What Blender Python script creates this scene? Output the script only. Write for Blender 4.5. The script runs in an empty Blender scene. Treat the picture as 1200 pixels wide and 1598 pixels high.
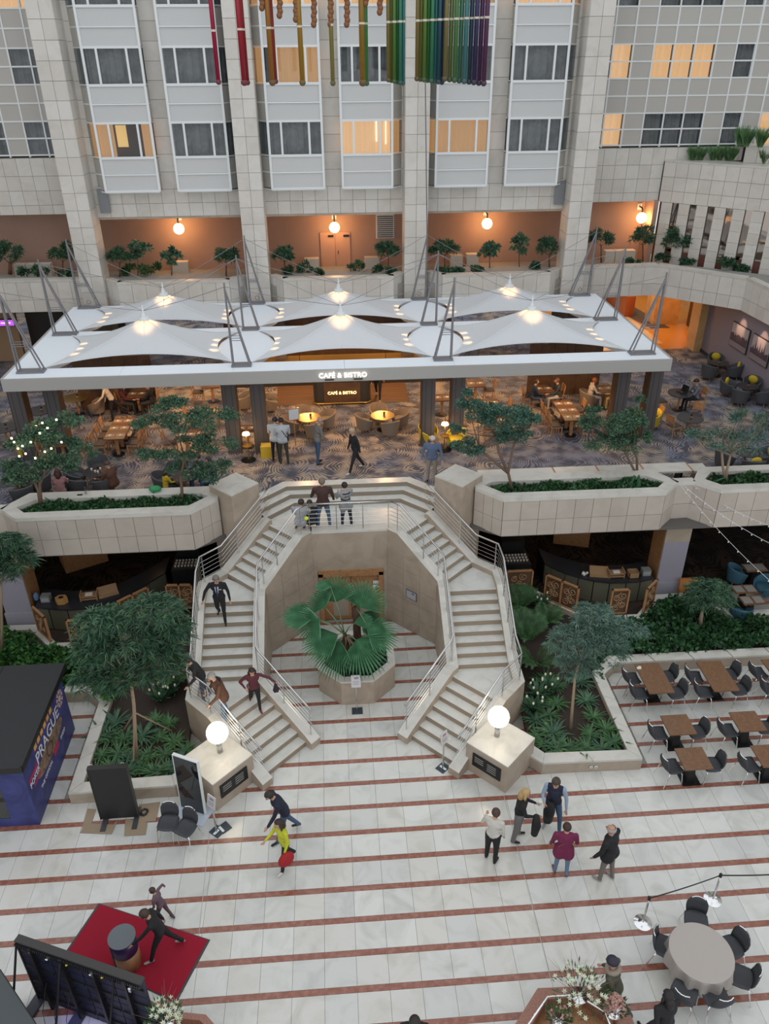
import bpy, bmesh, math, random
import numpy as np
from mathutils import Vector, Matrix, Euler
random.seed(7)
PI = math.pi
SC = bpy.context.scene
COL = SC.collection

# ---------------------------------------------------------------- camera
CAM_H = 16.0
F_PX, PITCH, YAW, ROLL = 1225.6, 0.52883, 0.066458, -0.007499
fw = Vector((math.sin(YAW)*math.cos(PITCH), math.cos(YAW)*math.cos(PITCH), -math.sin(PITCH)))
rt0 = Vector((math.cos(YAW), -math.sin(YAW), 0)); up0 = rt0.cross(fw)
rt = rt0*math.cos(ROLL) + up0*math.sin(ROLL); up = up0*math.cos(ROLL) - rt0*math.sin(ROLL)
cam = bpy.data.cameras.new('camera'); cam.sensor_fit = 'HORIZONTAL'; cam.sensor_width = 36.0
cam.lens = F_PX/1200*36.0; cam.clip_end = 300
co = bpy.data.objects.new('camera', cam); COL.objects.link(co)
M = Matrix((rt, up, -fw)).transposed().to_4x4(); M.translation = Vector((0, 0, CAM_H)); co.matrix_world = M
SC.camera = co
SC.view_settings.view_transform = 'Standard'; SC.view_settings.look = 'None'
SC.view_settings.exposure = 0.0; SC.view_settings.gamma = 1.0; SC.view_settings.use_curve_mapping = False

# ---------------------------------------------------------------- daylight through the glass roof
W = bpy.data.worlds.new('sky'); SC.world = W; W.use_nodes = True
nt = W.node_tree; bg = nt.nodes['Background']
tc = nt.nodes.new('ShaderNodeTexCoord'); sx = nt.nodes.new('ShaderNodeSeparateXYZ'); rp = nt.nodes.new('ShaderNodeValToRGB')
nt.links.new(tc.outputs['Generated'], sx.inputs[0]); nt.links.new(sx.outputs['Z'], rp.inputs[0]); nt.links.new(rp.outputs[0], bg.inputs[0])
rp.color_ramp.elements[0].color = (0.88, 0.90, 0.94, 1); rp.color_ramp.elements[0].position = 0.0
rp.color_ramp.elements[1].color = (0.92, 0.96, 1.0, 1); rp.color_ramp.elements[1].position = 0.9
bg.inputs[1].default_value = 1.14

def ray(px, py):
    return rt*((px-600)/F_PX) + up*(-(py-799)/F_PX) + fw
def P(px, py, z):
    "the point at height z seen at that pixel of the photograph"
    d = ray(px, py); return Vector((0, 0, CAM_H)) + d*((z-CAM_H)/d.z)
def PY(px, py, Y):
    d = ray(px, py); return Vector((0, 0, CAM_H)) + d*(Y/d.y)
ZC = 3.733          # carpet level
X0 = 0.28           # axis of the staircase
R_ = ZC/25

# ---------------------------------------------------------------- materials
def _n(m, t): return m.node_tree.nodes.new(t)
def mat(name, col, rough=0.6, metal=0.0, noise=None, bump=0.0, emit=None, spec=None, alpha=None, trans=None, bscale=40, coat=0):
    m = bpy.data.materials.new(name); m.use_nodes = True
    b = m.node_tree.nodes['Principled BSDF']; L = m.node_tree.links
    b.inputs['Base Color'].default_value = (*col, 1); b.inputs['Roughness'].default_value = rough; b.inputs['Metallic'].default_value = metal
    if spec is not None: b.inputs['Specular IOR Level'].default_value = spec
    if coat: b.inputs['Coat Weight'].default_value = coat; b.inputs['Coat Roughness'].default_value = .05
    if trans: b.inputs['Transmission Weight'].default_value = trans
    if alpha is not None: b.inputs['Alpha'].default_value = alpha
    if emit: b.inputs['Emission Color'].default_value = (*emit[0], 1); b.inputs['Emission Strength'].default_value = emit[1]
    if noise or bump:
        t = _n(m, 'ShaderNodeTexCoord')
    if noise:   # (scale, colour2, lo, hi, distortion)
        sc, c2, lo, hi, ds = noise
        n = _n(m, 'ShaderNodeTexNoise'); n.inputs['Scale'].default_value = sc; n.inputs['Detail'].default_value = 5; n.inputs['Distortion'].default_value = ds
        r = _n(m, 'ShaderNodeValToRGB'); r.color_ramp.elements[0].position = lo; r.color_ramp.elements[1].position = hi
        r.color_ramp.elements[0].color = (*col, 1); r.color_ramp.elements[1].color = (*c2, 1)
        L.new(t.outputs['Object'], n.inputs['Vector']); L.new(n.outputs['Fac'], r.inputs[0]); L.new(r.outputs[0], b.inputs['Base Color'])
    if bump:
        n2 = _n(m, 'ShaderNodeTexNoise'); n2.inputs['Scale'].default_value = bscale
        bp = _n(m, 'ShaderNodeBump'); bp.inputs['Strength'].default_value = bump; bp.inputs['Distance'].default_value = .02
        L.new(t.outputs['Object'], n2.inputs['Vector']); L.new(n2.outputs['Fac'], bp.inputs['Height']); L.new(bp.outputs[0], b.inputs['Normal'])
    return m
def world_coords(m):
    "use world position (instances sit in different places)"
    for n in m.node_tree.nodes:
        if n.type == 'TEX_COORD':
            g = _n(m, 'ShaderNodeNewGeometry')
            for l in list(m.node_tree.links):
                if l.from_node == n: m.node_tree.links.new(g.outputs['Position'], l.to_socket)
    return m
marble = [world_coords(mat('marble_%d' % i, c, .17, 0, (1.1, c2, .45, .78, 2.2), spec=.5)) for i, (c, c2) in enumerate([
    ((.60, .60, .565), (.46, .465, .43)), ((.635, .635, .60), (.51, .51, .47)), ((.565, .57, .54), (.45, .455, .43)), ((.60, .585, .545), (.48, .46, .41))])]
granite = world_coords(mat('red_granite', (.24, .085, .055), .2, 0, (9, (.33, .15, .11), .4, .7, 0)))
grout = mat('grout', (.3, .3, .28), .8)
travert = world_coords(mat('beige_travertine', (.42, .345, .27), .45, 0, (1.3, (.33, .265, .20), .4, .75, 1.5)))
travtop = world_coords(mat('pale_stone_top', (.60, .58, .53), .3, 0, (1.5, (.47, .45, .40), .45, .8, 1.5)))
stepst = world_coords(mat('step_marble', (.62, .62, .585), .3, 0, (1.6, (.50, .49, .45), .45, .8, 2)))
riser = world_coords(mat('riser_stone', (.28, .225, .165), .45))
ftile = [world_coords(mat('stone_tile_%d' % i, c, .5, 0, (1.6, c2, .45, .8, 1))) for i, (c, c2) in enumerate([((.64, .61, .56), (.57, .535, .48)), ((.67, .645, .595), (.60, .57, .515)), ((.61, .58, .53), (.54, .51, .46))])]
ptile = [world_coords(mat('planter_tile_%d' % i, c, .5, 0, (1.6, c2, .45, .8, 1))) for i, (c, c2) in enumerate([((.49, .435, .375), (.43, .38, .325)), ((.51, .455, .395), (.45, .40, .34)), ((.47, .415, .36), (.41, .36, .31))])]
joint = mat('dark_joint', (.12, .115, .10), .9)
panelgrey = mat('grey_cladding', (.56, .57, .565), .5)
panelbeige = mat('beige_cladding', (.46, .445, .41), .55)
frame_w = mat('white_frame', (.74, .77, .77), .4)
pink = mat('terracotta_plaster', (.42, .265, .20), .85, noise=(1.2, (.39, .245, .185), .4, .7, 0))
dark = mat('black_board', (.012, .012, .014), .45)
dark2 = mat('dark_panel', (.035, .032, .03), .5)
steel = mat('brushed_steel', (.6, .6, .6), .25, 1.0)
chrome = mat('chrome', (.8, .8, .8), .12, 1.0)
mastm = mat('grey_painted_steel', (.22, .22, .235), .45, .3)
canopyw = mat('white_canopy_board', (.80, .86, .92), .55)
wood = mat('oak', (.42, .22, .10), .45, noise=(6, (.30, .145, .06), .4, .7, 2))
tablew = mat('walnut_tabletop', (.20, .10, .048), .4, noise=(5, (.14, .068, .03), .35, .7, 3))
carvedw = mat('carved_wood', (.30, .18, .09), .5)
woodwall = mat('dark_wood_wall', (.11, .06, .032), .45, noise=(3, (.07, .038, .02), .4, .7, 1))
column_clad = world_coords(mat('column_cladding', (.085, .075, .075), .5))
graych = mat('charcoal_fabric', (.045, .048, .053), .75)
lgray = mat('grey_tub_fabric', (.07, .072, .078), .8, bump=.2)
taupe = mat('taupe_tub_fabric', (.22, .17, .125), .8)
yellow = mat('yellow_fabric', (.55, .40, .03), .8)
cloth = mat('taupe_tablecloth', (.40, .36, .33), .85)
cafetop = mat('dark_oak_top', (.13, .065, .03), .55, noise=(5, (.09, .042, .02), .35, .7, 3), spec=.25)
blackm = mat('black_metal', (.02, .02, .022), .4, .5)
blacktop = mat('black_table_top', (.03, .03, .035), .25)
placemat = mat('placemat', (.24, .19, .15), .8)
napkin = mat('napkin', (.7, .66, .6), .8)
soil = mat('soil', (.035, .024, .018), .95, bump=.6, bscale=25)
bark = mat('bark', (.16, .105, .07), .85, bump=.5, bscale=30)
palebark = mat('pale_bark', (.30, .22, .15), .85)
def leafmat(name, a, b, c):
    m = bpy.data.materials.new(name); m.use_nodes = True; bs = m.node_tree.nodes['Principled BSDF']
    t = _n(m, 'ShaderNodeNewGeometry'); n = _n(m, 'ShaderNodeTexNoise'); n.inputs['Scale'].default_value = 5; n.inputs['Detail'].default_value = 6
    r = _n(m, 'ShaderNodeValToRGB'); r.color_ramp.elements[0].color = (*a, 1); r.color_ramp.elements[1].color = (*b, 1)
    r.color_ramp.elements[0].position = .35; r.color_ramp.elements[1].position = .62
    e = r.color_ramp.elements.new(.78); e.color = (*c, 1)
    m.node_tree.links.new(t.outputs['Position'], n.inputs['Vector']); m.node_tree.links.new(n.outputs['Fac'], r.inputs[0]); m.node_tree.links.new(r.outputs[0], bs.inputs['Base Color'])
    bs.inputs['Roughness'].default_value = .5; bs.inputs['Specular IOR Level'].default_value = .35
    return m
leaf_ficus = leafmat('ficus_leaf', (.045, .10, .06), (.085, .17, .095), (.16, .26, .14))
leaf_long = leafmat('long_leaf', (.028, .072, .042), (.06, .135, .07), (.16, .27, .08))
leaf_grey = leafmat('grey_leaf', (0.061, 0.121, 0.095), (0.115, 0.203, 0.155), (0.189, 0.284, 0.216))
leaf_ivy = leafmat('ivy_leaf', (.015, .055, .022), (.04, .12, .04), (.11, .26, .055))
leaf_fern = leafmat('fern_leaf', (.03, .08, .03), (.065, .155, .055), (.13, .25, .07))
leaf_palm = leafmat('palm_leaf', (.06, .17, .085), (.09, .25, .125), (.14, .32, .17))
leaf_dry = leafmat('dry_leaf', (.22, .16, .09), (.30, .22, .12), (.14, .20, .08))
cushion = mat('mustard_cushion', (.50, .36, .02), .85)
globe = mat('lit_globe', (1, .95, .85), .4, emit=((1.0, .86, .66), 5.5))
globe2 = mat('lit_wall_globe', (1, .8, .5), .4, emit=((1.0, .62, .26), 9))
bulb = mat('lit_bulb', (1, .8, .5), .4, emit=((1.0, .72, .4), 14))
neon = mat('sign_letters', (1, 1, 1), .4, emit=((1, .90, .80), 1.5))
goldsign = mat('gold_letters', (1, .8, .4), .4, emit=((1, .78, .35), 2.5))
curtain = mat('grey_curtain', (.46, .44, .41), .9, noise=(2.5, (.27, .26, .245), .35, .7, 1))
curt_lit = mat('lit_curtain', (.45, .3, .15), .9, emit=((1.0, .50, .20), .55), noise=(2, (.5, .33, .16), .3, .7, 0))
curt_lit2 = mat('bright_lit_curtain', (.5, .35, .2), .9, emit=((1.0, .55, .25), 1.0))
strip_l = mat('lit_strip', (1, .8, .5), .4, emit=((1, .75, .42), 4))
skins = [mat('skin_%d' % i, c, .55) for i, c in enumerate([(.52, .30, .21), (.45, .25, .17), (.36, .19, .12)])]
def glassmat(name, tint, f):
    m = bpy.data.materials.new(name); m.use_nodes = True; N = m.node_tree.nodes; L = m.node_tree.links
    N.remove(N['Principled BSDF']); o = N['Material Output']
    t = N.new('ShaderNodeBsdfTransparent'); t.inputs[0].default_value = (*tint, 1); g = N.new('ShaderNodeBsdfGlossy'); g.inputs['Roughness'].default_value = .03
    x = N.new('ShaderNodeMixShader'); fr = N.new('ShaderNodeLayerWeight'); pw = N.new('ShaderNodeMath'); pw.operation = 'POWER'; pw.inputs[1].default_value = 4; L.new(fr.outputs['Facing'], pw.inputs[0])
    mm = N.new('ShaderNodeMath'); mm.operation = 'MULTIPLY_ADD'; mm.inputs[1].default_value = .8; mm.inputs[2].default_value = f
    L.new(pw.outputs[0], mm.inputs[0]); L.new(mm.outputs[0], x.inputs[0]); L.new(t.outputs[0], x.inputs[1]); L.new(g.outputs[0], x.inputs[2]); L.new(x.outputs[0], o.inputs[0])
    return m
glass = glassmat('window_glass', (.75, .78, .8), .04)
mirror = mat('mirror', (.33, .28, .24), .04, 1.0)
screenm = mat('glossy_screen', (.01, .012, .015), .06, spec=.8)
# tent membrane: diffuse + translucent
tent = bpy.data.materials.new('tent_fabric'); tent.use_nodes = True
_N = tent.node_tree.nodes; _L = tent.node_tree.links; _N.remove(_N['Principled BSDF'])
_d = _N.new('ShaderNodeBsdfDiffuse'); _d.inputs[0].default_value = (.66, .70, .73, 1); _t = _N.new('ShaderNodeBsdfTranslucent'); _t.inputs[0].default_value = (.9, .88, .84, 1)
_x = _N.new('ShaderNodeMixShader'); _x.inputs[0].default_value = .13; _L.new(_d.outputs[0], _x.inputs[1]); _L.new(_t.outputs[0], _x.inputs[2]); _L.new(_x.outputs[0], _N['Material Output'].inputs[0])
# patterned carpet: rings round scattered centres
def carpetmat(name, dk, li, li2, fr, sc):
    m = bpy.data.materials.new(name); m.use_nodes = True; N = m.node_tree.nodes; L = m.node_tree.links; b = N['Principled BSDF']
    g = N.new('ShaderNodeNewGeometry'); nz = N.new('ShaderNodeTexNoise'); nz.inputs['Scale'].default_value = .9
    mx = N.new('ShaderNodeVectorMath'); mx.operation = 'MULTIPLY_ADD'; mx.inputs[1].default_value = (1.1, 1.1, 0)
    L.new(g.outputs['Position'], nz.inputs['Vector']); L.new(nz.outputs['Color'], mx.inputs[0]); L.new(g.outputs['Position'], mx.inputs[2])
    v = N.new('ShaderNodeTexVoronoi'); v.voronoi_dimensions = '2D'; v.inputs['Scale'].default_value = sc; L.new(mx.outputs[0], v.inputs['Vector'])
    s = N.new('ShaderNodeMath'); s.operation = 'MULTIPLY'; s.inputs[1].default_value = fr; L.new(v.outputs['Distance'], s.inputs[0])
    s2 = N.new('ShaderNodeMath'); s2.operation = 'SINE'; L.new(s.outputs[0], s2.inputs[0])
    n2 = N.new('ShaderNodeTexNoise'); n2.inputs['Scale'].default_value = 2.2; n2.inputs['Detail'].default_value = 5; L.new(g.outputs['Position'], n2.inputs['Vector'])
    a = N.new('ShaderNodeMath'); a.operation = 'MULTIPLY_ADD'; a.inputs[1].default_value = 9.0; L.new(n2.outputs['Fac'], a.inputs[0]); L.new(s2.outputs[0], a.inputs[2])
    r = N.new('ShaderNodeValToRGB'); r.color_ramp.elements[0].position = .42; r.color_ramp.elements[1].position = .60
    dv = N.new('ShaderNodeMath'); dv.operation = 'MULTIPLY_ADD'; dv.inputs[1].default_value = .12; dv.inputs[2].default_value = -.02; L.new(a.outputs[0], dv.inputs[0]); L.new(dv.outputs[0], r.inputs[0])
    r.color_ramp.elements[0].color = (*dk, 1)
    n3 = N.new('ShaderNodeTexNoise'); n3.inputs['Scale'].default_value = .7; L.new(g.outputs['Position'], n3.inputs['Vector'])
    r3 = N.new('ShaderNodeValToRGB'); r3.color_ramp.elements[0].color = (*li, 1); r3.color_ramp.elements[1].color = (*li2, 1); r3.color_ramp.elements[0].position = .42; r3.color_ramp.elements[1].position = .58
    L.new(n3.outputs['Fac'], r3.inputs[0])
    m2 = N.new('ShaderNodeMixRGB'); L.new(r.outputs['Color'], m2.inputs[0]); m2.inputs[1].default_value = (*dk, 1); L.new(r3.outputs[0], m2.inputs[2])
    r.color_ramp.elements[0].color = (0, 0, 0, 1); r.color_ramp.elements[1].color = (1, 1, 1, 1)
    L.new(m2.outputs[0], b.inputs['Base Color']); b.inputs['Roughness'].default_value = .95; b.inputs['Specular IOR Level'].default_value = .1
    return m
carpet = carpetmat('ring_carpet', (.085, .085, .11), (.37, .305, .24), (.20, .21, .26), 100, .62)
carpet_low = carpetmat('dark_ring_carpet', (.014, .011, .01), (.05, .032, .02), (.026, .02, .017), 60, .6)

# ---------------------------------------------------------------- mesh helpers
class MB:
    def __init__(s): s.v = []; s.f = []; s.m = []
    def add(s, vs, fs, mi=0):
        o = len(s.v); s.v += [tuple(v) for v in vs]; s.f += [tuple(i+o for i in f) for f in fs]; s.m += [mi]*len(fs); return s
    def box(s, x0, x1, y0, y1, z0, z1, mi=0, M=None):
        vs = [Vector(p) for p in ((x0,y0,z0),(x1,y0,z0),(x1,y1,z0),(x0,y1,z0),(x0,y0,z1),(x1,y0,z1),(x1,y1,z1),(x0,y1,z1))]
        if M: vs = [M @ v for v in vs]
        return s.add(vs, [(3,2,1,0),(4,5,6,7),(0,1,5,4),(1,2,6,5),(2,3,7,6),(3,0,4,7)], mi)
    def prism(s, poly, z0, z1, mi=0, top=None):
        n = len(poly); A = sum(poly[i][0]*poly[(i+1)%n][1]-poly[(i+1)%n][0]*poly[i][1] for i in range(n))
        if A < 0: poly = poly[::-1]
        vs = [(p[0], p[1], z0) for p in poly] + [(p[0], p[1], z1) for p in poly]
        s.add(vs, [tuple(range(n))[::-1]] + [(i, (i+1)%n, n+(i+1)%n, n+i) for i in range(n)], mi)
        s.f.append(tuple(len(s.v)-n+i for i in range(n))); s.m.append(mi if top is None else top); return s
    def tube(s, pts, r, n=6, mi=0, cap=True, closed=False):
        pts = [Vector(p) for p in pts]; k = len(pts); rr = r if isinstance(r, (list, tuple)) else [r]*k; o = len(s.v)
        a = None
        for i, p in enumerate(pts):
            t = (pts[(i+1) % k]-pts[i-1]) if closed else (pts[min(i+1, k-1)]-pts[max(i-1, 0)])
            if t.length < 1e-9: t = Vector((0, 0, 1))
            t.normalize()
            if a is None: a = t.cross(Vector((0, 0, 1)) if abs(t.z) < .9 else Vector((1, 0, 0))).normalized()
            else:
                a = a - t*a.dot(t)
                a = a.normalized() if a.length > 1e-6 else t.orthogonal().normalized()
            b = t.cross(a)
            s.v += [tuple(p + (a*math.cos(2*PI*j/n) + b*math.sin(2*PI*j/n))*rr[i]) for j in range(n)]
        for i in range(k if closed else k-1):
            for j in range(n):
                i2 = (i+1) % k
                s.f.append((o+i*n+j, o+i*n+(j+1)%n, o+i2*n+(j+1)%n, o+i2*n+j)); s.m.append(mi)
        if cap and not closed:
            s.f.append(tuple(o+j for j in range(n))[::-1]); s.m.append(mi); s.f.append(tuple(o+(k-1)*n+j for j in range(n))); s.m.append(mi)
        return s
    def lathe(s, prof, c=(0, 0, 0), n=16, mi=0):
        o = len(s.v); k = len(prof)
        for r, z in prof: s.v += [(c[0]+r*math.cos(2*PI*j/n), c[1]+r*math.sin(2*PI*j/n), c[2]+z) for j in range(n)]
        for i in range(k-1):
            for j in range(n): s.f.append((o+i*n+j, o+i*n+(j+1)%n, o+(i+1)*n+(j+1)%n, o+(i+1)*n+j)); s.m.append(mi)
        s.f.append(tuple(o+j for j in range(n))[::-1]); s.m.append(mi); s.f.append(tuple(o+(k-1)*n+j for j in range(n))); s.m.append(mi); return s
    def ell(s, c, r, n=10, k=6, mi=0, M=None):
        c = Vector(c); r = (r, r, r) if not isinstance(r, (tuple, list)) else r; vs = []; fs = []
        for i in range(1, k):
            th = PI*i/k
            for j in range(n):
                v = Vector((r[0]*math.sin(th)*math.cos(2*PI*j/n), r[1]*math.sin(th)*math.sin(2*PI*j/n), r[2]*math.cos(th))); vs.append(c+(M@v if M else v))
        for sg in (1, -1):
            v = Vector((0, 0, r[2]*sg)); vs.append(c+(M@v if M else v))
        T = len(vs)-2
        for i in range(k-2):
            for j in range(n): fs.append((i*n+j, (i+1)*n+j, (i+1)*n+(j+1)%n, i*n+(j+1)%n))
        for j in range(n): fs.append((T, j, (j+1)%n)); fs.append((T+1, (k-2)*n+(j+1)%n, (k-2)*n+j))
        return s.add(vs, fs, mi)
    def quadwall(s, pts, mi=0, topm=None):
        "pts: (a, b, z0, z1) footprints a/b on both sides of a wall that runs along the list"
        o = len(s.v)
        for a, b, z0, z1 in pts: s.v += [(a[0], a[1], z0), (b[0], b[1], z0), (b[0], b[1], z1), (a[0], a[1], z1)]
        for i in range(len(pts)-1):
            p = o+4*i; q = p+4
            for j, (x, y) in enumerate(((0, 1), (1, 2), (2, 3), (3, 0))): s.f.append((p+x, p+y, q+y, q+x)); s.m.append(topm if (j == 2 and topm is not None) else mi)
        s.f.append((o+3, o+2, o+1, o)); s.m.append(mi); q = o+4*(len(pts)-1); s.f.append((q, q+1, q+2, q+3)); s.m.append(mi); return s
    def mesh(s, name, mats, smooth=False):
        me = bpy.data.meshes.new(name); me.from_pydata(s.v, [], s.f)
        for m in (mats if isinstance(mats, (list, tuple)) else [mats]): me.materials.append(m)
        me.polygons.foreach_set('material_index', s.m)
        if smooth: me.polygons.foreach_set('use_smooth', [True]*len(s.f))
        me.update(); return me
def link(name, data, parent=None, loc=(0, 0, 0), rz=0.0):
    o = bpy.data.objects.new(name, data); COL.objects.link(o); o.location = loc; o.rotation_euler = (0, 0, rz)
    if parent is not None: o.parent = parent
    return o
def obj(name, mb, mats, parent=None, loc=(0, 0, 0), rz=0.0, smooth=False, fix=True):
    me = mb.mesh(name, mats, smooth)
    if fix:
        bm = bmesh.new(); bm.from_mesh(me); bmesh.ops.recalc_face_normals(bm, faces=bm.faces); bm.to_mesh(me); bm.free()
    return link(name, me, parent, loc, rz)
def tag(o, label=None, cat=None, group=None, kind=None):
    if label: o['label'] = label
    if cat: o['category'] = cat
    if group: o['group'] = group
    if kind: o['kind'] = kind
    return o
def thing(name, label, cat, loc=(0, 0, 0), rz=0.0, group=None, kind=None):
    return tag(link(name, None, None, loc, rz), label, cat, group, kind)
def dup(root, loc, rz=0.0, label=None, group=None, scale=None):
    r = root.copy(); COL.objects.link(r); r.location = loc; r.rotation_euler = (0, 0, rz)
    if scale: r.scale = (scale,)*3
    if label: r['label'] = label
    if group: r['group'] = group
    for ch in list(root.children):
        c = ch.copy(); COL.objects.link(c); c.parent = r
        for g in ch.children:
            d = g.copy(); COL.objects.link(d); d.parent = c
    return r
def struct(name, label=None, cat=None):
    o = link(name, None); o['kind'] = 'structure'
    if label: o['label'] = label
    if cat: o['category'] = cat
    return o
def text(name, body, size, m, parent, M, ext=.01, align='CENTER'):
    cu = bpy.data.curves.new(name, 'FONT'); cu.body = body; cu.size = size; cu.extrude = ext; cu.align_x = align; cu.align_y = 'CENTER'; cu.resolution_u = 3
    cu.materials.append(m); o = bpy.data.objects.new(name, cu); COL.objects.link(o)
    bpy.context.view_layer.update()
    me = bpy.data.meshes.new_from_object(o.evaluated_get(bpy.context.evaluated_depsgraph_get())); bpy.data.objects.remove(o); me.name = name
    o = link(name, me, parent); o.matrix_local = M; return o
def frameM(origin, xdir, ydir):
    x = Vector(xdir).normalized(); y = Vector(ydir).normalized(); z = x.cross(y)
    m = Matrix((x, y, z)).transposed().to_4x4(); m.translation = Vector(origin); return m
_tiles = {}
def tile_mesh(w, h, t, m, name='tile'):
    "a tile in its own x (width) z (height) plane, thickness t toward -y"
    k = (round(w, 3), round(h, 3), round(t, 3), m.name, name)
    if k not in _tiles: _tiles[k] = MB().box(0, w, -t, 0, 0, h).mesh(name, m)
    return _tiles[k]
def tile_wall(parent, a, b, rows, ncol, mats=None, t=.02, gap=.012, name='tile', off=0.0):
    "cladding tiles along the line a->b (plan), rows = [(z0, z1), ...]"
    mats = mats or ftile; a = Vector((a[0], a[1])); b = Vector((b[0], b[1])); d = b-a; L = d.length; w = L/ncol; rz = math.atan2(d.y, d.x)
    for i in range(ncol):
        p = a + d*(i/ncol)
        for (z0, z1) in rows:
            link(name, tile_mesh(w-gap, z1-z0-gap, t, random.choice(mats), name), parent, (p.x+math.cos(rz)*gap/2, p.y+math.sin(rz)*gap/2, z0+gap/2), rz)
# ================================================================ ground floor
def inpoly(x, y, poly):
    c = False; n = len(poly)
    for i in range(n):
        (x1, y1), (x2, y2) = poly[i], poly[(i+1) % n]
        if (y1 > y) != (y2 > y) and x < (x2-x1)*(y-y1)/(y2-y1)+x1: c = not c
    return c
def S(s, pts): return [(X0+s*p[0], p[1], *p[2:]) for p in pts]
BED = [(3.3, 13.6), (3.95, 14.0), (4.25, 13.72), (6.9, 13.65), (7.17, 13.65), (7.17, 16.8), (7.65, 17.25), (19, 17.25), (19, 21.0), (2.6, 21.0), (4.5, 19.5), (4.5, 15.9)]
floor = obj('floor', MB().box(-22, 22, -6, 40, -.3, -.03), grout); floor['kind'] = 'structure'
SY0, SP = 13.035, .7258
palmp = [(-.94+.0, 17.3), (-.45, 16.62), (.5, 16.6), (1.1, 17.2), (1.1, 18.2), (.5, 18.8), (-.5, 18.8)]
TW = .645
cells = []
for k in range(-12, 12):
    ya = SY0 - SP*k - SP + .065; yb = SY0 - SP*k - .065
    for i in range(-26, 30):
        xa = -.03 + i*TW; cx = xa+TW/2; cy = (ya+yb)/2
        dx = ray(0, 0)
        if any(inpoly(cx, cy, S(s, BED)) for s in (1, -1)): continue
        if inpoly(abs(cx-X0), cy, [(2.7, 16.5), (4.4, 15.9), (4.4, 19.2), (3.4, 20.4), (2.6, 19.2)]) or (abs(cx-X0) > 2.6 and cy > 17 and abs(cx-X0) < 4.4): continue
        if cy > 20.4: continue
        # keep what the picture can show
        q = Vector((cx, cy, 0)) - Vector((0, 0, CAM_H)); z = q.dot(fw); u = 600+F_PX*q.dot(rt)/z; v = 799-F_PX*q.dot(up)/z
        vis = -60 < u < 1260 and v < 1680
        cells.append((v if vis else -1, xa, ya, xa+TW, yb))
cells.sort(reverse=True)
fm = {m.name: MB().box(.003, TW-.003, .003, SP-.13-.003, -.03, 0).mesh('tile', m) for m in marble}
fkeys = list(fm.values())
rest = MB()
for n, (v, xa, ya, xb, yb) in enumerate(cells):
    if n < 298: link('tile', random.choice(fkeys), floor, (xa, ya, 0))
    else: rest.box(xa+.003, xb-.003, ya+.003, yb-.003, -.03, 0, random.randrange(4))
tag(obj('tile_field', rest, marble, floor, fix=False), kind='stuff')
for k in range(-12, 12):
    y = SY0 - SP*k
    obj('stripe_tile', MB().box(-17, 19, y-.062, y+.062, -.03, 0.0), granite, floor, fix=False)

# ================================================================ grand staircase
stair = tag(link('staircase', None), 'double flight pale marble staircase with steel handrails curving round the palm planter', 'staircase')
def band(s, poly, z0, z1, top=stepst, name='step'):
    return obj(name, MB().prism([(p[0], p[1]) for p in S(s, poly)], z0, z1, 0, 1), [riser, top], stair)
A = lambda k: (1.43+.2067*(k-1), 15.11+.2067*(k-1))
B = lambda k: (A(k)[0]+1.0, A(k)[1]-1.0)
A2 = lambda k: (2.9-.2067*(k-16), 19.10+.2067*(k-16))
B2 = lambda k: (A2(k)[0]+.83, A2(k)[1]+.83)
ym = lambda k: 16.64+.292*(k-8)
LOW, MID, TOP = 7*R_, 15*R_, 22*R_
def sh(p, k):  # nosing overhang board
    return p
for s in (1, -1):
    for k in range(1, 7):
        a, b, a2, b2 = A(k), B(k), A(k+1), B(k+1); e = .12
        band(s, [a, b, (b2[0]+e, b2[1]+e), (a2[0]+e, a2[1]+e)], max(0, (k-2)*R_), k*R_)
    band(s, [A(7), (2.86, 16.54), (2.86, 16.8), (4.27, 16.8), (4.27, 15.95), B(7)], 5*R_, LOW, name='landing')
    for k in range(8, 15):
        band(s, [(2.86, ym(k)), (4.27, ym(k)), (4.27, ym(k+1)+.12), (2.86, ym(k+1)+.12)], (k-2)*R_, k*R_)
    band(s, [(2.86, 18.69), (4.27, 18.69), (4.27, 19.39), (3.9, 20.0), (3.0, 19.3), (2.86, 19.12)], 13*R_, MID, name='landing')
    for k in range(16, 22):
        a, b, a2, b2 = A2(k), B2(k), A2(k+1), B2(k+1); e = .12
        band(s, [a, b, (b2[0]-e, b2[1]+e), (a2[0]-e, a2[1]+e)], (k-2)*R_, k*R_)
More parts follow.
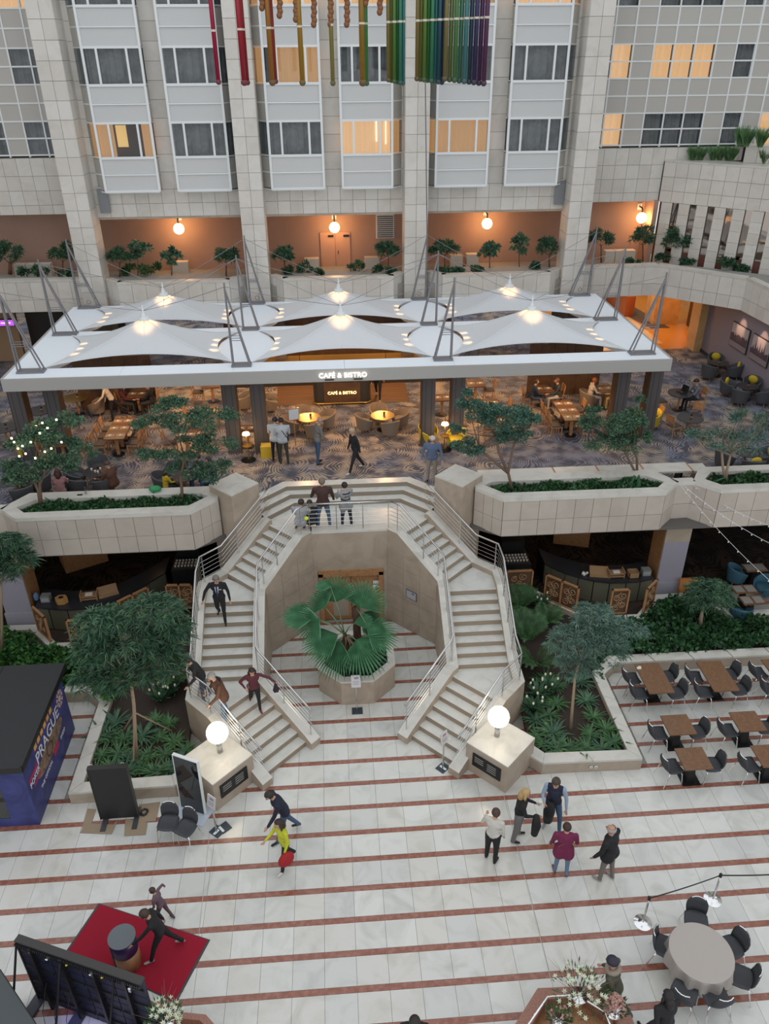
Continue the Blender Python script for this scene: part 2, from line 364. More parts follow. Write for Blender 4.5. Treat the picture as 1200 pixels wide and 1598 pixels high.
# nosings (slightly proud edge strips are part of each step): top landing and the three wrap-round steps
b22 = B2(22); a22 = A2(22)
toppoly = S(1, [a22, (b22[0]+.02, b22[1]), (2.75, 21.45), (1.85, 22.45)]) + S(-1, [(1.85, 22.45), (2.75, 21.45), (b22[0]+.02, b22[1]), a22]) 
toppoly = S(1, [(1.28, 20.70), a22, b22, (2.75, 21.45), (1.85, 22.45)]) + S(-1, [(1.85, 22.45), (2.75, 21.45), b22, a22, (1.28, 20.70)])
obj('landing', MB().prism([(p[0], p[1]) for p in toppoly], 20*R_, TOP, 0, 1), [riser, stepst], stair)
LN = [(1.72, 22.28, 2.60, 21.40), (1.85, 22.57, 2.78, 21.64), (1.98, 22.86, 2.95, 21.89), (2.11, 23.21, 3.15, 22.17)]
for i, k in enumerate((23, 24, 25)):
    a = LN[i]; c = LN[i+1]
    if i < 2: c = (c[0]+.05, c[1]+.12, c[2]+.05, c[3]+.12)
    poly = S(1, [(a[2], a[3]), (a[0], a[1])]) + S(-1, [(a[0], a[1]), (a[2], a[3]), (c[2], c[3]), (c[0], c[1])]) + S(1, [(c[0], c[1]), (c[2], c[3])])
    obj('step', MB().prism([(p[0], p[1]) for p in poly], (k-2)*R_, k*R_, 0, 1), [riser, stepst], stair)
# curb walls (stair side, outer side, base, top)
CI = [((1.27, 14.95), (1.04, 15.18), 0, .22), (A(1), (1.20, 15.34), 0, .36), (A(7), (2.44, 16.58), 0, LOW+.17), ((2.86, 16.54), (2.54, 16.68), 0, LOW+.17), ((2.86, 16.70), (2.54, 16.70), 0, LOW+.2),
      ((2.86, 18.69), (2.54, 18.69), 0, MID+.17), ((2.88, 19.14), (2.54, 19.01), 0, MID+.17), (a22, (1.43, 20.12), 0, TOP+.16), ((1.28, 20.72), (1.15, 20.40), 0, TOP+.16)]
CO = [((2.24, 13.92), (2.47, 13.69), 0, .22), (B(1), (2.66, 13.88), 0, .36), (B(7), (3.90, 15.12), 0, LOW+.17), ((4.27, 15.95), (4.57, 15.83), 0, LOW+.17), ((4.27, 16.64), (4.57, 16.64), 0, LOW+.2),
      ((4.27, 18.69), (4.57, 18.69), 0, MID+.17), ((4.27, 19.39), (4.57, 19.53), 0, MID+.17), ((3.73, 19.93), (3.96, 20.15), 0, MID+.17), (b22, (2.71, 21.39), 0, TOP+.16), ((2.40, 21.26), (2.60, 21.50), 0, TOP+.14)]
for s in (1, -1):
    f = lambda L: [(S(s, [p[0]])[0], S(s, [p[1]])[0], p[2], p[3]) for p in L]
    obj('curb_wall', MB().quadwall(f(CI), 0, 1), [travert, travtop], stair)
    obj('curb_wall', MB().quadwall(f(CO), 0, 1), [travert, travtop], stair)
    # cladding joints on the drum wall are real: thin stone panels along the tall inner faces
    for (p, q, h0, h1) in [((2.54, 16.70), (2.54, 19.01), LOW, MID), ((2.54, 19.01), (1.15, 20.40), MID, TOP)]:
        a, b = S(s, [p, q]); n = 3; L = math.dist(a, b)
        for i in range(n):
            for j in range(6):
                z0 = .02+j*.56; t0 = i/n; t1 = (i+1)/n; zt = min(h0+(h1-h0)*t0, h0+(h1-h0)*t1) + .02
                z1 = min(z0+.55, zt)
                if z1-z0 < .2: continue
                nx, ny = (b[1]-a[1])/L, -(b[0]-a[0])/L
                if (X0-a[0])*nx + (18-a[1])*ny < 0: nx, ny = -nx, -ny
                pa = (a[0]+(b[0]-a[0])*t0, a[1]+(b[1]-a[1])*t0); pb = (a[0]+(b[0]-a[0])*(t1-.006), a[1]+(b[1]-a[1])*(t1-.006))
                obj('stone_panel', MB().prism([pa, pb, (pb[0]+nx*.012, pb[1]+ny*.012), (pa[0]+nx*.012, pa[1]+ny*.012)], z0, z1), travert, stair)
# door wall under the balcony with a wide wooden doorway
DW = MB(); xa, xb = X0-1.15, X0+1.15
DW.box(xa, xb, 20.40, 20.75, 2.02, TOP+.16, 0).box(xa, X0-1.03, 20.40, 20.75, 0, 2.02, 0).box(X0+1.03, xb, 20.40, 20.75, 0, 2.02, 0)
obj('balcony_wall', DW, travert, stair)
obj('balcony_curb', MB().box(xa, xb, 20.39, 20.72, TOP+.10, TOP+.165), travtop, stair)
dr = tag(link('door_1', None), 'wide oak double doorway with notices behind the fan palm', None, kind='structure')
for sx in (-1, 1):
    x = X0+sx*1.02; obj('jamb', MB().box(min(x, x-sx*.14), max(x, x-sx*.14), 20.36, 20.7, 0, 1.9), wood, dr)
obj('lintel', MB().box(X0-1.02, X0+1.02, 20.36, 20.7, 1.78, 2.02), wood, dr)
for sx in (-1, 1):
    lf = obj('door_leaf', MB().box(min(X0+sx*.01, X0+sx*.88), max(X0+sx*.01, X0+sx*.88), 20.50, 20.55, .01, 1.78), wood, dr)
    obj('pane', MB().box(min(X0+sx*.10, X0+sx*.60), max(X0+sx*.10, X0+sx*.60), 20.485, 20.50, .15, 1.2), mat('frosted_pane', (.36, .31, .25), .4), lf)
    obj('handle', MB().tube([(X0+sx*.06, 20.47, .8), (X0+sx*.06, 20.45, .85), (X0+sx*.06, 20.45, 1.15), (X0+sx*.06, 20.47, 1.2)], .014), steel, lf)
nm = napkin
for z in (1.38, 1.22): obj('notice', MB().box(X0+.70, X0+.88, 20.46, 20.475, z, z+.12), frame_w, dr)
# framed notice on the drum wall
a, b = S(1, [(2.54, 19.01), (1.15, 20.40)]); d = Vector((b[0]-a[0], b[1]-a[1], 0)).normalized(); nrm = Vector((-d.y, d.x, 0)); nrm = nrm if nrm.y < 0 else -nrm
c = Vector((a[0], a[1], 0)) + d*.95
fr = thing('wall_sign', 'small framed notice hung on the beige curved wall beside the doorway', 'sign', (c.x, c.y, 0))
m4 = frameM(nrm*.02+Vector((0, 0, 1.45)), -d, (0, 0, 1))
obj('frame', MB().box(-.21, .21, -.16, .16, 0, .02, 0, m4), mat('blue_grey_frame', (.12, .12, .17), .5), fr)
obj('paper', MB().box(-.18, .18, -.13, .13, .02, .025, 0, m4), mat('grey_paper', (.42, .42, .45), .6), fr)
obj('emblem', MB().box(.02, .12, .05, .11, .025, .028, 0, m4), mat('grey_mark', (.15, .14, .15), .6), fr)

# handrails: posts, five thin wires, thick top tube
def railing(s, path, posts, name='handrail'):
    pts = [Vector(p) for p in S(s, path)]
    h = tag(link(name, None, stair), None)
    up_ = lambda p, dz: (p.x, p.y, p.z+dz)
    obj('top_rail', MB().tube([up_(p, .92) for p in pts], .028, 8), steel, h, smooth=True)
    for j in range(5): obj('wire_rail', MB().tube([up_(p, .16+j*.14) for p in pts], .007, 4), steel, h)
    for i, t in posts:
        p = pts[i].lerp(pts[min(i+1, len(pts)-1)], t); q = up_(p, .92)
        obj('post', MB().box(p.x-.012, p.x+.012, p.y-.03, p.y+.03, p.z-.02, p.z+.90), steel, h)
for s in (1, -1):
    railing(s, [(1.22, 15.15, .30), (2.60, 16.55, LOW+.17), (2.70, 16.75, LOW+.2), (2.70, 18.75, MID+.17), (2.70, 19.06, MID+.17), (1.55, 20.23, TOP+.16), (1.25, 20.50, TOP+.16)],
            [(0, .04), (0, .55), (2, .0), (2, .3), (2, .65), (4, .1), (4, .45), (5, .3)])
    railing(s, [(2.42, 13.90, .30), (3.80, 15.28, LOW+.17), (4.42, 15.90, LOW+.17), (4.42, 16.64, LOW+.2), (4.42, 18.69, MID+.17), (4.42, 19.46, MID+.17), (3.85, 20.04, MID+.17), (2.60, 21.28, TOP+.14), (2.45, 21.7, TOP+.14)],
            [(0, .42), (1, .05), (2, .0), (3, .15), (3, .5), (3, .85), (5, 0.1), (6, .35)])
railing(1, [(-1.25, 20.50, TOP+.16), (1.25, 20.50, TOP+.16)], [(0, .02), (0, .35), (0, .67), (0, .98)])

# towers beside the stair head and lamp plinths at its foot
def diamond(u, y, h): return [(u, y-h), (u+h, y), (u, y+h), (u-h, y)]
for s, lb in ((1, 'square stone pier at the stair head beside the man in the blue shirt'), (-1, 'square stone pier at the stair head beside the seated pair in denim')):
    t = thing('stone_pier', lb, 'pier')
    pl = [(p[0], p[1]) for p in S(s, diamond(3.46, 21.38, .745))]
    obj('shaft', MB().prism(pl, 0, 4.66), travert, t)
    pl2 = [(p[0], p[1]) for p in S(s, diamond(3.46, 21.38, .75))]
    obj('cap_stone', MB().prism(pl2, 4.66, 4.70), travtop, t)
for s, lb, lb2 in ((1, 'stone plinth with a black plaque beside the woman with blond hair', 'white globe lamp on the plinth beside the shrub bed with the pale grey tree'), (-1, 'stone plinth with a black plaque behind the leaning glossy screen', 'white globe lamp on the plinth behind the leaning glossy screen')):
    t = thing('lamp_plinth', lb, 'plinth')
    yc = 14.05; hh = .88
    obj('plinth_block', MB().prism([(p[0], p[1]) for p in S(s, diamond(3.57, yc, hh))], 0, .90), travert, t)
    for i, (ux, uy) in enumerate(((0, -.44), (.44, 0), (0, .44), (-.44, 0))):
        obj('top_slab', MB().prism([(p[0], p[1]) for p in S(s, diamond(3.57+ux, yc+uy, .442))], .90, .935), travtop, t)
    # plaque on the stair-side front face
    a, b = S(s, [(2.69, 14.05), (3.57, 13.17)]); a = Vector((*a, 0)); b = Vector((*b, 0)); d = (b-a).normalized(); n3 = Vector((-s*.7071, -.7071, 0))
    c = a.lerp(b, .52); M4 = frameM((c.x+n3.x*.01, c.y+n3.y*.01, .52), d if s > 0 else -d, (0, 0, 1))
    pq = obj('plaque', MB().box(-.42, .42, -.21, .21, -.005, .02, 0, M4), blackm, t)
    mt = mat('plaque_lettering', (.30, .29, .27), .5)
    for k in range(7):
        ux, uy = (-.21, .12-.07*k) if k < 3 else (.17, .12-.07*(k-3))
        obj('lettering', MB().box(ux-.14, ux+.12, uy-.012, uy+.012, .02, .024, 0, M4), mt, pq)
    g = thing('globe_lamp', lb2, 'lamp', (X0+s*3.50, yc+.15, .935))
    obj('post', MB().tube([(0, 0, 0), (0, 0, .42)], .07, 14), steel, g, smooth=True)
    obj('globe', MB().ell((0, 0, .66), .27, 24, 14), globe, g, smooth=True)
    l = bpy.data.lights.new('globe_light', 'POINT'); l.energy = 22; l.color = (1, .78, .5); l.shadow_soft_size = .27
    lo = link('bulb_light', l, g, (0, 0, .98+.1))

# ================================================================ upper floor slab
slabm = mat('slab_soffit', (.12, .11, .10), .8)
up_floor = tag(link('floor_upper', None), 'upper level floor covered in swirling ring carpet', None, kind='structure')
obj('carpet_field', MB().box(-22, 22, 23.21, 46, ZC-.3, ZC, 0), carpet, up_floor)
for s in (1, -1):
    pl = [(p[0], p[1]) for p in S(s, [(2.11, 23.22), (3.10, 22.22), (3.46, 22.1), (3.46, 21.7), (22, 21.7), (22, 23.22)])]
    obj('carpet_field', MB().prism(pl, ZC-.3, ZC), carpet, up_floor)
obj('slab', MB().box(-22, 22, 23.0, 46, 3.02, ZC-.3), slabm, up_floor)
for s in (1, -1):
    obj('slab', MB().prism([(p[0], p[1]) for p in S(s, [(2.9, 23.1), (2.9, 21.9), (3.9, 20.9), (4.72, 20.34), (22, 20.34), (22, 23.1)])], 3.02, ZC-.6), slabm, up_floor)

# ================================================================ upper planters with tiled fascia
def planter(s, path, name, label, back=21.75, inner=None, ntl=None):
    t = thing(name, label, 'planter'); pts = [(p[0], p[1]) for p in S(s, path)]
    n = len(pts)
    # backing wall
    inn = []
    for i, p in enumerate(path):
        inn.append((p[0], p[1]+.10))
    inn = [(q[0], q[1]) for q in S(s, inn)]
    obj('fascia_core', MB().quadwall([(pts[i], inn[i], 3.1, 4.33) for i in range(n)]), joint, t)
    for i in range(n-1):
        a, b = (pts[i], pts[i+1]) if s > 0 else (pts[i+1], pts[i])
        tile_wall(t, a, b, [(3.10, 3.66), (3.66, 4.34)], ntl[i], ptile)
    return t
def rim(t, outer, inner, z0, z1, m=travtop):
    "ring between two polygons with the same number of corners"
    n = len(outer); mb = MB()
    for i in range(n):
        a, b, c, d = outer[i], outer[(i+1) % n], inner[(i+1) % n], inner[i]
        mb.add([(*a, z0), (*b, z0), (*c, z0), (*d, z0), (*a, z1), (*b, z1), (*c, z1), (*d, z1)], [(0, 1, 5, 4), (4, 5, 6, 7), (2, 3, 7, 6), (3, 2, 1, 0)])
    return obj('rim', mb, m, t)
PL = {}
for s, lb in ((1, 'long tiled balcony planter with ivy and two trees beside the stair pier, above the buffet'), (-1, 'long tiled balcony planter with ivy next to the lounge chairs, above the dark buffet')):
    path = [(3.93, 21.02), (4.66, 20.26), (9.64, 20.26), (10.22, 20.83)]
    t = planter(s, path, 'balcony_planter', lb, ntl=[3, 9, 2]); PL[s] = t
    o = [(p[0], p[1]) for p in S(s, [(3.93, 21.0), (4.66, 20.22), (9.66, 20.22), (10.28, 20.85), (9.7, 21.75), (3.93, 21.75)])]
    i_ = [(p[0], p[1]) for p in S(s, [(4.22, 21.12), (4.74, 20.58), (9.50, 20.55), (9.82, 20.88), (9.40, 21.32), (4.50, 21.32)])]
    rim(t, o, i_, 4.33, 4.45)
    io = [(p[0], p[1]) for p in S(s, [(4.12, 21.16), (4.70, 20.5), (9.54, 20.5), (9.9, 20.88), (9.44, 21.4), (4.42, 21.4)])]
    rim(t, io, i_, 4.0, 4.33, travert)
    obj('soil', MB().prism(i_, 3.9, 4.25), soil, t)
    obj('back_wall', MB().quadwall([((*S(s, [(3.93, 21.66)])[0],), (*S(s, [(3.93, 21.75)])[0],), ZC-.2, 4.34), ((*S(s, [(9.7, 21.66)])[0],), (*S(s, [(9.7, 21.75)])[0],), ZC-.2, 4.34)]), travert, t)
# middle piece and further planter on the right, matching one on the far left
for s, lb, lb2 in ((1, 'short tiled balcony wall joining the two planters above the lilac pillar', 'tiled balcony planter with the twiggy tree at the edge of the picture'), (-1, 'short tiled balcony wall joining the planters beside the round lounge table', 'tiled balcony planter at the picture edge beyond the lounge chairs')):
    t = planter(s, [(10.22, 20.83), (10.77, 20.86)], 'balcony_wall', lb, ntl=[1])
    o = [(p[0], p[1]) for p in S(s, [(10.20, 20.80), (10.80, 20.82), (10.80, 21.08), (10.10, 21.08)])]
    obj('cap_stone', MB().prism(o, 4.33, 4.45), travtop, t)
    t = planter(s, [(10.77, 20.86), (11.37, 20.25), (17.5, 20.25)], 'balcony_planter', lb2, ntl=[2, 11])
    o = [(p[0], p[1]) for p in S(s, [(10.74, 20.86), (11.35, 20.22), (17.5, 20.22), (17.5, 21.75), (11.3, 21.75)])]
    i_ = [(p[0], p[1]) for p in S(s, [(11.15, 20.95), (11.5, 20.55), (17.2, 20.55), (17.2, 21.4), (11.55, 21.4)])]
    rim(t, o, i_, 4.33, 4.45); obj('soil', MB().prism(i_, 3.9, 4.25), soil, t); PL[2*s] = t
    obj('back_wall', MB().box(*sorted((X0+s*11.3, X0+s*17.5)), 21.66, 21.75, ZC-.2, 4.34), travert, t)
# stone-topped service ledge behind the right planter
t = thing('service_ledge', 'long pale stone counter on grey legs behind the ivy planter', 'counter')
xs = [P(742, 731, 4.3).x, P(862, 730, 4.3).x, P(930, 728, 4.3).x, P(1000, 727, 4.3).x, P(1073, 725, 4.3).x]
for i in range(4):
    obj('top_slab', MB().box(xs[i]+.03, xs[i+1]-.03, 21.80, 22.42, 4.24, 4.30), travtop, t)
    obj('wood_strip', MB().box(xs[i+1]-.03, xs[i+1]+.03, 21.80, 22.42, 4.235, 4.295), wood, t)
    obj('leg', MB().box(xs[i+1]-.35, xs[i+1]-.27, 21.9, 22.3, ZC, 4.24), blackm, t)
obj('leg', MB().box(xs[0]+.27, xs[0]+.35, 21.9, 22.3, ZC, 4.24), blackm, t)
t = thing('side_ledge', 'short pale stone bench slab at the end of the long counter', 'bench')
q = P(1082, 724, 4.2); obj('top_slab', MB().box(q.x-.27, q.x+.32, 21.95, 22.5, 4.12, 4.2), travtop, t); obj('leg', MB().box(q.x-.05, q.x+.1, 22.0, 22.4, ZC, 4.12), travert, t)

# pillars below the planters
for x, lb in ((10.92, 'square stone pillar with a lilac lower part under the planters'), (-10.36, 'square stone pillar with a lilac lower part beside the dark buffet')):
    t = thing('pillar', lb, 'pillar')
    obj('shaft', MB().box(x-.42, x+.42, 20.85, 21.75, 2.2, 3.35), travert, t)
    obj('painted_shaft', MB().box(x-.415, x+.415, 20.855, 21.74, .62, 2.2), mat('lilac_paint', (.30, .28, .33), .6), t)
    obj('pillar_base', MB().box(x-.45, x+.45, 20.82, 21.75, 0, .62), mat('lilac_base', (.33, .32, .37), .6), t)
    obj('wood_face', MB().box(x-.43 if x > 0 else x+.41, x-.41 if x > 0 else x+.43, 20.9, 21.74, 0, 2.6), wood, t)

# ================================================================ facade
SILL = [12.53, 15.03, 17.53]; HEAD = [13.75, 16.25, 18.75]; BOT = 11.30
XC = [-9.83, -3.0, 3.63, 10.43]
wb = obj('wall_back', MB().box(-10.3, 11.0, 34.62, 35.1, 10.25, 21), joint); wb['kind'] = 'structure'
obj('soffit', MB().box(-10.3, 11.0, 34.6, 37.2, 10.17, 10.25), travert, wb)
for g in range(3):
    tile_wall(wb, (XC[g]+.47, 34.62), (XC[g+1]-.47, 34.62), [(10.25, 10.76), (10.76, 11.30)], 11)
bayx = [(-8.72, -6.62), (-5.87, -3.80), (-2.15, -.07), (.69, 2.68), (4.44, 6.52), (7.30, 9.42)]
for g in range(3):
    xa, xb = bayx[2*g][1], bayx[2*g+1][0]
    tile_wall(wb, (xa-.02, 34.62), (xb+.02, 34.62), [(11.30+.643*i, 11.30+.643*(i+1)) for i in range(12)], 1)
    for xa, xb in ((XC[g]+.47, bayx[2*g][0]-.1), (bayx[2*g+1][1]+.1, XC[g+1]-.47)):
        tile_wall(wb, (xa, 34.62), (xb, 34.62), [(11.30+.643*i, 11.30+.643*(i+1)) for i in range(12)], 1)
LIT = {(0, 0): 'B', (0, 3): 'C', (0, 4): 'B2', (1, 2): 'B', (2, 2): 'C', (2, 3): 'C', (2, 4): 'D', (2, 5): 'C'}
wn = 0
def curtain_mesh(w, h):
    mb = MB(); n = max(6, int(w/.07)); vs = []; fs = []
    for i in range(n+1):
        y = .035*math.sin(i*2.4)+.02*math.sin(i*1.1)
        vs += [(w*i/n, y, 0), (w*i/n, y, h)]
        if i: fs.append((2*i-2, 2*i, 2*i+1, 2*i-1))
    return mb.add(vs, fs)
def win_place(label):
    global wn
    wn += 1
    return tag(link('window_%d' % wn, None), label, None, kind='structure')
names6 = ['first', 'second', 'third', 'fourth', 'fifth', 'sixth']
rows3 = ['lowest', 'middle', 'upper']
YF, YW = 34.08, 34.60
for r in range(3):
    for b, (xa, xb) in enumerate(bayx):
        lit = LIT.get((r, b)); left = b % 2 == 0     # chamfered side faces the column
        ch = .42
        wd = win_place('%s %s three-pane bay window of the %s row, %s bay from the stone column' % ('warmly lit' if lit else 'unlit', 'white framed', rows3[r], names6[b]))
        z0 = BOT if r == 0 else HEAD[r-1]; zs, zh = SILL[r], HEAD[r]
        # plan line of the bay
        if left: line = [(xa-ch, YW), (xa, YF), (xb, YF), (xb, YW)]
        else: line = [(xa, YW), (xa, YF), (xb, YF), (xb+ch, YW)]
        zmid = z0+(zs-z0)*.5
        for i in range(3):
            p, q = line[i], line[i+1]
            if i != 1 and math.dist(p, q) < .53: m_ = panelbeige
            else: m_ = panelgrey if i == 1 else panelbeige
            L = math.dist(p, q); rz = math.atan2(q[1]-p[1], q[0]-p[0])
            for (a, c) in ((z0+.04, zmid-.03), (zmid+.03, zs-.05)):
                link('spandrel_panel', tile_mesh(L, c-a, .02, m_, 'spandrel_panel'), wd, (p[0], p[1]+.03, a), rz)
        # frame bars
        fb = MB(); w = xb-xa; t = .045
        def bar(x0, x1, za, zb): fb.box(x0, x1, YF-(.035 if x1-x0 > .3 else .041), YF+(.04 if x1-x0 > .3 else .046), za, zb)
        bar(xa-t, xb+t, zs-.05, zs+.04); bar(xa-t, xb+t, zh-.04, zh+.04); bar(xa, xb, zmid-.025, zmid+.025)
        bar(xa-t, xa+t, z0, zh); bar(xb-t, xb+t, z0, zh)
        if r == 0: bar(xa-t, xb+t, z0-.03, z0+.05)
        m1, m2 = xa+w*.24, xb-w*.24
        if b in (1, 4): pass
        bar(m1-.04, m1+.04, zs, zh); bar(m2-.04, m2+.04, zs, zh)
        obj('frame', fb, frame_w, wd, fix=False)
        # side frames along the chamfer
        sfb = MB()
        for i in (0, 2):
            p, q = line[i], line[i+1]
            for z in (zs, zh, zmid): sfb.tube([(p[0], p[1], z), (q[0], q[1], z)], .03, 4)
        obj('side_frame', sfb, frame_w, wd)
        for (p0, p1) in ((xa+t, m1-.04), (m1+.04, m2-.04), (m2+.04, xb-t)):
            link('pane', tile_mesh(p1-p0, zh-zs-.08, .01, glass, 'pane'), wd, (p0, YF+.03, zs+.04), 0)
        cm = curt_lit2 if lit == 'C' else curt_lit if lit else curtain
        if lit == 'B' and r == 0 and b == 0:
            for c0, c1 in ((xa, m1+.12), (m2+.1, xb)): obj('curtain', curtain_mesh(c1-c0, zh-zs), curt_lit, wd, (c0, YF+.18, zs), fix=False)
            obj('lit_room_wall', MB().box(m1+.15, m1+.55, 34.5, 34.53, zs+.35, zh-.1), mat('lit_room', (.9, .6, .2), .6, emit=((1, .6, .2), .9)), wd)
            obj('room_back', MB().box(xa, xb, 34.54, 34.58, zs, zh), mat('brown_room', (.12, .06, .03), .6), wd)
        else:
            c0 = xa+.05 if not (r == 1 and b == 2) else m1-.0
            obj('curtain', curtain_mesh(xb-c0-.05, zh-zs), cm, wd, (c0, YF+.18, zs), fix=False)
            obj('room_back', MB().box(xa, xb, 34.56, 34.59, zs, zh), dark2, wd, fix=False)
        if lit == 'C':
            obj('lamp_strip', MB().box(m2-.16, m2-.12, YF+.11, YF+.12, zs+.45, zh-.02), strip_l, wd); obj('lamp_strip', MB().box(m2+.22, m2+.25, YF+.11, YF+.12, zs+.35, zh-.02), strip_l, wd)
        # side chamfer: glass with dark curtain behind
        i = 0 if left else 2; p, q = line[i], line[i+1]; L = math.dist(p, q); rz = math.atan2(q[1]-p[1], q[0]-p[0])
        link('pane', tile_mesh(L, zh-zs-.08, .01, glass, 'pane'), wd, (p[0], p[1], zs+.04), rz)
        nx_, ny_ = -(q[1]-p[1])/L, (q[0]-p[0])/L
        o = obj('curtain', curtain_mesh(L-.06, zh-zs), curt_lit if lit else curtain, wd, (p[0]+nx_*.05, p[1]+ny_*.05, zs), rz, fix=False)
        if r == 0: obj('bay_floor', MB().prism(line, z0-.06, z0+.0), frame_w, wd)
# columns
for g, x in enumerate(XC):
    c = tag(obj('column', MB().box(x-.46, x+.46, 33.62, 34.7, ZC, 21), joint), 'tall tiled stone column of the facade, %s' % ['between the grid wing and the first bays', 'behind the tented roof between the first and second bay pair', 'carrying the thin hanging cable', 'next to the curved wing with grass planters'][g], kind='structure')
    rows = [(6.2+.643*i-.01, 6.2+.643*(i+1)-.01) for i in range(20)]
    tile_wall(c, (x-.475, 33.62), (x+.475, 33.62), rows, 2)
    if x < 3: tile_wall(c, (x+.46, 33.62), (x+.46, 34.7), rows, 2)
    if x > 3: tile_wall(c, (x-.46, 34.7), (x-.46, 33.62), rows, 2)
    if g in (0, 3): tile_wall(c, *(((x-.46, 34.7), (x-.46, 33.62)) if g == 0 else ((x+.46, 33.62), (x+.46, 34.7))), rows, 2)
# small grey balustrade pieces beside the outer columns
for x, lb in ((-8.98, 'small grey balcony rail between the first column and the bays'), (9.72, 'small grey balcony rail beside the column near the curved wing')):
    t = thing('balcony_rail', lb, 'railing', (x, 34.45, 10.4))
    obj('panel', MB().box(-.2, .2, -.02, .02, .05, .95), mat('grey_rail', (.2, .21, .22), .4), t); obj('top_rail', MB().tube([(-.22, 0, 1.0), (.22, 0, 1.0)], .025), steel, t)

# wings: grid of square windows and panels
YG = 36.1
def wing(name, xs, y, bx, label0, lits, dark_w, z_lo=10.25, tiles=True, dirv=(1, 0)):
    "xs: cell boundaries along the line from (bx,y) in direction dirv"
    dx, dy = dirv; rz = math.atan2(dy, dx)
    w = tag(link(name, None), None, None, kind='structure')
    L = xs[-1]-xs[0]
    Mw = Matrix.Translation((bx, y, 0)) @ Matrix.Rotation(rz, 4, 'Z')
    obj('backing', MB().box(xs[0], xs[-1], .2, .5, z_lo, 21, 0, Mw), dark2, w)
    grid = MB()
    zrows = []
    for r in range(3):
        zb = 12.45 if r == 0 else HEAD[r-1]
        zs, zh = SILL[r], HEAD[r]
        if r: zrows += [(zb, (zb+zs)/2, 'p'), ((zb+zs)/2, zs, 'p')]
        zrows += [(zs, (zs+zh)/2, r), ((zs+zh)/2, zh, r)]
    for x in xs: grid.box(x-.03, x+.03, -.04, .05, 12.45, 21, 0, Mw)
    for z0, z1, k in zrows: grid.box(xs[0], xs[-1], -.035, .05, z0-.028, z0+.028, 0, Mw)
    grid.box(xs[0], xs[-1], -.035, .05, HEAD[2]-.03, HEAD[2]+.03, 0, Mw)
    obj('frame_grid', grid, frame_w, w, fix=False)
    groups = {}
    for i in range(len(xs)-1):
        for z0, z1, k in zrows:
            o = Mw @ Vector((xs[i]+.03, 0, z0+.03)); ww = xs[i+1]-xs[i]-.06
            if k == 'p' or i % 4 == dark_w: link('panel', tile_mesh(ww, z1-z0-.055, .015, panelbeige, 'panel'), w, o, rz)
            else:
                link('pane', tile_mesh(ww, z1-z0-.055, .008, glass, 'pane'), w, o, rz)
                gi = (k, i//4 if i % 4 < dark_w else i//4+1)
                lit = gi in lits or (k, i) in lits
                if z0 == SILL[k]:
                    o2 = Mw @ Vector((xs[i]+.02, .12, z0))
                    obj('curtain', curtain_mesh(ww, (z1-z0)*2), (curt_lit2 if lit else curtain), w, o2, rz, fix=False)
    return w
xs = [10.95, 11.78, 12.62, 13.47, 14.32, 15.18, 16.05, 16.92, 17.75]
wing('wall_right_wing', [x-10.95 for x in xs], YG, 10.95, '', {(1, 1), (0, 0)}, 2)
wing('wall_corner_wing', [0, .72, 1.5, 2.3, 3.1, 3.9, 4.7], YG, 17.75, '', {(0, 1), (0, 2), (1, 0)}, 0, dirv=(.80, -.6))
xl = [-12.65, -11.85, -11.1, -10.35]
xs = [-17.3, -16.5, -15.7, -14.9, -14.1, -13.4, -12.65, -11.88, -11.1, -10.3]
wing('wall_left_wing', [x+17.3 for x in xs], 35.6, -17.3, '', {(2, 2), (2, 3)}, 2)
ww = tag(link('wall_wing_base', None), None, None, kind='structure')
obj('backing', MB().box(-18, -10.3, 35.62, 36.2, 10.25, 12.45).box(10.9, 14.65, 36.12, 36.6, 10.25, 12.45), joint, ww)
tile_wall(ww, (-18, 35.62), (-10.3, 35.62), [(10.25, 10.62), (10.62, 11.18), (11.18, 11.74), (11.74, 12.42)], 14)
tile_wall(ww, (10.9, 36.12), (14.66, 36.12), [(10.25, 10.62), (10.62, 11.18), (11.18, 11.74), (11.74, 12.42)], 7)
tile_wall(ww, (14.66, 36.12), (19.0, 36.12), [(11.86, 12.42)], 8)
obj('backing', MB().box(14.65, 19.0, 36.13, 36.6, 11.5, 12.45), joint, ww)
tile_wall(ww, (14.66, 36.0), (19.8, 31.4), [(10.25, 10.72), (10.72, 11.28), (11.28, 11.86)], 13)
obj('backing', MB().prism([(14.66, 36.02), (19.8, 31.42), (20.2, 31.9), (15.0, 36.4)], 10.25, 11.86), joint, ww)
# planter ledge with tall back wall on the curved wing
lg = thing('facade_planter', 'white stone ledge planter with grass tufts on the curved wing', 'planter')
obj('ledge', MB().prism([(14.66, 36.0), (19.8, 31.4), (20.6, 32.3), (16.4, 36.1), (14.7, 36.1)], 11.86, 11.93), travtop, lg)
ra, rb = P(1159, 254, 11.93), P(1260, 258, 11.93); rd_ = (rb-ra).normalized(); rn_ = Vector((-rd_.y, rd_.x, 0)); rn_ = rn_ if rn_.y > 0 else -rn_
obj('ledge_back', MB().prism([(ra.x, ra.y), (rb.x, rb.y), (rb.x+rn_.x*.9, rb.y+rn_.y*.9), (ra.x+rn_.x*.9, ra.y+rn_.y*.9)], 11.93, 12.55), joint, lg)
tile_wall(lg, (ra.x, ra.y-.005), (rb.x, rb.y-.005), [(11.93, 12.55)], 5)
obj('ledge_top', MB().prism([(ra.x-.03, ra.y-.04), (rb.x, rb.y-.04), (rb.x+rn_.x*.9, rb.y+rn_.y*.9), (ra.x+rn_.x*.9, ra.y+rn_.y*.9)], 12.55, 12.6), travtop, lg)
tuft = MB()
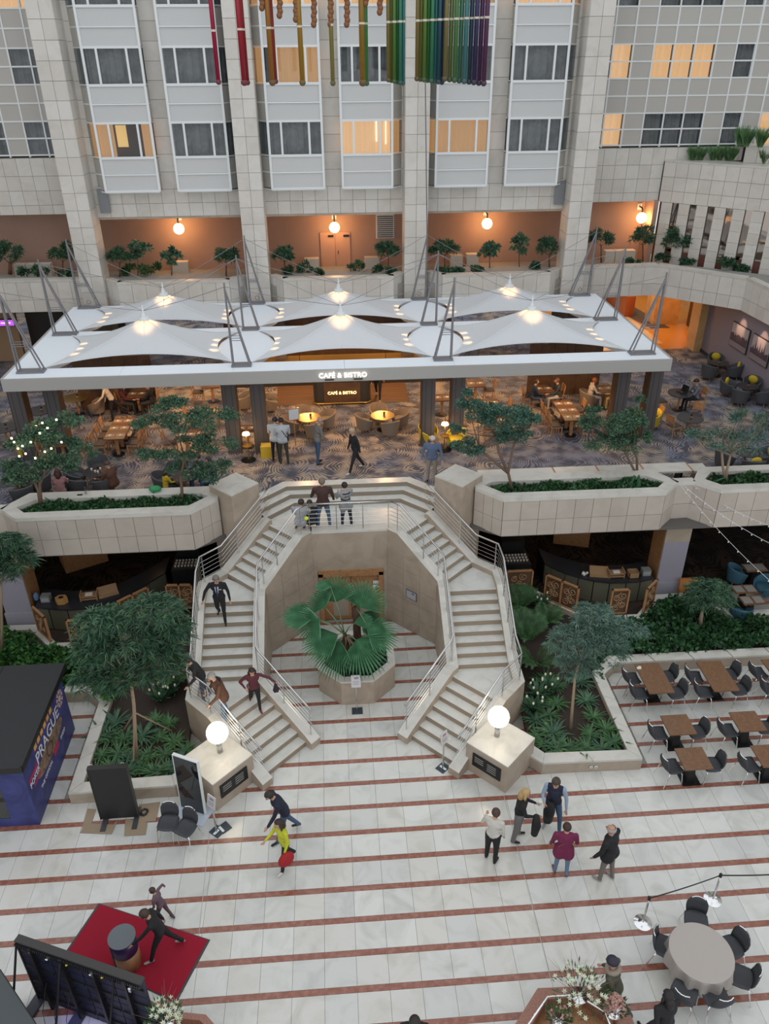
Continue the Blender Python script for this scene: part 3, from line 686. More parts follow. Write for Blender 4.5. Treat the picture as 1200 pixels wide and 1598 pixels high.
for i in range(220):
    a = random.uniform(0, 2*PI); r = random.uniform(0, .10); l = random.uniform(0, .26); h = random.uniform(.35, .62)
    p = Vector((r*math.cos(a), r*math.sin(a), 0)); q = p+Vector((l*math.cos(a), l*math.sin(a), h)); w_ = Vector((-math.sin(a), math.cos(a), 0))*.012
    tuft.add([p-w_, p+w_, (p+w_).lerp(q, .6)+Vector((0, 0, .08)), q], [(0, 1, 2, 3)])
tm = tuft.mesh('grass_tuft', leafmat('tuft_green', (.07, .15, .06), (.12, .24, .09), (.2, .34, .14)))
for i, (px, y) in enumerate([(1080, 250), (1093, 250), (1112, 250), (1123, 250), (1135, 250), (1141, 251), (1191, 255)]):
    q = P(px, y, 11.93); o = tag(link('grass_tuft', tm, None, (q.x, q.y, 11.93)), None, 'plant', 'grass tufts on the facade ledge')
    o['label'] = ['first', 'second', 'third', 'fourth', 'fifth', 'sixth', 'last'][i] + ' upright grass tuft from the column on the white facade ledge'
for i, (px, y) in enumerate([(1154, 221), (1164, 223), (1186, 224)]):
    q = P(px, y+6, 12.6); o = tag(link('potted_shrub', tm, None, (q.x, q.y, 12.6)), None, 'plant', 'shrubs on the upper facade ledge'); o.scale = (1.1, 1.1, 1.3)
    o['label'] = ['first', 'second', 'third'][i] + ' dark leafy shrub standing on the raised facade ledge above the grass'

# ================================================================ terrace behind the tented roof
tr = tag(link('terrace', None), 'tiled terrace balcony running between the facade columns with planted rim', None, kind='structure')
segs = [[(-18, 34.05), (-10.3, 34.05)], [(-9.36, 33.95), (-8.72, 33.25), (-4.15, 33.25), (-3.48, 33.95)], [(-2.52, 33.95), (-1.95, 33.25), (2.68, 33.25), (3.15, 33.95)], [(4.11, 33.95), (4.72, 33.25), (9.35, 33.25), (9.95, 33.95)], [(10.9, 34.1), (14.36, 34.2), (17.12, 31.57), (17.35, 28.2), (17.6, 14.0)]]
nts = [[14], [2, 8, 2], [2, 8, 2], [2, 8, 2], [6, 7, 6, 25]]
for sg, nt_ in zip(segs, nts):
    for i in range(len(sg)-1):
        a, b = sg[i], sg[i+1]; tile_wall(tr, a, b, [(6.6, 7.12), (7.12, 7.85)], nt_[i])
        d = Vector((b[0]-a[0], b[1]-a[1])).normalized(); nn = Vector((-d.y, d.x))*.12
        obj('fascia_core', MB().prism([a, b, (b[0]+nn.x, b[1]+nn.y), (a[0]+nn.x, a[1]+nn.y)], 6.6, 7.84), joint, tr)
        nn *= 2.6
        obj('rim_stone', MB().prism([(a[0]-nn.x*.1, a[1]-nn.y*.1), (b[0]-nn.x*.1, b[1]-nn.y*.1), (b[0]+nn.x, b[1]+nn.y), (a[0]+nn.x, a[1]+nn.y)], 7.85, 7.95), travtop, tr)
obj('terrace_slab', MB().prism([(-18, 34.1), (-9.4, 34.1), (-8.7, 33.35), (-4.2, 33.35), (-3, 34.1), (-1.9, 33.35), (2.7, 33.35), (3.6, 34.1), (4.7, 33.35), (9.35, 33.35), (10.4, 34.15), (14.4, 34.3), (17.25, 31.6), (17.5, 28), (22, 28), (22, 38), (-18, 38)], 6.6, 7.55), mat('terrace_floor', (.33, .31, .28), .7), tr)
obj('planting_strip', MB().prism([(-18, 34.35), (-9.4, 34.35), (-8.6, 33.6), (-4.3, 33.6), (-3, 34.4), (-1.8, 33.6), (2.6, 33.6), (3.6, 34.4), (4.8, 33.6), (9.25, 33.6), (10.4, 34.5), (14.3, 34.6), (17.5, 31.8), (17.8, 28), (18.6, 28), (18.4, 32.3), (14.7, 35.1), (-18, 35.0)], 7.55, 7.84), mat('gravel', (.30, .30, .28), .9, bump=.5), tr)
wt = obj('wall_terrace', MB().box(-18, 14.65, 37.0, 37.2, 7.5, 10.3), pink); wt['kind'] = 'structure'
obj('return_wall', MB().box(14.45, 14.66, 35.95, 37.05, 7.5, 10.3), pink, wt)
pd = mat('pink_door', (.50, .29, .20), .6)
d2 = tag(link('door_2', None), 'terracotta double service door on the terrace wall', None, kind='structure')
for xa in (501, 524.5):
    q = PY(xa, 402, 36.97); q2 = PY(xa+22.5, 402, 36.97)
    lf = obj('door_leaf', MB().box(q.x, q2.x, 36.94, 37, 7.55, 9.05), pd, d2); obj('closer', MB().box(q2.x-.3, q2.x-.05, 36.88, 36.94, 8.86, 8.94), blackm, lf)
q = PY(527, 385, 36.9); obj('handle', MB().box(q.x, q.x+.03, 36.9, 36.94, 8.1, 8.25), blackm, d2)
q = PY(587, 372, 36.95); q2 = PY(615, 333, 36.95)
v = thing('air_vent', 'grey louvred air vent high on the terracotta wall', 'vent')
obj('frame', MB().box(q.x, q2.x, 36.93, 37, q.z, q2.z), frame_w, v)
n = 11
for i in range(n): obj('louvre', MB().box(q.x+.05, q2.x-.05, 36.88, 36.95, q.z+.05+(q2.z-q.z-.1)*i/n, q.z+.09+(q2.z-q.z-.1)*i/n), mat('vent_grey', (.12, .12, .12), .5), v)
# terrace wall lamps
LW = [(279, 357, 'above the terrace bush with tall leaves'), (522, 355, 'above the terracotta door'), (760, 349, 'between the second pair of columns near the thin saplings'), (1001, 340, 'next to the mirrored strip wall')]
for x, y, lb in LW:
    q = PY(x, y, 36.55)
    t = thing('wall_lamp', 'glowing orange globe wall lamp ' + lb, 'lamp', q)
    obj('globe', MB().ell((0, 0, 0), .23, 20, 12), globe2, t, smooth=True)
    obj('bracket', MB().tube([(0, .45, .42), (0, .1, .42), (0, 0, .36), (0, 0, .22)], .035), blackm, t)
    obj('wall_plate', MB().box(-.1, .1, .42, .45, .28, .55), frame_w, t)
    l = bpy.data.lights.new('wall_lamp_light', 'POINT'); l.energy = 75; l.color = (1, .48, .16); l.shadow_soft_size = .24
    link('bulb_light', l, t, (0, -.26, .0))
# upper wall turning toward the camera beyond the strip wall
wu = tag(link('wall_upper_right', None), None, None, kind='structure')
obj('backing', MB().box(19.85, 20.3, 13.9, 31.4, 7.5, 21), joint, wu)
tile_wall(wu, (19.83, 31.35), (19.83, 14.0), [(7.6, 8.9), (8.9, 10.25), (10.25, 10.72), (10.72, 11.28), (11.28, 11.86), (11.86, 12.5)], 24)
obj('cladding', MB().box(19.81, 19.85, 13.9, 31.4, 12.5, 21), panelbeige, wu)
obj('terrace_end', MB().box(17.6, 22, 13.9, 28.1, 6.6, 7.55), bpy.data.materials['terrace_floor'], wu)
# mirrored strip wall
sw = tag(link('wall_strip', None), None, None, kind='structure')
p0 = Vector((14.62, 35.85)); d = (Vector((18.1, 32.75))-p0).normalized(); rz = math.atan2(d.y, d.x)
obj('mirror_panel', MB().box(0, 7.2, .22, .25, 7.6, 10.25, 0, Matrix.Translation((p0.x, p0.y, 0)) @ Matrix.Rotation(rz, 4, 'Z')), mirror, sw)
obj('lower_band', MB().box(0, 7.2, .195, .215, 7.5, 8.2, 0, Matrix.Translation((p0.x, p0.y, 0)) @ Matrix.Rotation(rz, 4, 'Z')), mat('red_brown_band', (.12, .04, .03), .4), sw)
obj('brown_reveal', MB().box(-.02, .26, .16, .26, 7.5, 10.3, 0, Matrix.Translation((p0.x, p0.y, 0)) @ Matrix.Rotation(rz, 4, 'Z')), mat('brown_gloss', (.10, .035, .02), .15), sw)
for i in range(9):
    u = .24+.77*i
    for k in range(6):
        link('stone_block', tile_mesh(.47, 2.7/6-.008, .06, random.choice(ftile), 'stone_block'), sw, (p0.x+d.x*u, p0.y+d.y*u+.235, 7.55+2.7*k/6), rz)
# ================================================================ tented cafe canopy
MX = [-9.92, -3.05, 3.71, 10.6]; MY = [25.45, 29.45, 33.0]
can = tag(link('cafe_canopy', None), 'white flat roof with six peaked fabric tents and steel masts over the cafe', 'canopy')
XL, XR, YFR, YBK = -10.66, 11.40, 24.80, 33.22
def wcurve(t): return .30+.70*(1-t*t)
for (y0, y1) in ((YFR, 25.72), (29.17, 29.74), (32.75, YBK)):
    n = 6
    for i in range(n):
        xa = XL+(XR-XL)*i/n; xb = XL+(XR-XL)*(i+1)/n
        obj('roof_board', MB().box(xa+.004, xb-.004, y0, y1, 6.80, 7.0), canopyw, can)
for r, (y0, y1) in enumerate(((25.72, 29.17), (29.74, 32.75))):
    for i, x in enumerate(MX):
        L_, R__ = [], []
        for k in range(15):
            t = -1+2*k/14; y = y0+(y1-y0)*k/14
            R__.append((x+wcurve(t), y)); L_.append((x-wcurve(t), y))
        if i == 0: L_ = [(XL, y0), (XL, y1)]
        if i == 3: R__ = [(XR, y0), (XR, y1)]
        obj('roof_pad', MB().prism(R__ + L_[::-1], 6.84, 7.0), canopyw, can)
fas = mat('canopy_fascia', (.40, .39, .37), .5)
obj('fascia', MB().box(XL-.03, XR+.03, YFR-.06, YFR, 6.60, 7.02).box(XL-.06, XL, YFR, YBK, 6.60, 7.02).box(XR, XR+.06, YFR, YBK, 6.60, 7.02), fas, can)
obj('ceiling_beam', MB().box(XL, XR, YFR, 25.72, 6.62, 6.80).box(XL, XR, 29.2, 29.7, 6.62, 6.8), mat('canopy_ceiling', (.30, .26, .22), .7), can)
finial = MB().lathe([(.11, 0), (.10, .05), (.035, .2), (.012, .42)], n=12)
finm = finial.mesh('finial', frame_w, True)
peaks = {}
for r, (y0, y1) in enumerate(((25.72, 29.17), (29.74, 32.75))):
    for i in range(3):
        xa, xb = MX[i], MX[i+1]; cx = (xa+xb)/2; cy = (y0+y1)/2+ (0.0); zp = 8.12 if r == 0 else 7.95
        loop = []
        nn = 14
        for k in range(nn): t = -1+2*k/nn; loop.append((xb-wcurve(t)-0.0, y0+(y1-y0)*(k/nn), 7.03+.10*(1-t*t)))       # right side going back
        for k in range(nn*2): t = -1+2*k/(nn*2); loop.append((xb-.3-(xb-xa-.6)*k/(nn*2), y1-.45*(1-t*t), 7.03+.16*(1-t*t)))
        for k in range(nn): t = -1+2*k/nn; loop.append((xa+wcurve(t), y1-(y1-y0)*(k/nn), 7.03+.10*(1-t*t)))
        for k in range(nn*2): t = -1+2*k/(nn*2); loop.append((xa+.3+(xb-xa-.6)*k/(nn*2), y0+.62*(1-t*t), 7.03+.16*(1-t*t)))
        mb = MB(); N = len(loop); Q = [1, .9, .78, .66, .55, .45, .36, .28, .21, .15, .10, .06, .03]
        vs = []
        for q in Q:
            for (x, y, z) in loop: vs.append((cx+(x-cx)*q, cy+(y-cy)*q, z+(zp-z)*((1-q)**1.65)))
        fs = [(a*N+b, a*N+(b+1) % N, (a+1)*N+(b+1) % N, (a+1)*N+b) for a in range(len(Q)-1) for b in range(N)]
        mb.add(vs, fs)
        tn = obj('tent', mb, tent, can, smooth=True)
        sm = MB()
        for b in range(0, N, nn): 
            for o_ in (0,):
                sm.tube([(cx+(loop[b][0]-cx)*q, cy+(loop[b][1]-cy)*q, loop[b][2]+(zp-loop[b][2])*((1-q)**1.65)+.008) for q in Q], .012, 4)
        obj('seam_rope', sm, frame_w, tn)
        obj('cap_ring', MB().lathe([(.20, -.06), (.16, .04), (.1, .06)], (cx, cy, zp), 14), frame_w, tn)
        link('finial', finm, tn, (cx, cy, zp+.04)); peaks[(r, i)] = Vector((cx, cy, zp+.35))
        l = bpy.data.lights.new('tent_uplight', 'SPOT'); l.energy = 700; l.color = (1, .50, .2); l.spot_size = 1.0; l.spot_blend = .9; l.shadow_soft_size = .12
        lo = link('uplight', l, None, (cx, cy, 6.9)); lo.rotation_euler = (PI, 0, 0)
        for sg in (-1, 1):
            for j in range(3):
                l = bpy.data.lights.new('tent_side_spot', 'SPOT'); l.energy = 260; l.color = (1, .62, .28); l.spot_size = .36; l.spot_blend = .6; l.shadow_soft_size = .03
                lo = link('side_spot', l, None, (cx+sg*1.75, cy-.7+j*.55, 6.45)); lo.rotation_euler = (Vector((sg*.9, 0, 1))).to_track_quat('-Z', 'Y').to_euler()
# masts
apex = {}
for k, y in enumerate(MY):
    for i, x in enumerate(MX):
        lean = [-.42, -.30, .30, .42][i]; Ap = Vector((x+lean, y, 9.62)); apex[(i, k)] = Ap
        m_ = tag(link('mast', None, can), None)
        mb = MB()
        s = 1 if lean < 0 else -1
        near = x+lean*.95; far = x-lean*.9
        for dy in (-.13, .13):
            mb.tube([(near, y+dy, 7.06), (Ap.x, y+dy*.15, Ap.z-.08)], .028, 6); mb.tube([(far, y+dy, 7.06), (Ap.x, y+dy*.15, Ap.z-.08)], .028, 6)
        for z in (7.9, 7.98):
            f = (z-7.06)/2.5
            mb.tube([(near+(Ap.x-near)*f, y-.12, z), (far+(Ap.x-far)*f, y-.12, z)], .012, 4); mb.tube([(near+(Ap.x-near)*f, y+.12, z), (far+(Ap.x-far)*f, y+.12, z)], .012, 4)
        mb.tube([(Ap.x, y, Ap.z-.25), (Ap.x, y, Ap.z+.12)], .03, 6)
        obj('mast_frame', mb, mastm, m_)
        obj('base_plate', MB().box(min(near, far)-.05, max(near, far)+.05, y-.19, y+.19, 7.0, 7.06), mastm, m_)
        if k == 2: obj('ring', MB().tube([(x+.08*math.cos(a*PI/6), y-.02, 7.25+.08*math.sin(a*PI/6)) for a in range(12)], .012, 4, closed=True), mastm, m_)
def cable(a, b, sag=.05, parent=can, r=.009, name='cable'):
    pts = [a.lerp(b, t/6)+Vector((0, 0, -sag*4*(t/6)*(1-t/6))) for t in range(7)]
    obj(name, MB().tube(pts, r, 4), mastm, parent)
for r in range(2):
    for i in range(3):
        for (ii, kk) in ((i, r), (i+1, r), (i, r+1), (i+1, r+1)):
            cable(apex[(ii, kk)], peaks[(r, i)]+Vector((0, 0, -.1)))
cable(apex[(2, 2)], Vector((3.69, 33.0, 19.5)), 0, None, .022, 'hanging_cable')
tag(bpy.data.objects['hanging_cable'], 'long thin dark cable running down the central stone column to a mast tip', 'cable')
# letters on the fascia and hanging plate
q = PY(535, 584, YFR-.08)
obj('sign_bracket', MB().box(q.x-.6, q.x-.3, YFR-.1, YFR-.05, 6.66, 6.69).box(q.x+.35, q.x+.65, YFR-.1, YFR-.05, 6.66, 6.69), blackm, can)
text('sign_letters', 'CAF\u00c9 & BISTRO', .235, neon, can, frameM((q.x, YFR-.10, 6.82), (1, 0, 0), (0, 0, 1)), .02)
# timber-clad columns
for px, lb in ((24, 0), (80, 0), (357, 0), (401, 0), (668, 0), (714, 0), (968, 0), (1018, 0)):
    x = PY(px, 604, 25.75).x
    c = tag(link('canopy_column', None, can), None)
    obj('shaft', MB().box(x-.23, x+.23, 25.5, 25.98, ZC, 6.62), column_clad, c)
    obj('fluting', MB().box(x-.235, x-.215, 25.49, 25.5, ZC+.1, 6.6).box(x-.11, x-.10, 25.492, 25.5, ZC+.1, 6.6).box(x+.1, x+.11, 25.492, 25.5, ZC+.1, 6.6), dark2, c)
    sx = 1 if px < 600 else -1
    obj('wood_face', MB().box(*(sorted((x+sx*.231, x+sx*.245))), 25.5, 25.98, ZC, 6.6), woodwall, c)
for x in (-9.9, -3.4, -2.2, 3.2, 4.6, 10.2):
    c = tag(link('canopy_column', None, can), None); obj('shaft', MB().box(x-.25, x+.25, 32.2, 32.7, ZC, 6.8), column_clad, c)
# warm lamps under the roof
for x in (-8.2, -4.6, -1.2, 1.9, 5.3, 8.9):
    for y in (27.4, 31.2):
        l = bpy.data.lights.new('downlight', 'SPOT'); l.spot_size = 2.75; l.spot_blend = .4; l.energy = 165; l.color = (1, .57, .26); l.shadow_soft_size = .12
        t = thing('pendant_light', 'small glowing pendant bulb under the %s tents, %s from the booth side' % ('front' if y < 30 else 'rear', {-8.2: 'first', -4.6: 'second', -1.2: 'third', 1.9: 'fourth', 5.3: 'fifth', 8.9: 'sixth'}[x]), 'lamp', (x, y, 6.15), group='pendant bulbs under the tented roof')
        obj('bulb', MB().ell((0, 0, 0), .05, 8, 6), bulb, t); obj('cord', MB().tube([(0, 0, .05), (0, 0, .62)], .008, 4), blackm, t)
        link('light', l, t, (0, 0, -.16))
# ---------------------------------------------------------------- service desk with sign
kd = thing('service_desk', 'curved dark timber service desk with gold trim and lit lettering', 'counter')
a, b = P(490, 632, ZC), P(579, 631, ZC); yk = (a.y+b.y)/2
kd.location = ((a.x+b.x)/2, yk, ZC); w = (b.x-a.x)/2
pl = [(-w, .35), (-w+.04, .12), (-w+.18, 0), (w-.18, 0), (w-.04, .12), (w, .35), (w, 1.0), (-w, 1.0)]
obj('body', MB().prism(pl, .06, 1.0), dark2, kd)
obj('front_panel', MB().box(-w+.42, w-.42, -.03, 0, .08, .96), woodwall, kd)
pg = [(x*1.03, y*1.0-.05) for x, y in pl]
gold = mat('brass', (.45, .28, .08), .3, .9)
obj('kick_rail', MB().tube([(x*1.03, y-.05, .09) for x, y in pl[:7]], .03, 6), gold, kd)
obj('top_edge', MB().tube([(x, y-.02, 1.02) for x, y in pl[:7]], .025, 6), gold, kd)
obj('desk_top', MB().prism([(-w+.42, 0), (w-.42, 0), (w-.42, .9), (-w+.42, .9)], 1.0, 1.05), mat('copper_top', (.55, .28, .10), .3, .4), kd)
text('desk_letters', 'CAF\u00c9 & BISTRO', .17, goldsign, kd, frameM((0, -.045, .52), (1, 0, 0), (0, 0, 1)), .008)
# buffet floor behind the desk
pf = thing('plank_floor', 'strip of brown timber floor behind the service desk', 'floor'); pf['kind'] = 'structure'
a, b = P(430, 634, ZC), P(640, 631, ZC)
for k in range(8):
    obj('plank', MB().box(a.x, b.x, a.y+.02+k*.28, a.y+.29+k*.28, ZC, ZC+.012), mat('plank_brown_%d' % (k % 2), (.15+.02*(k % 2), .085, .045), .5), pf)
# bar at the back with lit shelves
bar_ = thing('bar_counter', 'long dark bar counter with lit bottle shelves at the back of the cafe', 'bar')
obj('counter', MB().box(-4.5, 5.2, 31.9, 32.5, ZC, ZC+1.05), dark2, bar_)
obj('counter_top', MB().box(-4.6, 5.3, 31.8, 32.6, ZC+1.05, ZC+1.11), gold, bar_)
obj('back_wall', MB().box(-4.6, 5.3, 33.3, 33.4, ZC, 6.58), woodwall, bar_)
for z in (1.3, 1.75, 2.2):
    obj('shelf', MB().box(-4.3, 5.0, 33.0, 33.3, ZC+z, ZC+z+.04), wood, bar_)
    obj('shelf_light', MB().box(-4.3, 5.0, 33.24, 33.28, ZC+z-.03, ZC+z), mat('shelf_glow', (1, .7, .3), .5, emit=((1, .62, .22), 3)), bar_)
bt = MB().lathe([(.04, 0), (.04, .2), (.015, .27), (.015, .33)], n=8).mesh('bottle', mat('amber_glass', (.35, .18, .03), .15))
for z in (1.34, 1.79):
    for i in range(8):
        o = tag(link('bottle', bt, None, (-3.9+i*1.15, 33.12, ZC+z)), 'amber bottle on the %s lit back-bar shelf, %s from the booth side' % ('lower' if z < 1.5 else 'upper', ['first', 'second', 'third', 'fourth', 'fifth', 'sixth', 'seventh', 'eighth'][i]), 'bottle', 'bottles on the lit back-bar shelves')
for y in (30.0,):
    for x, lb in ((-8.6, 'dark timber partition wall beside the tub chair with the round table'), (9.4, 'dark timber partition wall behind the seated pair at dinner')):
        t = thing('partition', lb, 'partition', (x, y, ZC)); 
        for j in range(6): obj('slat_panel', MB().box(-1.5+j*.5, -1.01+j*.5, -.04, .04, 0, 2.2), woodwall, t)
# menu stand by the couple in white jackets
q = P(456, 700, ZC)
t = thing('menu_stand', 'slim menu stand with a white sheet in front of the couple in white jackets', 'sign', (q.x+.12, q.y+.25, ZC), .3)
obj('pole', MB().tube([(0, 0, 0), (0, 0, 1.05)], .02), wood, t); obj('board', MB().box(-.2, .2, -.02, .02, 1.0, 1.45), wood, t); obj('sheet', MB().box(-.18, .18, -.03, -.02, 1.03, 1.42), mat('menu_sheet', (.7, .75, .8), .5), t)

# ================================================================ outer shell of the upper level
rw = tag(link('wall_right', None), None, None, kind='structure')
lil = mat('lilac_wall', (.245, .215, .25), .7)
pts = [(17.30, 34.7), (17.55, 28.0), (17.8, 21)]
obj('wall_face', MB().quadwall([(p, (p[0]+.2, p[1]), ZC, 6.6) for p in pts]), lil, rw)
obj('skirting', MB().quadwall([((p[0]-.03, p[1]), (p[0], p[1]), ZC, ZC+.16) for p in pts]), dark2, rw)
skyp = mat('print_paper', (.42, .36, .37), .6); inkm = mat('print_ink', (.07, .05, .07), .6); inkl = mat('print_water', (.25, .20, .22), .6)
for n, (pa, pb, pc, lb) in enumerate((((1143, 498), (1174, 515), 577, 'framed townscape print with a castle skyline on the lilac wall, above the first lounge group'), ((1174, 517), (1204, 534), 612, 'framed townscape print with spires on the lilac wall nearest the picture edge'))):
    ya, yb = (32.32, 30.88) if n == 0 else (30.6, 29.2)
    t = thing('framed_print', lb, 'picture')
    xa = 17.3+.25*(34.7-ya)/6.7-.02; xb = 17.3+.25*(34.7-yb)/6.7-.02
    d = Vector((xb-xa, yb-ya, 0)); Lw = d.length; d.normalize(); M4 = frameM((xa, ya, 4.88), d, (0, 0, 1)) @ Matrix.Diagonal((1, .72, 1, 1))
    obj('frame', MB().box(0, Lw, 0, 1.45, 0, .05, 0, M4), dark2, t); obj('paper', MB().box(.04, Lw-.04, .04, 1.41, .05, .06, 0, M4), skyp, t)
    mb = MB(); rnd = random.Random(n+3)
    sil = [(.04, .45)]; 
    for k in range(25):
        u = .04+(Lw-.08)*k/24
        h = (.72+.22*rnd.random()) if n == 0 else (.62+.15*rnd.random()+(.55 if k in (6, 12, 18) else 0)+(.25 if k in (3, 9, 15) else 0))
        sil += [(u, h)]
    sil += [(Lw-.04, .45)]
    mb.add([M4 @ Vector((u, v, .063)) for u, v in sil], [tuple(range(len(sil)))]); obj('skyline', mb, inkm, t, fix=False)
    obj('water', MB().box(.04, Lw-.04, .04, .46, .06, .064, 0, M4), inkl, t)
    obj('arch_band', MB().box(.04, Lw-.04, .36, .46, .062, .068, 0, M4), inkm, t)
    l = bpy.data.lights.new('picture_light', 'SPOT'); l.energy = 70; l.color = (1, .62, .38); l.spot_size = .8; l.spot_blend = .8
    lo = link('picture_spot', l, None, (xa-.7, (ya+yb)/2, 6.55)); lo.rotation_euler = Vector((.75, 0, -.75)).to_track_quat('-Z', 'Y').to_euler()
# lit lobby beyond the corner
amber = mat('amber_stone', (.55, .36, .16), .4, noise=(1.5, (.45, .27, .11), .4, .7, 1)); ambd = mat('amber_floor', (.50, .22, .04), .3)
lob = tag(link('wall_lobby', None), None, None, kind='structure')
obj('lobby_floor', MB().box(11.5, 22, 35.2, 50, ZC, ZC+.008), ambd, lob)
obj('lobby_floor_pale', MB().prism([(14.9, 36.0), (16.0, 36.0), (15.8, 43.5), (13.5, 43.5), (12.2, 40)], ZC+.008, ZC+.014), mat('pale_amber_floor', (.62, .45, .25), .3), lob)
obj('lobby_mat', MB().prism([(16.3, 38.4), (17.3, 38.4), (16.3, 46), (14.6, 46)], ZC+.008, ZC+.02), mat('mat_brown', (.10, .065, .035), .9), lob)
obj('stone_pier', MB().box(16.95, 17.75, 34.7, 35.6, ZC, 6.6), amber, lob)
obj('stone_pier', MB().box(16.6, 17.9, 39.0, 40.2, ZC, 6.6), amber, lob)
obj('dark_opening', MB().box(18.3, 18.9, 37.5, 38.8, ZC, 6.2), woodwall, lob)
obj('side_wall', MB().box(19.3, 19.5, 34, 50, ZC, 6.6), amber, lob)
obj('back_wall', MB().box(-22, 22, 46, 46.3, 0, 6.6), mat('ochre_wall', (.42, .26, .12), .7), lob)
obj('counter', MB().box(15.6, 16.1, 40.5, 44, ZC, ZC+1.1), mat('red_wood', (.28, .08, .03), .4), lob)
for li_, (x, y, e) in enumerate(((14.5, 38.5, 210), (17.8, 36.6, 120), (15.5, 43.5, 150), (19, 38.0, 60), (-13.5, 38, 60), (-18, 36, 30))):
    l = bpy.data.lights.new('lobby_light', 'POINT'); l.energy = e; l.color = (1, .42, .07) if x > 0 else (1, .6, .3); l.shadow_soft_size = .2
    t = thing('ceiling_light', 'small round downlight ' + ['over the amber lobby floor', 'by the amber stone pier', 'deep in the amber lobby', 'beside the dark lobby opening', 'behind the far dark doorway', 'over the far ochre wall'][li_], 'lamp', (x, y, 6.5), group='lobby downlights')
    obj('lens', MB().lathe([(.09, 0), (.09, .03)], n=12), bulb, t); link('light', l, t, (0, 0, -.15))
# far left wall with a dark doorway and a small violet screen
lw = tag(link('wall_left', None), None, None, kind='structure')
q0, q1 = P(0, 566, ZC), P(40, 566, ZC)
obj('wall_face', MB().box(-22, q1.x-.1, q0.y+.2, q0.y+.4, ZC, 6.6), mat('ochre_wall_left', (.36, .24, .14), .7), lw)
obj('wall_face', MB().box(-22.2, -22, 10, 46, 0, 20), travert, lw)
obj('dark_doorway', MB().box(q1.x-.1, -9.8, q0.y+1.4, q0.y+1.6, ZC, 6.6), dark2, lw)
q = PY(9, 504, q0.y)
t = thing('violet_screen', 'small violet lit screen hanging over the far doorway', 'screen', (q.x, q.y, q.z))
obj('casing', MB().box(-.38, .38, 0, .08, -.16, .16), dark, t); obj('display', MB().box(-.35, .35, -.01, 0, -.13, .13), mat('violet_glow', (.3, .05, .4), .4, emit=((.45, .1, .7), 1.2)), t)
obj('marks', MB().box(-.22, .22, -.014, -.01, -.03, .03), mat('pink_glow', (.8, .4, .8), .4, emit=((.9, .5, .8), 1.5)), t)
# back parts of the lower cafe
lb_ = tag(link('wall_lower', None), None, None, kind='structure')
obj('rear_wall', MB().box(-22, 22, 31, 31.2, 0, 3.02), mat('lower_brown', (.10, .055, .03), .7), lb_)
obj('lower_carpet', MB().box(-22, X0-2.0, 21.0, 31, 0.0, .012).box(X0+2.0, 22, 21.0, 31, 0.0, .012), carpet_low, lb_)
for s in (1, -1):
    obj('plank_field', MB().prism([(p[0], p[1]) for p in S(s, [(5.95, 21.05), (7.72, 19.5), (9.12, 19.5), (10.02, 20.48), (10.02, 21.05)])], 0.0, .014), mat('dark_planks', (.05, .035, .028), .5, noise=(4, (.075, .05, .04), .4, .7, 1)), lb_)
for x, y in ((7.2, 24.0), (10.5, 26), (-6.5, 24), (-9.5, 26), (4.6, 22.6)):
    l = bpy.data.lights.new('lower_light', 'POINT'); l.energy = 7 if x != 4.6 else 9; l.color = (1, .58, .25); l.shadow_soft_size = .15
    link('lower_lamp', l, None, (x, y, 2.7))

# ================================================================ rainbow tube sculpture hanging from the roof
sc_ = thing('hanging_sculpture', 'rainbow coloured sculpture of hanging tubes tipped with balls', 'sculpture')
YS = 24.0
def tubecol(c): return mat('tube_%02d%02d%02d' % tuple(int(k*99) for k in c), c, .35, .2)
def tube_at(px, w, top, bot, c, ball=True, dy=0.0):
    q = PY(px, bot, YS+dy); r = w/2/52
    m_ = tubecol(c)
    z1 = 19.5
    t_ = obj('tube', MB().tube([(q.x, q.y, q.z), (q.x, q.y, z1)], r, 10), m_, sc_, smooth=True)
    if ball: obj('ball', MB().ell((q.x, q.y, q.z-.01), r*1.3, 10, 7), mat(m_.name+'_ball', tuple(.45*k+.02 for k in c), .5), t_, smooth=True)
    z2 = PY(px, 50-(px-330)*.05, YS).z
    obj('collar', MB().lathe([(r*1.2, 0), (r*1.2, .05)], (q.x, q.y, z2), 8), mat('collar_pale', (.6, .55, .45), .5) if 'collar_pale' not in bpy.data.materials else bpy.data.materials['collar_pale'], t_)
red = (.30, .015, .03)
tube_at(341, 6, 0, 127, (.30, .01, .04)); tube_at(381, 7, 0, 128, red); tube_at(386, 6, 0, 128, (.26, .01, .015), dy=.3)
tube_at(425, 7, 0, 128, (.28, .12, .02)); tube_at(430, 6, 0, 126, (.28, .03, .02), dy=.3); tube_at(472, 7, 0, 128, (.30, .17, .02)); tube_at(519.5, 6, 0, 129, (.22, .19, .05))
tube_at(566, 8, 0, 128, (.25, .14, .02)); tube_at(572, 6, 0, 129, (.05, .22, .06), dy=.3)
import colorsys
for i in range(6):
    h = .12+.38*i/5; tube_at(606+i*4.6, 5, 0, 124+i, colorsys.hsv_to_rgb(h, .8, .17), dy=.1*(i % 2))
for i in range(8):
    h = .11+.52*i/7; tube_at(650.5+i*5.6, 5.5, 0, 122+i*.8, colorsys.hsv_to_rgb(h, .8, .17 if i < 6 else .09), dy=.1*(i % 2))
for i in range(9):
    h = .13+.74*i/8; tube_at(694+i*7.6, 6.5, 0, 122+i*.9, colorsys.hsv_to_rgb(h, .7, .17 if i < 5 else .09), dy=.1*(i % 2))
bm_ = mat('bronze_bead', (.22, .09, .035), .45, .2)
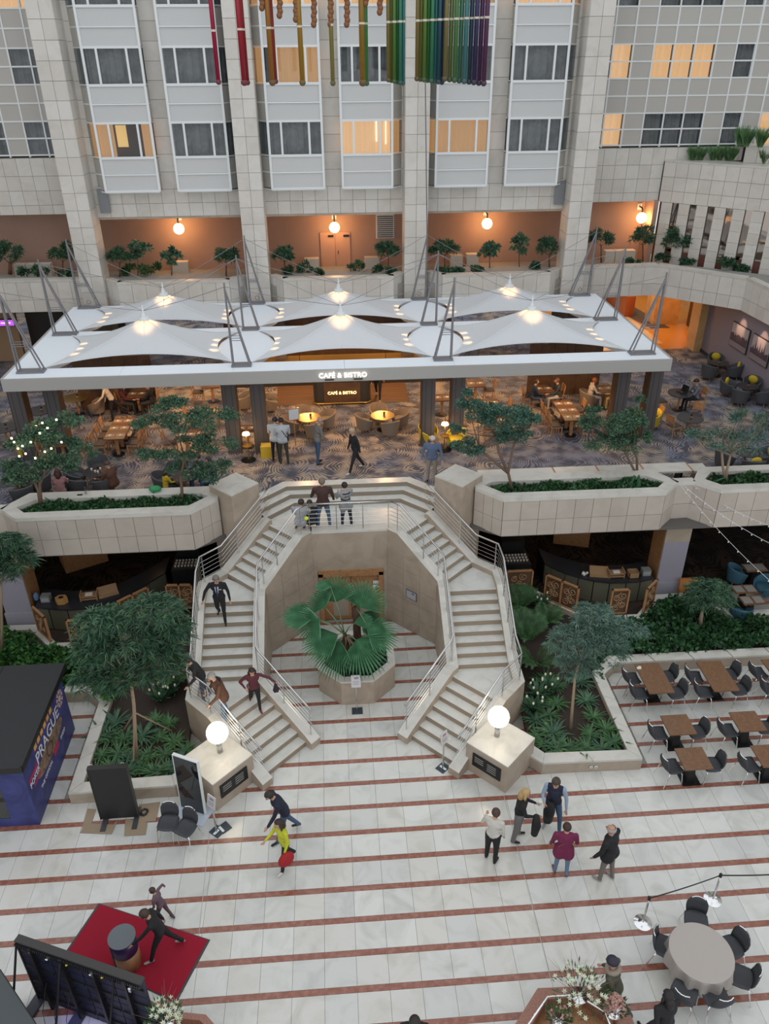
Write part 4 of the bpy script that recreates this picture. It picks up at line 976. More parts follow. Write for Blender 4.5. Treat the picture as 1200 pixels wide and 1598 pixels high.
for px, bot in ((409, 12), (436.5, 24), (462, 30), (490, 38), (516, 38), (541.5, 38), (571, 5), (593, 19)):
    m1 = MB()
    y = bot
    for k in range(14):
        q = PY(px+(k % 2)*1.2-.6, y, YS); m1.ell(q, (.075, .075, .085), 8, 6); y -= 6.5
    obj('bead_string', m1, bm_, sc_, smooth=True)
# ================================================================ garden beds at ground level
for s, lb in ((1, 'ground bed of ferns and ivy with a pale stone kerb between the stair and the dining tables'), (-1, 'ground bed of ferns with a pale stone kerb between the stair and the blue booth')):
    t = thing('garden_bed', lb, 'planting bed')
    ks = [((4.25, 14.06), (4.50, 14.32)), ((4.62, 13.70), (4.74, 14.03)), ((7.19, 13.65), (6.90, 13.97)), ((7.19, 16.82), (6.88, 16.95)), ((7.67, 17.27), (7.54, 17.60)), ((16, 17.27), (16, 17.60))]
    if s < 0: ks[-1] = ((8.3, 17.27), (8.3, 17.60))
    for i in range(len(ks)-1):
        f = lambda k: (S(s, [k[0]])[0], S(s, [k[1]])[0])
        a, b = f(ks[i]), f(ks[i+1])
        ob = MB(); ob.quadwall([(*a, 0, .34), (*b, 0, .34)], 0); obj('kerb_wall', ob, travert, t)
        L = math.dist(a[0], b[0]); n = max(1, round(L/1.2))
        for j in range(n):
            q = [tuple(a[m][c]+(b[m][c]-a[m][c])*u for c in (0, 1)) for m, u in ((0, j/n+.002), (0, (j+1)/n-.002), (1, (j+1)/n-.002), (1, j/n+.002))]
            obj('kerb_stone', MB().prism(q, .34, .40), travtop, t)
    obj('soil', MB().prism([(p[0], p[1]) for p in S(s, [(4.45, 14.3), (4.75, 14.0), (6.95, 13.95), (6.95, 16.9), (7.55, 17.5), (17 if s > 0 else 9.5, 17.5), (17 if s > 0 else 9.5, 19.3), (12.2, 19.3) if s > 0 else (9.6, 19.6), (11.6, 20.3) if s > 0 else (9.5, 19.5), (9.6, 20.2) if s > 0 else (9.3, 19.35), (7.7, 19.3), (5.9, 21.0), (3.2, 21.0), (4.6, 19.6), (4.57, 15.8)])], 0, .22), soil, t)
    bk = [((5.78, 21.05), (5.98, 21.25)), ((7.60, 19.22), (7.72, 19.50)), ((9.22, 19.22), (9.12, 19.50)), ((10.12, 20.22), (10.02, 20.48)), ((11.25, 20.24), (11.38, 20.5)), ((12.12, 19.14), (12.25, 19.42)), ((16, 19.14), (16, 19.42))]
    for i in range(len(bk)-1):
        a, b = f(bk[i]), f(bk[i+1])
        obj('back_kerb', MB().quadwall([(*a, 0, .40), (*b, 0, .40)], 0, 1), [travert, travtop], t)
for px, py_, n in ((925, 1205, 0), (933, 1205, 1)):
    q = P(px, py_, .2); o = thing('wall_socket', 'small white socket plate on the kerb of the shrub bed, %s' % ['nearer the plinth', 'nearer the corner'][n], 'socket', (q.x, 13.63, .2)); obj('plate', MB().box(-.035, .035, 0, .02, -.035, .035), frame_w, o); obj('hole', MB().box(-.015, .015, -.004, 0, -.015, .015), joint, o)

# carved timber screens standing on the back kerb
crate_ = mat('carving_wood', (.34, .20, .10), .6)
def screen(pa, pb, n, lb):
    a, b = P(*pa, .40), P(*pb, .40); d = b-a; L = d.length; t = thing('carved_screen', lb, 'screen', (a.x, a.y, .40), math.atan2(d.y, d.x)); h = .96
    obj('frame', MB().box(0, L, -.03, .04, h-.05, h).box(0, L, -.03, .04, 0, .05).box(0, .05, -.03, .04, 0, h).box(L-.05, L, -.03, .04, 0, h), wood, t)
    w = L/n
    for k in range(n):
        obj('panel', MB().box(k*w+.04, (k+1)*w-.03, 0, .02, .04, h-.04), woodwall, t)
        mb = MB(); cx = (k+.5)*w
        for (ux, uz, r, st) in ((cx-w*.16, .24, .14, 0), (cx+w*.14, .70, .15, 2), (cx+w*.18, .36, .11, 4), (cx-w*.18, .62, .12, 1), (cx, .48, .10, 3)):
            mb.tube([(ux+r*(1-q/22)*math.cos(st+q*.55), -.015, uz+r*(1-q/22)*math.sin(st+q*.55)) for q in range(18)], .014, 4)
        obj('scroll_carving', mb, crate_, t)
        if k: obj('stile', MB().box(k*w-.03, k*w+.03, -.03, .04, 0, h), wood, t)
screen((787, 928), (829, 926), 1, 'carved timber screen with ferns in front, next to the right-hand stair rail')
screen((848, 933), (899, 955), 2, 'double carved timber screen angled on the pale kerb in front of the buffet')
screen((949, 958), (977, 957), 1, 'carved timber screen behind the pale grey tree')
screen((1003, 957), (1019, 941), 1, 'carved timber screen seen edge-on beside the lilac pillar')
screen((264, 950), (305, 949), 2, 'carved timber screen behind the man in the suit')
screen((188, 978), (238, 953), 2, 'angled carved timber screen above the big long-leaved tree')
screen((112, 1007), (137, 1005), 1, 'carved timber screen with a scroll beside the big long-leaved tree')
screen((60, 983), (80, 1002), 1, 'carved timber screen seen edge-on above the black booth roof')

# curved buffets
olive = mat('olive_panel', (.13, .125, .085), .5)
def buffet(pts, s, lb):
    t = thing('buffet_counter', lb, 'counter'); top = [P(x, y, .92) for x, y in pts]
    n = len(top)
    for i in range(n-1):
        a, b = top[i], top[i+1]; d = (b-a).normalized(); nn = Vector((-d.y, d.x, 0))*.03*1
        obj('front_panel', MB().quadwall([((a.x+d.x*.02, a.y), (a.x+nn.x+d.x*.02, a.y+nn.y+.0), .05, .86), ((b.x-d.x*.02, b.y), (b.x+nn.x-d.x*.02, b.y+nn.y), .05, .86)]), olive, t)
    back = [(p.x, p.y+.95) for p in top]
    obj('counter_body', MB().prism([(p.x, p.y+.06) for p in top]+back[::-1], 0.0, .86), dark, t)
    obj('counter_top', MB().prism([(p.x, p.y-.04) for p in top]+back[::-1], .86, .92), blacktop, t)
    return t
buffet([(850, 878), (861, 884), (882, 893), (903, 899), (927, 905), (952, 907.5), (978, 907), (1000, 905), (1020, 901)], 1, 'curved dark buffet counter with olive front panels under the ivy planter')
buffet([(55, 946), (75, 948), (104, 950), (131, 948), (157, 943), (183, 934), (208, 922), (232, 908), (258, 892)], -1, 'curved dark buffet counter with olive front panels behind the big long-leaved tree')
crate = mat('crate_wood', (.34, .20, .10), .6)
def put(name, lb, cat, px, py_, z, build, rz=0.0, group=None):
    q = P(px, py_, z); t = thing(name, lb, cat, (q.x, q.y, z), rz, group); build(t); return t
def bx(w, d, h, m, nm='box_body'):
    def f(t): obj(nm, MB().box(-w/2, w/2, -d/2, d/2, 0, .02).box(-w/2, w/2, -d/2, -d/2+.02, 0, h).box(-w/2, w/2, d/2-.02, d/2, 0, h).box(-w/2, -w/2+.02, -d/2, d/2, 0, h).box(w/2-.02, w/2, -d/2, d/2, 0, h), m, t); obj('contents', MB().box(-w/2+.03, w/2-.03, -d/2+.03, d/2-.03, .02, h*.8), carvedw, t)
    return f
def rackf(t):
    for x in (-.26, .24): obj('side', MB().box(x, x+.03, -.15, .15, 0, .26), crate, t)
    for z in (.05, .15): obj('shelf', MB().box(-.26, .27, -.15, .15, z, z+.02), crate, t)
    obj('folded_cloth', MB().box(-.1, .12, -.08, .06, .17, .2), napkin, t)
def wedge(t): obj('tray', MB().box(-.30, .30, -.17, .17, 0, .05).add([(-.3, .17, .05), (.3, .17, .05), (.3, .17, .22), (-.3, .17, .22), (-.3, -.17, .05), (.3, -.17, .05)], [(0, 1, 2, 3), (4, 5, 2, 3)]), crate, t); obj('lip', MB().box(-.31, .31, -.19, -.17, 0, .09), crate, t)
def hexf(t): obj('box_body', MB().prism([(.2*math.cos(k*PI/3), .16*math.sin(k*PI/3)) for k in range(6)], 0, .2), mat('honey_wood', (.45, .24, .08), .5), t); obj('lid_hole', MB().prism([(.09*math.cos(k*PI/3), .07*math.sin(k*PI/3)) for k in range(6)], .2, .203), dark, t)
def jug(t): obj('jar', MB().lathe([(.07, 0), (.09, .05), (.09, .2), (.05, .27), (.05, .3)], n=14), mat('blue_jar', (.12, .2, .35), .2), t, smooth=True); obj('lid', MB().lathe([(.055, .3), (.055, .33)], n=12), steel, t)
def carton(t): obj('carton_body', MB().box(-.14, .14, -.12, .12, 0, .22), mat('grey_carton', (.2, .21, .2), .7), t); obj('label_strip', MB().box(-.12, .12, -.125, -.12, .05, .17), mat('carton_print', (.33, .33, .32), .7), t)
put('serving_rack', 'open wooden serving rack on the buffet by the lilac pillar', 'rack', 960, 899, .92, rackf)
put('serving_tray', 'sloping wooden bread tray on the buffet next to the white blossom', 'tray', 934, 896, .92, wedge, -.2)
put('wooden_box', 'square honey-coloured wooden box on the buffet beside the serving rack', 'box', 987, 899, .92, bx(.34, .3, .2, crate))
put('carton', 'grey printed carton on the buffet end beside the lilac pillar', 'box', 1007, 896, .92, carton)
put('serving_rack', 'open wooden serving rack on the buffet behind the long-leaved tree', 'rack', 140, 934, .92, rackf, .1)
put('serving_tray', 'sloping wooden bread tray at the far end of the serving rack, on the buffet behind the long-leaved tree', 'tray', 169, 926, .92, wedge, .4)
put('wooden_box', 'hexagonal honey-coloured wooden box on the buffet behind the carved screens', 'box', 97, 940, .92, hexf)
put('carton', 'grey printed carton next to the blue jar on the buffet', 'box', 73, 937, .92, carton)
put('blue_jar', 'blue glass jar on the end of the buffet next to the grey carton', 'jar', 58, 936, .92, jug)
def blossom(t):
    mb = MB()
    for k in range(9): mb.ell((random.uniform(-.1, .1), random.uniform(-.07, .07), random.uniform(.03, .12)), .045, 6, 4)
    obj('blossoms', mb, napkin, t); obj('stem', MB().tube([(0, 0, 0), (.02, 0, .1)], .01), leaf_fern, t)
put('white_blossom', 'small white blossom lying on the buffet beside the bread tray', 'flower', 911, 897, .92, blossom)
def cups(t):
    obj('tray', MB().box(-.45, .45, -.28, .28, 0, .03), dark2, t)
    for i in range(8):
        for j in range(3): c_ = obj('cup', MB().lathe([(.025, .03), (.04, .09)], (-.38+i*.11, -.18+j*.17, 0), 8), napkin, t)
    obj('machine', MB().box(-.4, .4, .35, .75, 0, .5), blackm, t)
def stand(t): obj('cabinet', MB().box(-.5, .5, -.35, .8, 0, .9), dark, t)
for (x, y, lb) in ((800, 882, 'beside the right-hand stair rail'), (298, 890, 'behind the stair rail near the man in the suit')):
    put('sideboard', 'dark sideboard in the shade ' + lb, 'cabinet', x, y+24, 0, stand); q = P(x, y+24, 0)
    t = thing('cup_tray', 'tray with rows of small pale cups on the sideboard ' + lb, 'tray', (q.x, q.y, .9)); cups(t)
for (x, y, w, rz, lb) in ((118, 905, 1.5, .5, 'left'), (905, 868, 1.3, -.3, 'right')):
    q = P(x, y, 0); t = thing('display_block', 'large orange-brown wooden display block in the shade of the %s lower cafe' % lb, 'cabinet', (q.x, q.y+1.2, 0), rz)
    obj('body', MB().box(-w/2, w/2, -.5, .5, 0, 1.0), wood, t); obj('top', MB().box(-w/2-.05, w/2+.05, -.55, .55, 1.0, 1.05), tablew, t)

# ================================================================ chairs and tables (prototypes, copied)
def shell_chair():
    t = thing('shell_chair', '', 'chair')
    # moulded seat and curved back, front toward -Y
    prof = [(-.23, .455), (-.15, .44), (0, .435), (.14, .445), (.20, .50), (.235, .60), (.255, .72), (.27, .84)]
    hw = [.20, .235, .24, .225, .20, .215, .21, .15]
    def sheet(rng, off):
        mb = MB(); vs = []; K = 7
        for i in rng:
            y, z = prof[i]
            for k in range(K):
                u = -1+2*k/(K-1); c = .035*u*u if i < 4 else 0; d = -.05*u*u if i >= 4 else 0
                vs.append((u*hw[i], y+d, z+c))
        n = len(rng); m = len(vs)
        vs += [(x, y+(.03 if rng[0] >= 3 else 0), z-(.03 if rng[0] < 3 else .0)) for x, y, z in vs]
        fs = []
        for i in range(n-1):
            for k in range(K-1):
                a = i*K+k; fs += [(a, a+1, a+K+1, a+K), (m+a, m+a+K, m+a+K+1, m+a+1)]
        for i in range(n-1):
            for k in (0, K-1): a = i*K+k; fs.append((a, a+K, m+a+K, m+a))
        for k in range(K-1):
            for i in (0, n-1): a = i*K+k; fs.append((a, a+1, m+a+1, m+a))
        return mb.add(vs, fs)
    obj('seat', sheet(range(0, 5), 0), mat('charcoal_seat', (.05, .053, .06), .7) if 'charcoal_seat' not in bpy.data.materials else bpy.data.materials['charcoal_seat'], t, smooth=True)
    bk = obj('backrest', sheet(range(4, 8), 1), graych, t, smooth=True)
    obj('top_trim', MB().tube([(u*.14, .285-.05*u*u, .85) for u in (-1, -.5, 0, .5, 1)], .012, 5), chrome, bk)
    for sx in (-1, 1):
        obj('leg', MB().tube([(sx*.17, -.16, .43), (sx*.23, -.19, .38), (sx*.25, -.24, .0)], .013, 6), chrome, t)
        obj('leg', MB().tube([(sx*.17, .12, .43), (sx*.22, .16, .38), (sx*.25, .27, .0)], .013, 6), chrome, t)
    return t
_sc = shell_chair(); _used = set()
def place(proto, x, y, z, rz, label, group=None, scale=None):
    if id(proto) not in _used:
        _used.add(id(proto)); o = proto; o.location = (x, y, z); o.rotation_euler = (0, 0, rz); o['label'] = label
        if group: o['group'] = group
        if scale: o.scale = (scale,)*3
        return o
    return dup(proto, (x, y, z), rz, label, group, scale)
# ground dining tables
def ped_table(w, d):
    t = thing('dining_table', '', 'table')
    n = max(3, round(w/.16))
    for k in range(n): obj('plank', MB().box(-w/2+w*k/n, -w/2+w*(k+1)/n-.002, -d/2, d/2, .70, .735), tablew, t)
    bases = [0] if d < .9 else [-d*.0]
    obj('base_plate', MB().box(-.23, .23, -.23, .23, 0, .02), blackm, t)
    obj('column', MB().add([(-.12, -.12, .02), (.12, -.12, .02), (.12, .12, .02), (-.12, .12, .02), (-.05, -.05, .70), (.05, -.05, .70), (.05, .05, .70), (-.05, .05, .70)], [(0, 1, 5, 4), (1, 2, 6, 5), (2, 3, 7, 6), (3, 0, 4, 7), (4, 5, 6, 7)]), blackm, t)
    return t
TBL = [('T1', [(992, 1038), (1024.5, 1035.6), (1053, 1076), (1015, 1082.6)], 2, 'long walnut table in the kerb corner under the drooping twig'),
       ('T2', [(1087, 1034), (1126, 1033), (1153, 1075), (1114.5, 1077.6)], 2, 'long walnut table second from the kerb corner'),
       ('T3', [(1189, 1030), (1228, 1029), (1257, 1071), (1218, 1073)], 2, 'long walnut table cut by the picture edge'),
       ('T4', [(1030.6, 1116.6), (1073, 1115), (1088, 1145), (1043.6, 1146.5)], 1, 'small square walnut table in the middle row, nearest the bed kerb'),
       ('T5', [(1137, 1112), (1180, 1110), (1198, 1139), (1153.5, 1140.6)], 1, 'small square walnut table in the middle row, second from the kerb'),
       ('T6', [(1052, 1168), (1097, 1166.5), (1114, 1199), (1068, 1200.7)], 1, 'small square walnut table in the front row nearest the kerb end'),
       ('T7', [(1172, 1164), (1217, 1162), (1234, 1194), (1188, 1196)], 1, 'small square orange-brown table in the front row at the picture edge')]
for nm, cs, nch, lb in TBL:
    w3 = [P(x, y, .735) for x, y in cs]; c = sum(w3, Vector())/4; w = ((w3[1]-w3[0]).length+(w3[2]-w3[3]).length)/2; d = ((w3[3]-w3[0]).length+(w3[2]-w3[1]).length)/2
    w = .72; d = .70 if nch == 1 else 1.22
    t = ped_table(w, d); t.location = (c.x, c.y, 0); t['label'] = lb
    for sx in (-1, 1):
        for j in range(nch):
            yy = c.y + (0 if nch == 1 else (-.32+.64*j)) + random.uniform(-.03, .03)
            place(_sc, c.x+sx*(w/2+.16), yy, 0, (-PI/2 if sx > 0 else PI/2)+random.uniform(-.15, .15), 'charcoal chair, %s%s side of %s' % ('' if nch == 1 else ['near ', 'far '][j], 'kerb' if sx < 0 else 'outer', ' '.join(lb.split()[:12])), 'charcoal chairs at the walnut tables')
# napkin on first table
put('paper_napkin', 'crumpled white paper napkin on the long walnut table in the kerb corner', 'napkin', 997, 1043, .736, lambda t: obj('paper', MB().box(-.06, .06, -.04, .04, 0, .015).box(-.02, .07, 0, .06, .01, .03), napkin, t))
# round table with a cloth
q = P(1095, 1485, .76); t = thing('round_table', 'round banquet table standing under a taupe cloth', 'table', (q.x, q.y, 0))
obj('tabletop', MB().lathe([(.60, .70), (.60, .735)], n=32), wood, t)
for k in range(4): a = k*PI/2+.6; obj('leg', MB().tube([(.35*math.cos(a), .35*math.sin(a), .7), (.42*math.cos(a), .42*math.sin(a), 0)], .02), blackm, t)
mb = MB(); N = 72; R = [(.02, .745), (.3, .745), (.55, .745), (.61, .742), (.617, .70), (.622, .6), (.632, .5), (.645, .36)]; vs = []
for i, (r, z) in enumerate(R):
    for k in range(N):
        a = 2*PI*k/N; f = 0 if i < 4 else (i-3)*.012
        vs.append(((r+f*math.sin(a*13+.8*math.sin(3*a)))*math.cos(a), (r+f*math.sin(a*13+.8*math.sin(3*a)))*math.sin(a), z-(.05*math.sin(a*4) if i == 7 else 0)))
mb.add(vs, [(i*N+k, i*N+(k+1) % N, (i+1)*N+(k+1) % N, (i+1)*N+k) for i in range(len(R)-1) for k in range(N)]+[tuple(range(N))[::-1]])
tc_ = obj('tablecloth', mb, cloth, None, (q.x, q.y, 0)); tag(tc_, 'taupe tablecloth draped in folds over the round banquet table', 'tablecloth')
rc = q
for (x, y, lb, back) in ((1086, 1437, 'charcoal chair behind the cloth-covered table, nearest the belt barrier post', None), (1038, 1478, 'charcoal chair seen from the side between the barrier post and the cloth-covered table', None), (1140, 1479, 'charcoal chair at the cloth-covered table on the side away from the barrier', None),
                         (1157, 1525, 'charcoal chair pushed out from the cloth-covered table at the picture edge', None), (1066, 1552, 'charcoal chair at the cloth-covered table behind the person in black', None), (1117, 1557, 'charcoal chair with its back to the camera at the cloth-covered table', None)):
    p = P(x, y, .44); d = rc-p; place(_sc, p.x, p.y, 0, math.atan2(d.y, d.x)+PI/2, lb, 'charcoal chairs round the cloth-covered table')
for (x, y, rz, lb) in ((263, 1284, -.1, 'charcoal chair facing the camera next to the black panel'), (290, 1292, -.5, 'charcoal chair turned aside in front of the leaning glossy screen')):
    p = P(x, y, .44); place(_sc, p.x, p.y, 0, rz, lb, 'pair of chairs by the leaning screen')

# ---------------------------------------------------------------- upper level furniture
def tub_chair(fab, legm=wood):
    t = thing('tub_chair', '', 'armchair')
    obj('seat', MB().lathe([(.24, .24), (.28, .28), (.28, .40), (.25, .43)], n=18), fab, t, smooth=True)
    mb = MB(); N = 18; vs = []
    for k in range(N+1):
        a = -2.5+5.0*k/N+PI/2; h = .46+.26*math.cos((k/N-.5)*PI)**1.0
        for (r, z) in ((.29, .16), (.37, h), (.33, h+.02), (.26, .3)): vs.append((r*math.cos(a), r*math.sin(a), z))
    fs = []
    for k in range(N):
        for j in range(4): fs.append((k*4+j, k*4+(j+1) % 4, (k+1)*4+(j+1) % 4, (k+1)*4+j))
    fs += [(0, 1, 2, 3), (N*4+3, N*4+2, N*4+1, N*4)]
    obj('backrest', mb.add(vs, fs), fab, t)
    for k in range(4): a = PI/4+k*PI/2; obj('leg', MB().tube([(.2*math.cos(a), .2*math.sin(a), .2), (.27*math.cos(a), .27*math.sin(a), 0)], [.02, .013], 5), legm, t)
    return t
def wood_chair():
    t = thing('wooden_chair', '', 'chair')
    obj('seat', MB().box(-.2, .2, -.2, .2, .43, .47), mat('dark_seat_pad', (.06, .05, .045), .8), t)
    obj('seat_frame', MB().box(-.21, .21, -.21, .21, .39, .43), wood, t)
    for sx in (-.19, .19):
        obj('leg', MB().box(sx-.018, sx+.018, -.2, -.165, 0, .43), wood, t)
        obj('leg', MB().tube([(sx, .19, 0), (sx, .18, .43), (sx, .25, .88)], .02, 4), wood, t)
    obj('back_panel', MB().add([(-.2, .215, .6), (.2, .215, .6), (.2, .245, .88), (-.2, .245, .88), (-.2, .235, .6), (.2, .235, .6), (.2, .265, .88), (-.2, .265, .88)], [(0, 1, 2, 3), (4, 5, 6, 7), (2, 3, 7, 6), (0, 1, 5, 4), (0, 3, 7, 4), (1, 2, 6, 5)]), wood, t)
    return t
tubg = tub_chair(lgray); tubt = tub_chair(taupe); tuby = tub_chair(yellow, blackm); wch = wood_chair()
def rtable(r, topm, lb, px, py_, cups=True):
    q = P(px, py_, ZC+.6 if r < .5 else ZC+.72); h = .6 if r < .5 else .72
    t = thing('round_table', lb, 'table', (q.x, q.y, ZC))
    obj('tabletop', MB().lathe([(r-.02, h-.035), (r, h-.02), (r, h-.005), (r-.01, h)], n=24), topm, t, smooth=False); obj('column', MB().tube([(0, 0, .02), (0, 0, h-.03)], .04, 8), wood, t); obj('base', MB().lathe([(.22, 0), (.22, .015), (.05, .03)], n=16), blackm, t)
    v = thing('table_menu', 'small menu block standing on the ' + lb, 'menu', (q.x+.06, q.y+.05, ZC+h)); obj('block', MB().box(-.04, .04, -.03, .03, 0, .03), wood, v); obj('card', MB().box(-.035, .035, -.004, .004, .03, .12), dark, v)
    return q, h
def ring(proto, c, r, angs, base, group=None, zc=ZC):
    for i, a in enumerate(angs):
        sd = ['right', 'far right', 'far', 'far left', 'left', 'near left', 'near', 'near right'][int(((a+22.5) % 360)//45)]
        place(proto, c.x+r*math.cos(math.radians(a)), c.y+r*math.sin(math.radians(a)), zc, math.radians(a)-PI/2, '%s, on its %s side' % (base, sd), group)
def cush(c, r, a, lb):
    a = math.radians(a); t = thing('cushion', lb, 'cushion', (c.x+r*math.cos(a), c.y+r*math.sin(a), ZC+.46), a-PI/2); obj('pad', MB().ell((0, .12, .16), (.2, .07, .17), 10, 6, M=Matrix.Rotation(.4, 3, 'Y')), cushion, t, smooth=True)
G = 'grey tub chairs of the lounge'
q, h = rtable(.42, blacktop, 'dark round lounge table beside the lilac wall, farther one', 1122, 566); ring(tubg, q, .68, [75, 215, 325], 'grey tub chair at the farther lounge table by the lilac wall', G); cush(q, .66, 75, 'mustard cushion on the chair at the farther lounge table'); cush(q, .70, 325, 'mustard cushion half hidden at the farther lounge table, nearest the lilac wall')
q, h = rtable(.42, blacktop, 'dark round lounge table beside the lilac wall, nearer one', 1167, 602); ring(tubg, q, .72, [50, 140, 225, 305], 'grey tub chair at the nearer lounge table by the lilac wall', G); cush(q, .7, 50, 'large mustard cushion on the nearer lounge group, wall side'); cush(q, .7, 140, 'mustard cushion on the nearer lounge group, canopy side')
q, h = rtable(.42, blacktop, 'dark round lounge table hidden behind the twiggy planter tree', 1165, 705); ring(tubg, q, .68, [175, 265, 355], 'grey tub chair behind the twiggy planter tree', G); cush(q, .68, 265, 'mustard cushion low behind the twiggy planter tree'); cush(q, .68, 355, 'mustard cushion at the picture edge behind the twiggy tree')
LT, h = rtable(.50, blacktop, 'dark round table with the open laptop', 1062, 613); ring(wch, LT, .78, [185, 5], 'wooden chair at the laptop table', 'wooden chairs outside the canopy')
q, h = rtable(.48, blacktop, 'empty dark round table in front of the laptop table', 1077, 652); ring(wch, q, .72, [200, 50], 'wooden chair at the empty round table in front of the laptop table', 'wooden chairs outside the canopy')
q, h = rtable(.42, blacktop, 'dark round lounge table with cups beside the person in the brown coat', 150, 735); LA = q; ring(tubg, q, .72, [175, 100, 300, 215], 'grey tub chair at the lounge table with cups', G)
q, h = rtable(.42, blacktop, 'dark round lounge table beside the child in yellow', 288, 742); LB = q; ring(tubg, q, .70, [120, 180, 20], 'grey tub chair at the lounge table beside the child in yellow', G)
q, h = rtable(.45, blacktop, 'dark round lounge table at the picture edge behind the far planter', 24, 748); ring(tubg, q, .72, [100, 300, 10], 'grey tub chair at the lounge table at the picture edge', G)
q, h = rtable(.5, blacktop, 'dark round table outside the canopy at the picture edge', 6, 667); ring(wch, q, .75, [330, 80], 'wooden chair at the round table outside the canopy, picture edge', 'wooden chairs outside the canopy')
q, h = rtable(.5, blacktop, 'round table between the outer canopy columns', 62, 640); ring(wch, q, .75, [60, 240], 'wooden chair between the outer canopy columns', 'wooden chairs under the canopy')
GT = 'taupe tub chairs under the canopy'
q, h = rtable(.45, gold, 'brass-topped round table behind the couple in white jackets', 482, 651); ring(tubt, q, .68, [20, 110, 190, 285], 'taupe tub chair at the brass table behind the couple in white jackets', GT)
q, h = rtable(.45, gold, 'brass-topped round table near the woman walking in black', 597, 648); ring(tubt, q, .68, [10, 100, 185, 290], 'taupe tub chair at the brass table near the woman walking in black', GT)
q, h = rtable(.5, gold, 'round table with one tub chair near the timber partition', 118, 620); ring(tubt, q, .78, [350, 190], 'taupe tub chair at the table beside the timber partition', GT)
q = P(422, 628, ZC+.4); place(tubt, q.x, q.y, ZC, PI/2, 'taupe tub chair standing alone behind the canopy column near the desk', GT)
q = P(380, 625, ZC+.4); place(tubt, q.x, q.y, ZC, -PI/2, 'taupe tub chair between the paired canopy columns', GT)
def setting(c, w, d, n, h=.74, lb=''):
    "placemats, napkins and glasses on a table: each its own object"
    k = 0
    for i in range(n):
        for sx in (-1, 1):
            yy = c[1]-d/2+d*(i+.5)/n; xx = c[0]+sx*w*.25; k += 1
            o = obj('placemat', MB().box(-.15, .15, -.12, .12, 0, .006), placemat, None, (xx, yy, ZC+h)); sl = ' '.join(lb.split()[:9]); tag(o, 'placemat %s %s on the %s' % (['near', 'middle', 'far'][i if n > 1 else 0], 'left' if sx < 0 else 'right', sl), 'placemat', 'brown placemats on the cafe tables')
            o = thing('folded_napkin', 'napkin %s %s on the %s' % (['near', 'middle', 'far'][i if n > 1 else 0], 'left' if sx < 0 else 'right', sl), 'napkin', (xx, yy, ZC+h+.006), .5, 'folded napkins on the placemats'); obj('cloth', MB().prism([(-.07, -.05), (.07, -.03), (.0, .06)], 0, .02), napkin, o)
def long_table(px, py_, d, n, lb, w=.72, rz=0, chairs=(1, 1), occ=()):
    q = P(px, py_, ZC+.74); t = thing('cafe_table', lb, 'table', (q.x, q.y, ZC))
    for k in range(n): obj('tabletop', MB().box(-w/2, w/2, -d/2+d*k/n+.005, -d/2+d*(k+1)/n-.005, .70, .74), cafetop, t)
    for k in range(n): obj('leg', MB().box(-.05, .05, -d/2+d*(k+.5)/n-.05, -d/2+d*(k+.5)/n+.05, 0.02, .70), wood, t); obj('base', MB().lathe([(.22, 0), (.22, .02)], (0, -d/2+d*(k+.5)/n, 0), 12), blackm, t)
    setting((q.x, q.y), w, d, n, lb=lb)
    for i in range(n):
        for sx, on in zip((-1, 1), chairs):
            if on:
                yy = q.y-d/2+d*(i+.5)/n
                place(wch, q.x+sx*(w/2+.22), yy, ZC, -sx*PI/2 if 0 else (PI/2 if sx < 0 else -PI/2), 'wooden chair at the %s, %s side%s' % (lb, 'left' if sx < 0 else 'right', '' if n == 1 else ', place %s from the stair' % ['first', 'second', 'third'][i]), 'wooden chairs under the canopy')
    return q
long_table(186, 668, 1.9, 3, 'long table laid for six beside the tree with fairy lights')
long_table(886, 640, 1.9, 3, 'long table laid for six between the two right-hand trees')
TC = long_table(214, 614, .8, 1, 'table of the couple in dark clothes')
TD = long_table(848, 606, .8, 1, 'table of the diners in navy and white', chairs=(1, 1))
TE = long_table(942, 606, .8, 1, 'table of the diners near the timber partition', chairs=(0, 0))
long_table(330, 600, .7, 1, 'table laid with brass plates behind the first column pair'); long_table(322, 640, .7, 1, 'table laid for two in front of the first column pair')
long_table(290, 678, .7, 1, 'table laid for two under the wide planter tree'); long_table(742, 598, .8, 1, 'table laid for two behind the blue-green tree')
long_table(764, 628, .7, 1, 'table half hidden by the crown of the blue-green tree'); long_table(790, 655, .7, 1, 'table under the blue-green tree crown'); long_table(690, 620, .7, 1, 'small table between the right-hand column pair')
long_table(158, 604, .5, 1, 'small orange-lit side table behind the waiter', chairs=(0, 0)); long_table(96, 690, .7, 1, 'table behind the tree with fairy lights'); long_table(1000, 640, .6, 1, 'table at the outer canopy columns by the yellow chair', chairs=(0, 1)); long_table(385, 668, .6, 1, 'table lit by the lamp between the columns', chairs=(0, 0)); long_table(712, 660, .6, 1, 'table lit by the lamp at the second column pair', chairs=(0, 0))
for (x, y, rz, lb) in ((668, 678, .5, 'mustard tub chair in front of the right-hand column pair'), (712, 686, -.6, 'mustard tub chair half behind the blue-green tree'), (1016, 655, -1.2, 'mustard tub chair at the outermost canopy column'), (42, 700, .4, 'mustard tub chair behind the tree with fairy lights')):
    q = P(x, y, ZC+.35); place(tuby, q.x, q.y, ZC, rz, lb, 'mustard tub chairs')
q = P(417, 712, ZC); t = thing('pouf', 'square mustard pouf at the foot of the canopy column', 'pouf', (q.x, q.y, ZC)); obj('body', MB().box(-.2, .2, -.15, .2, 0, .42), yellow, t); obj('piping', MB().tube([(-.2, -.15, .42), (.2, -.15, .42), (.2, .2, .42), (-.2, .2, .42)], .012, 4, closed=True), gold, t)
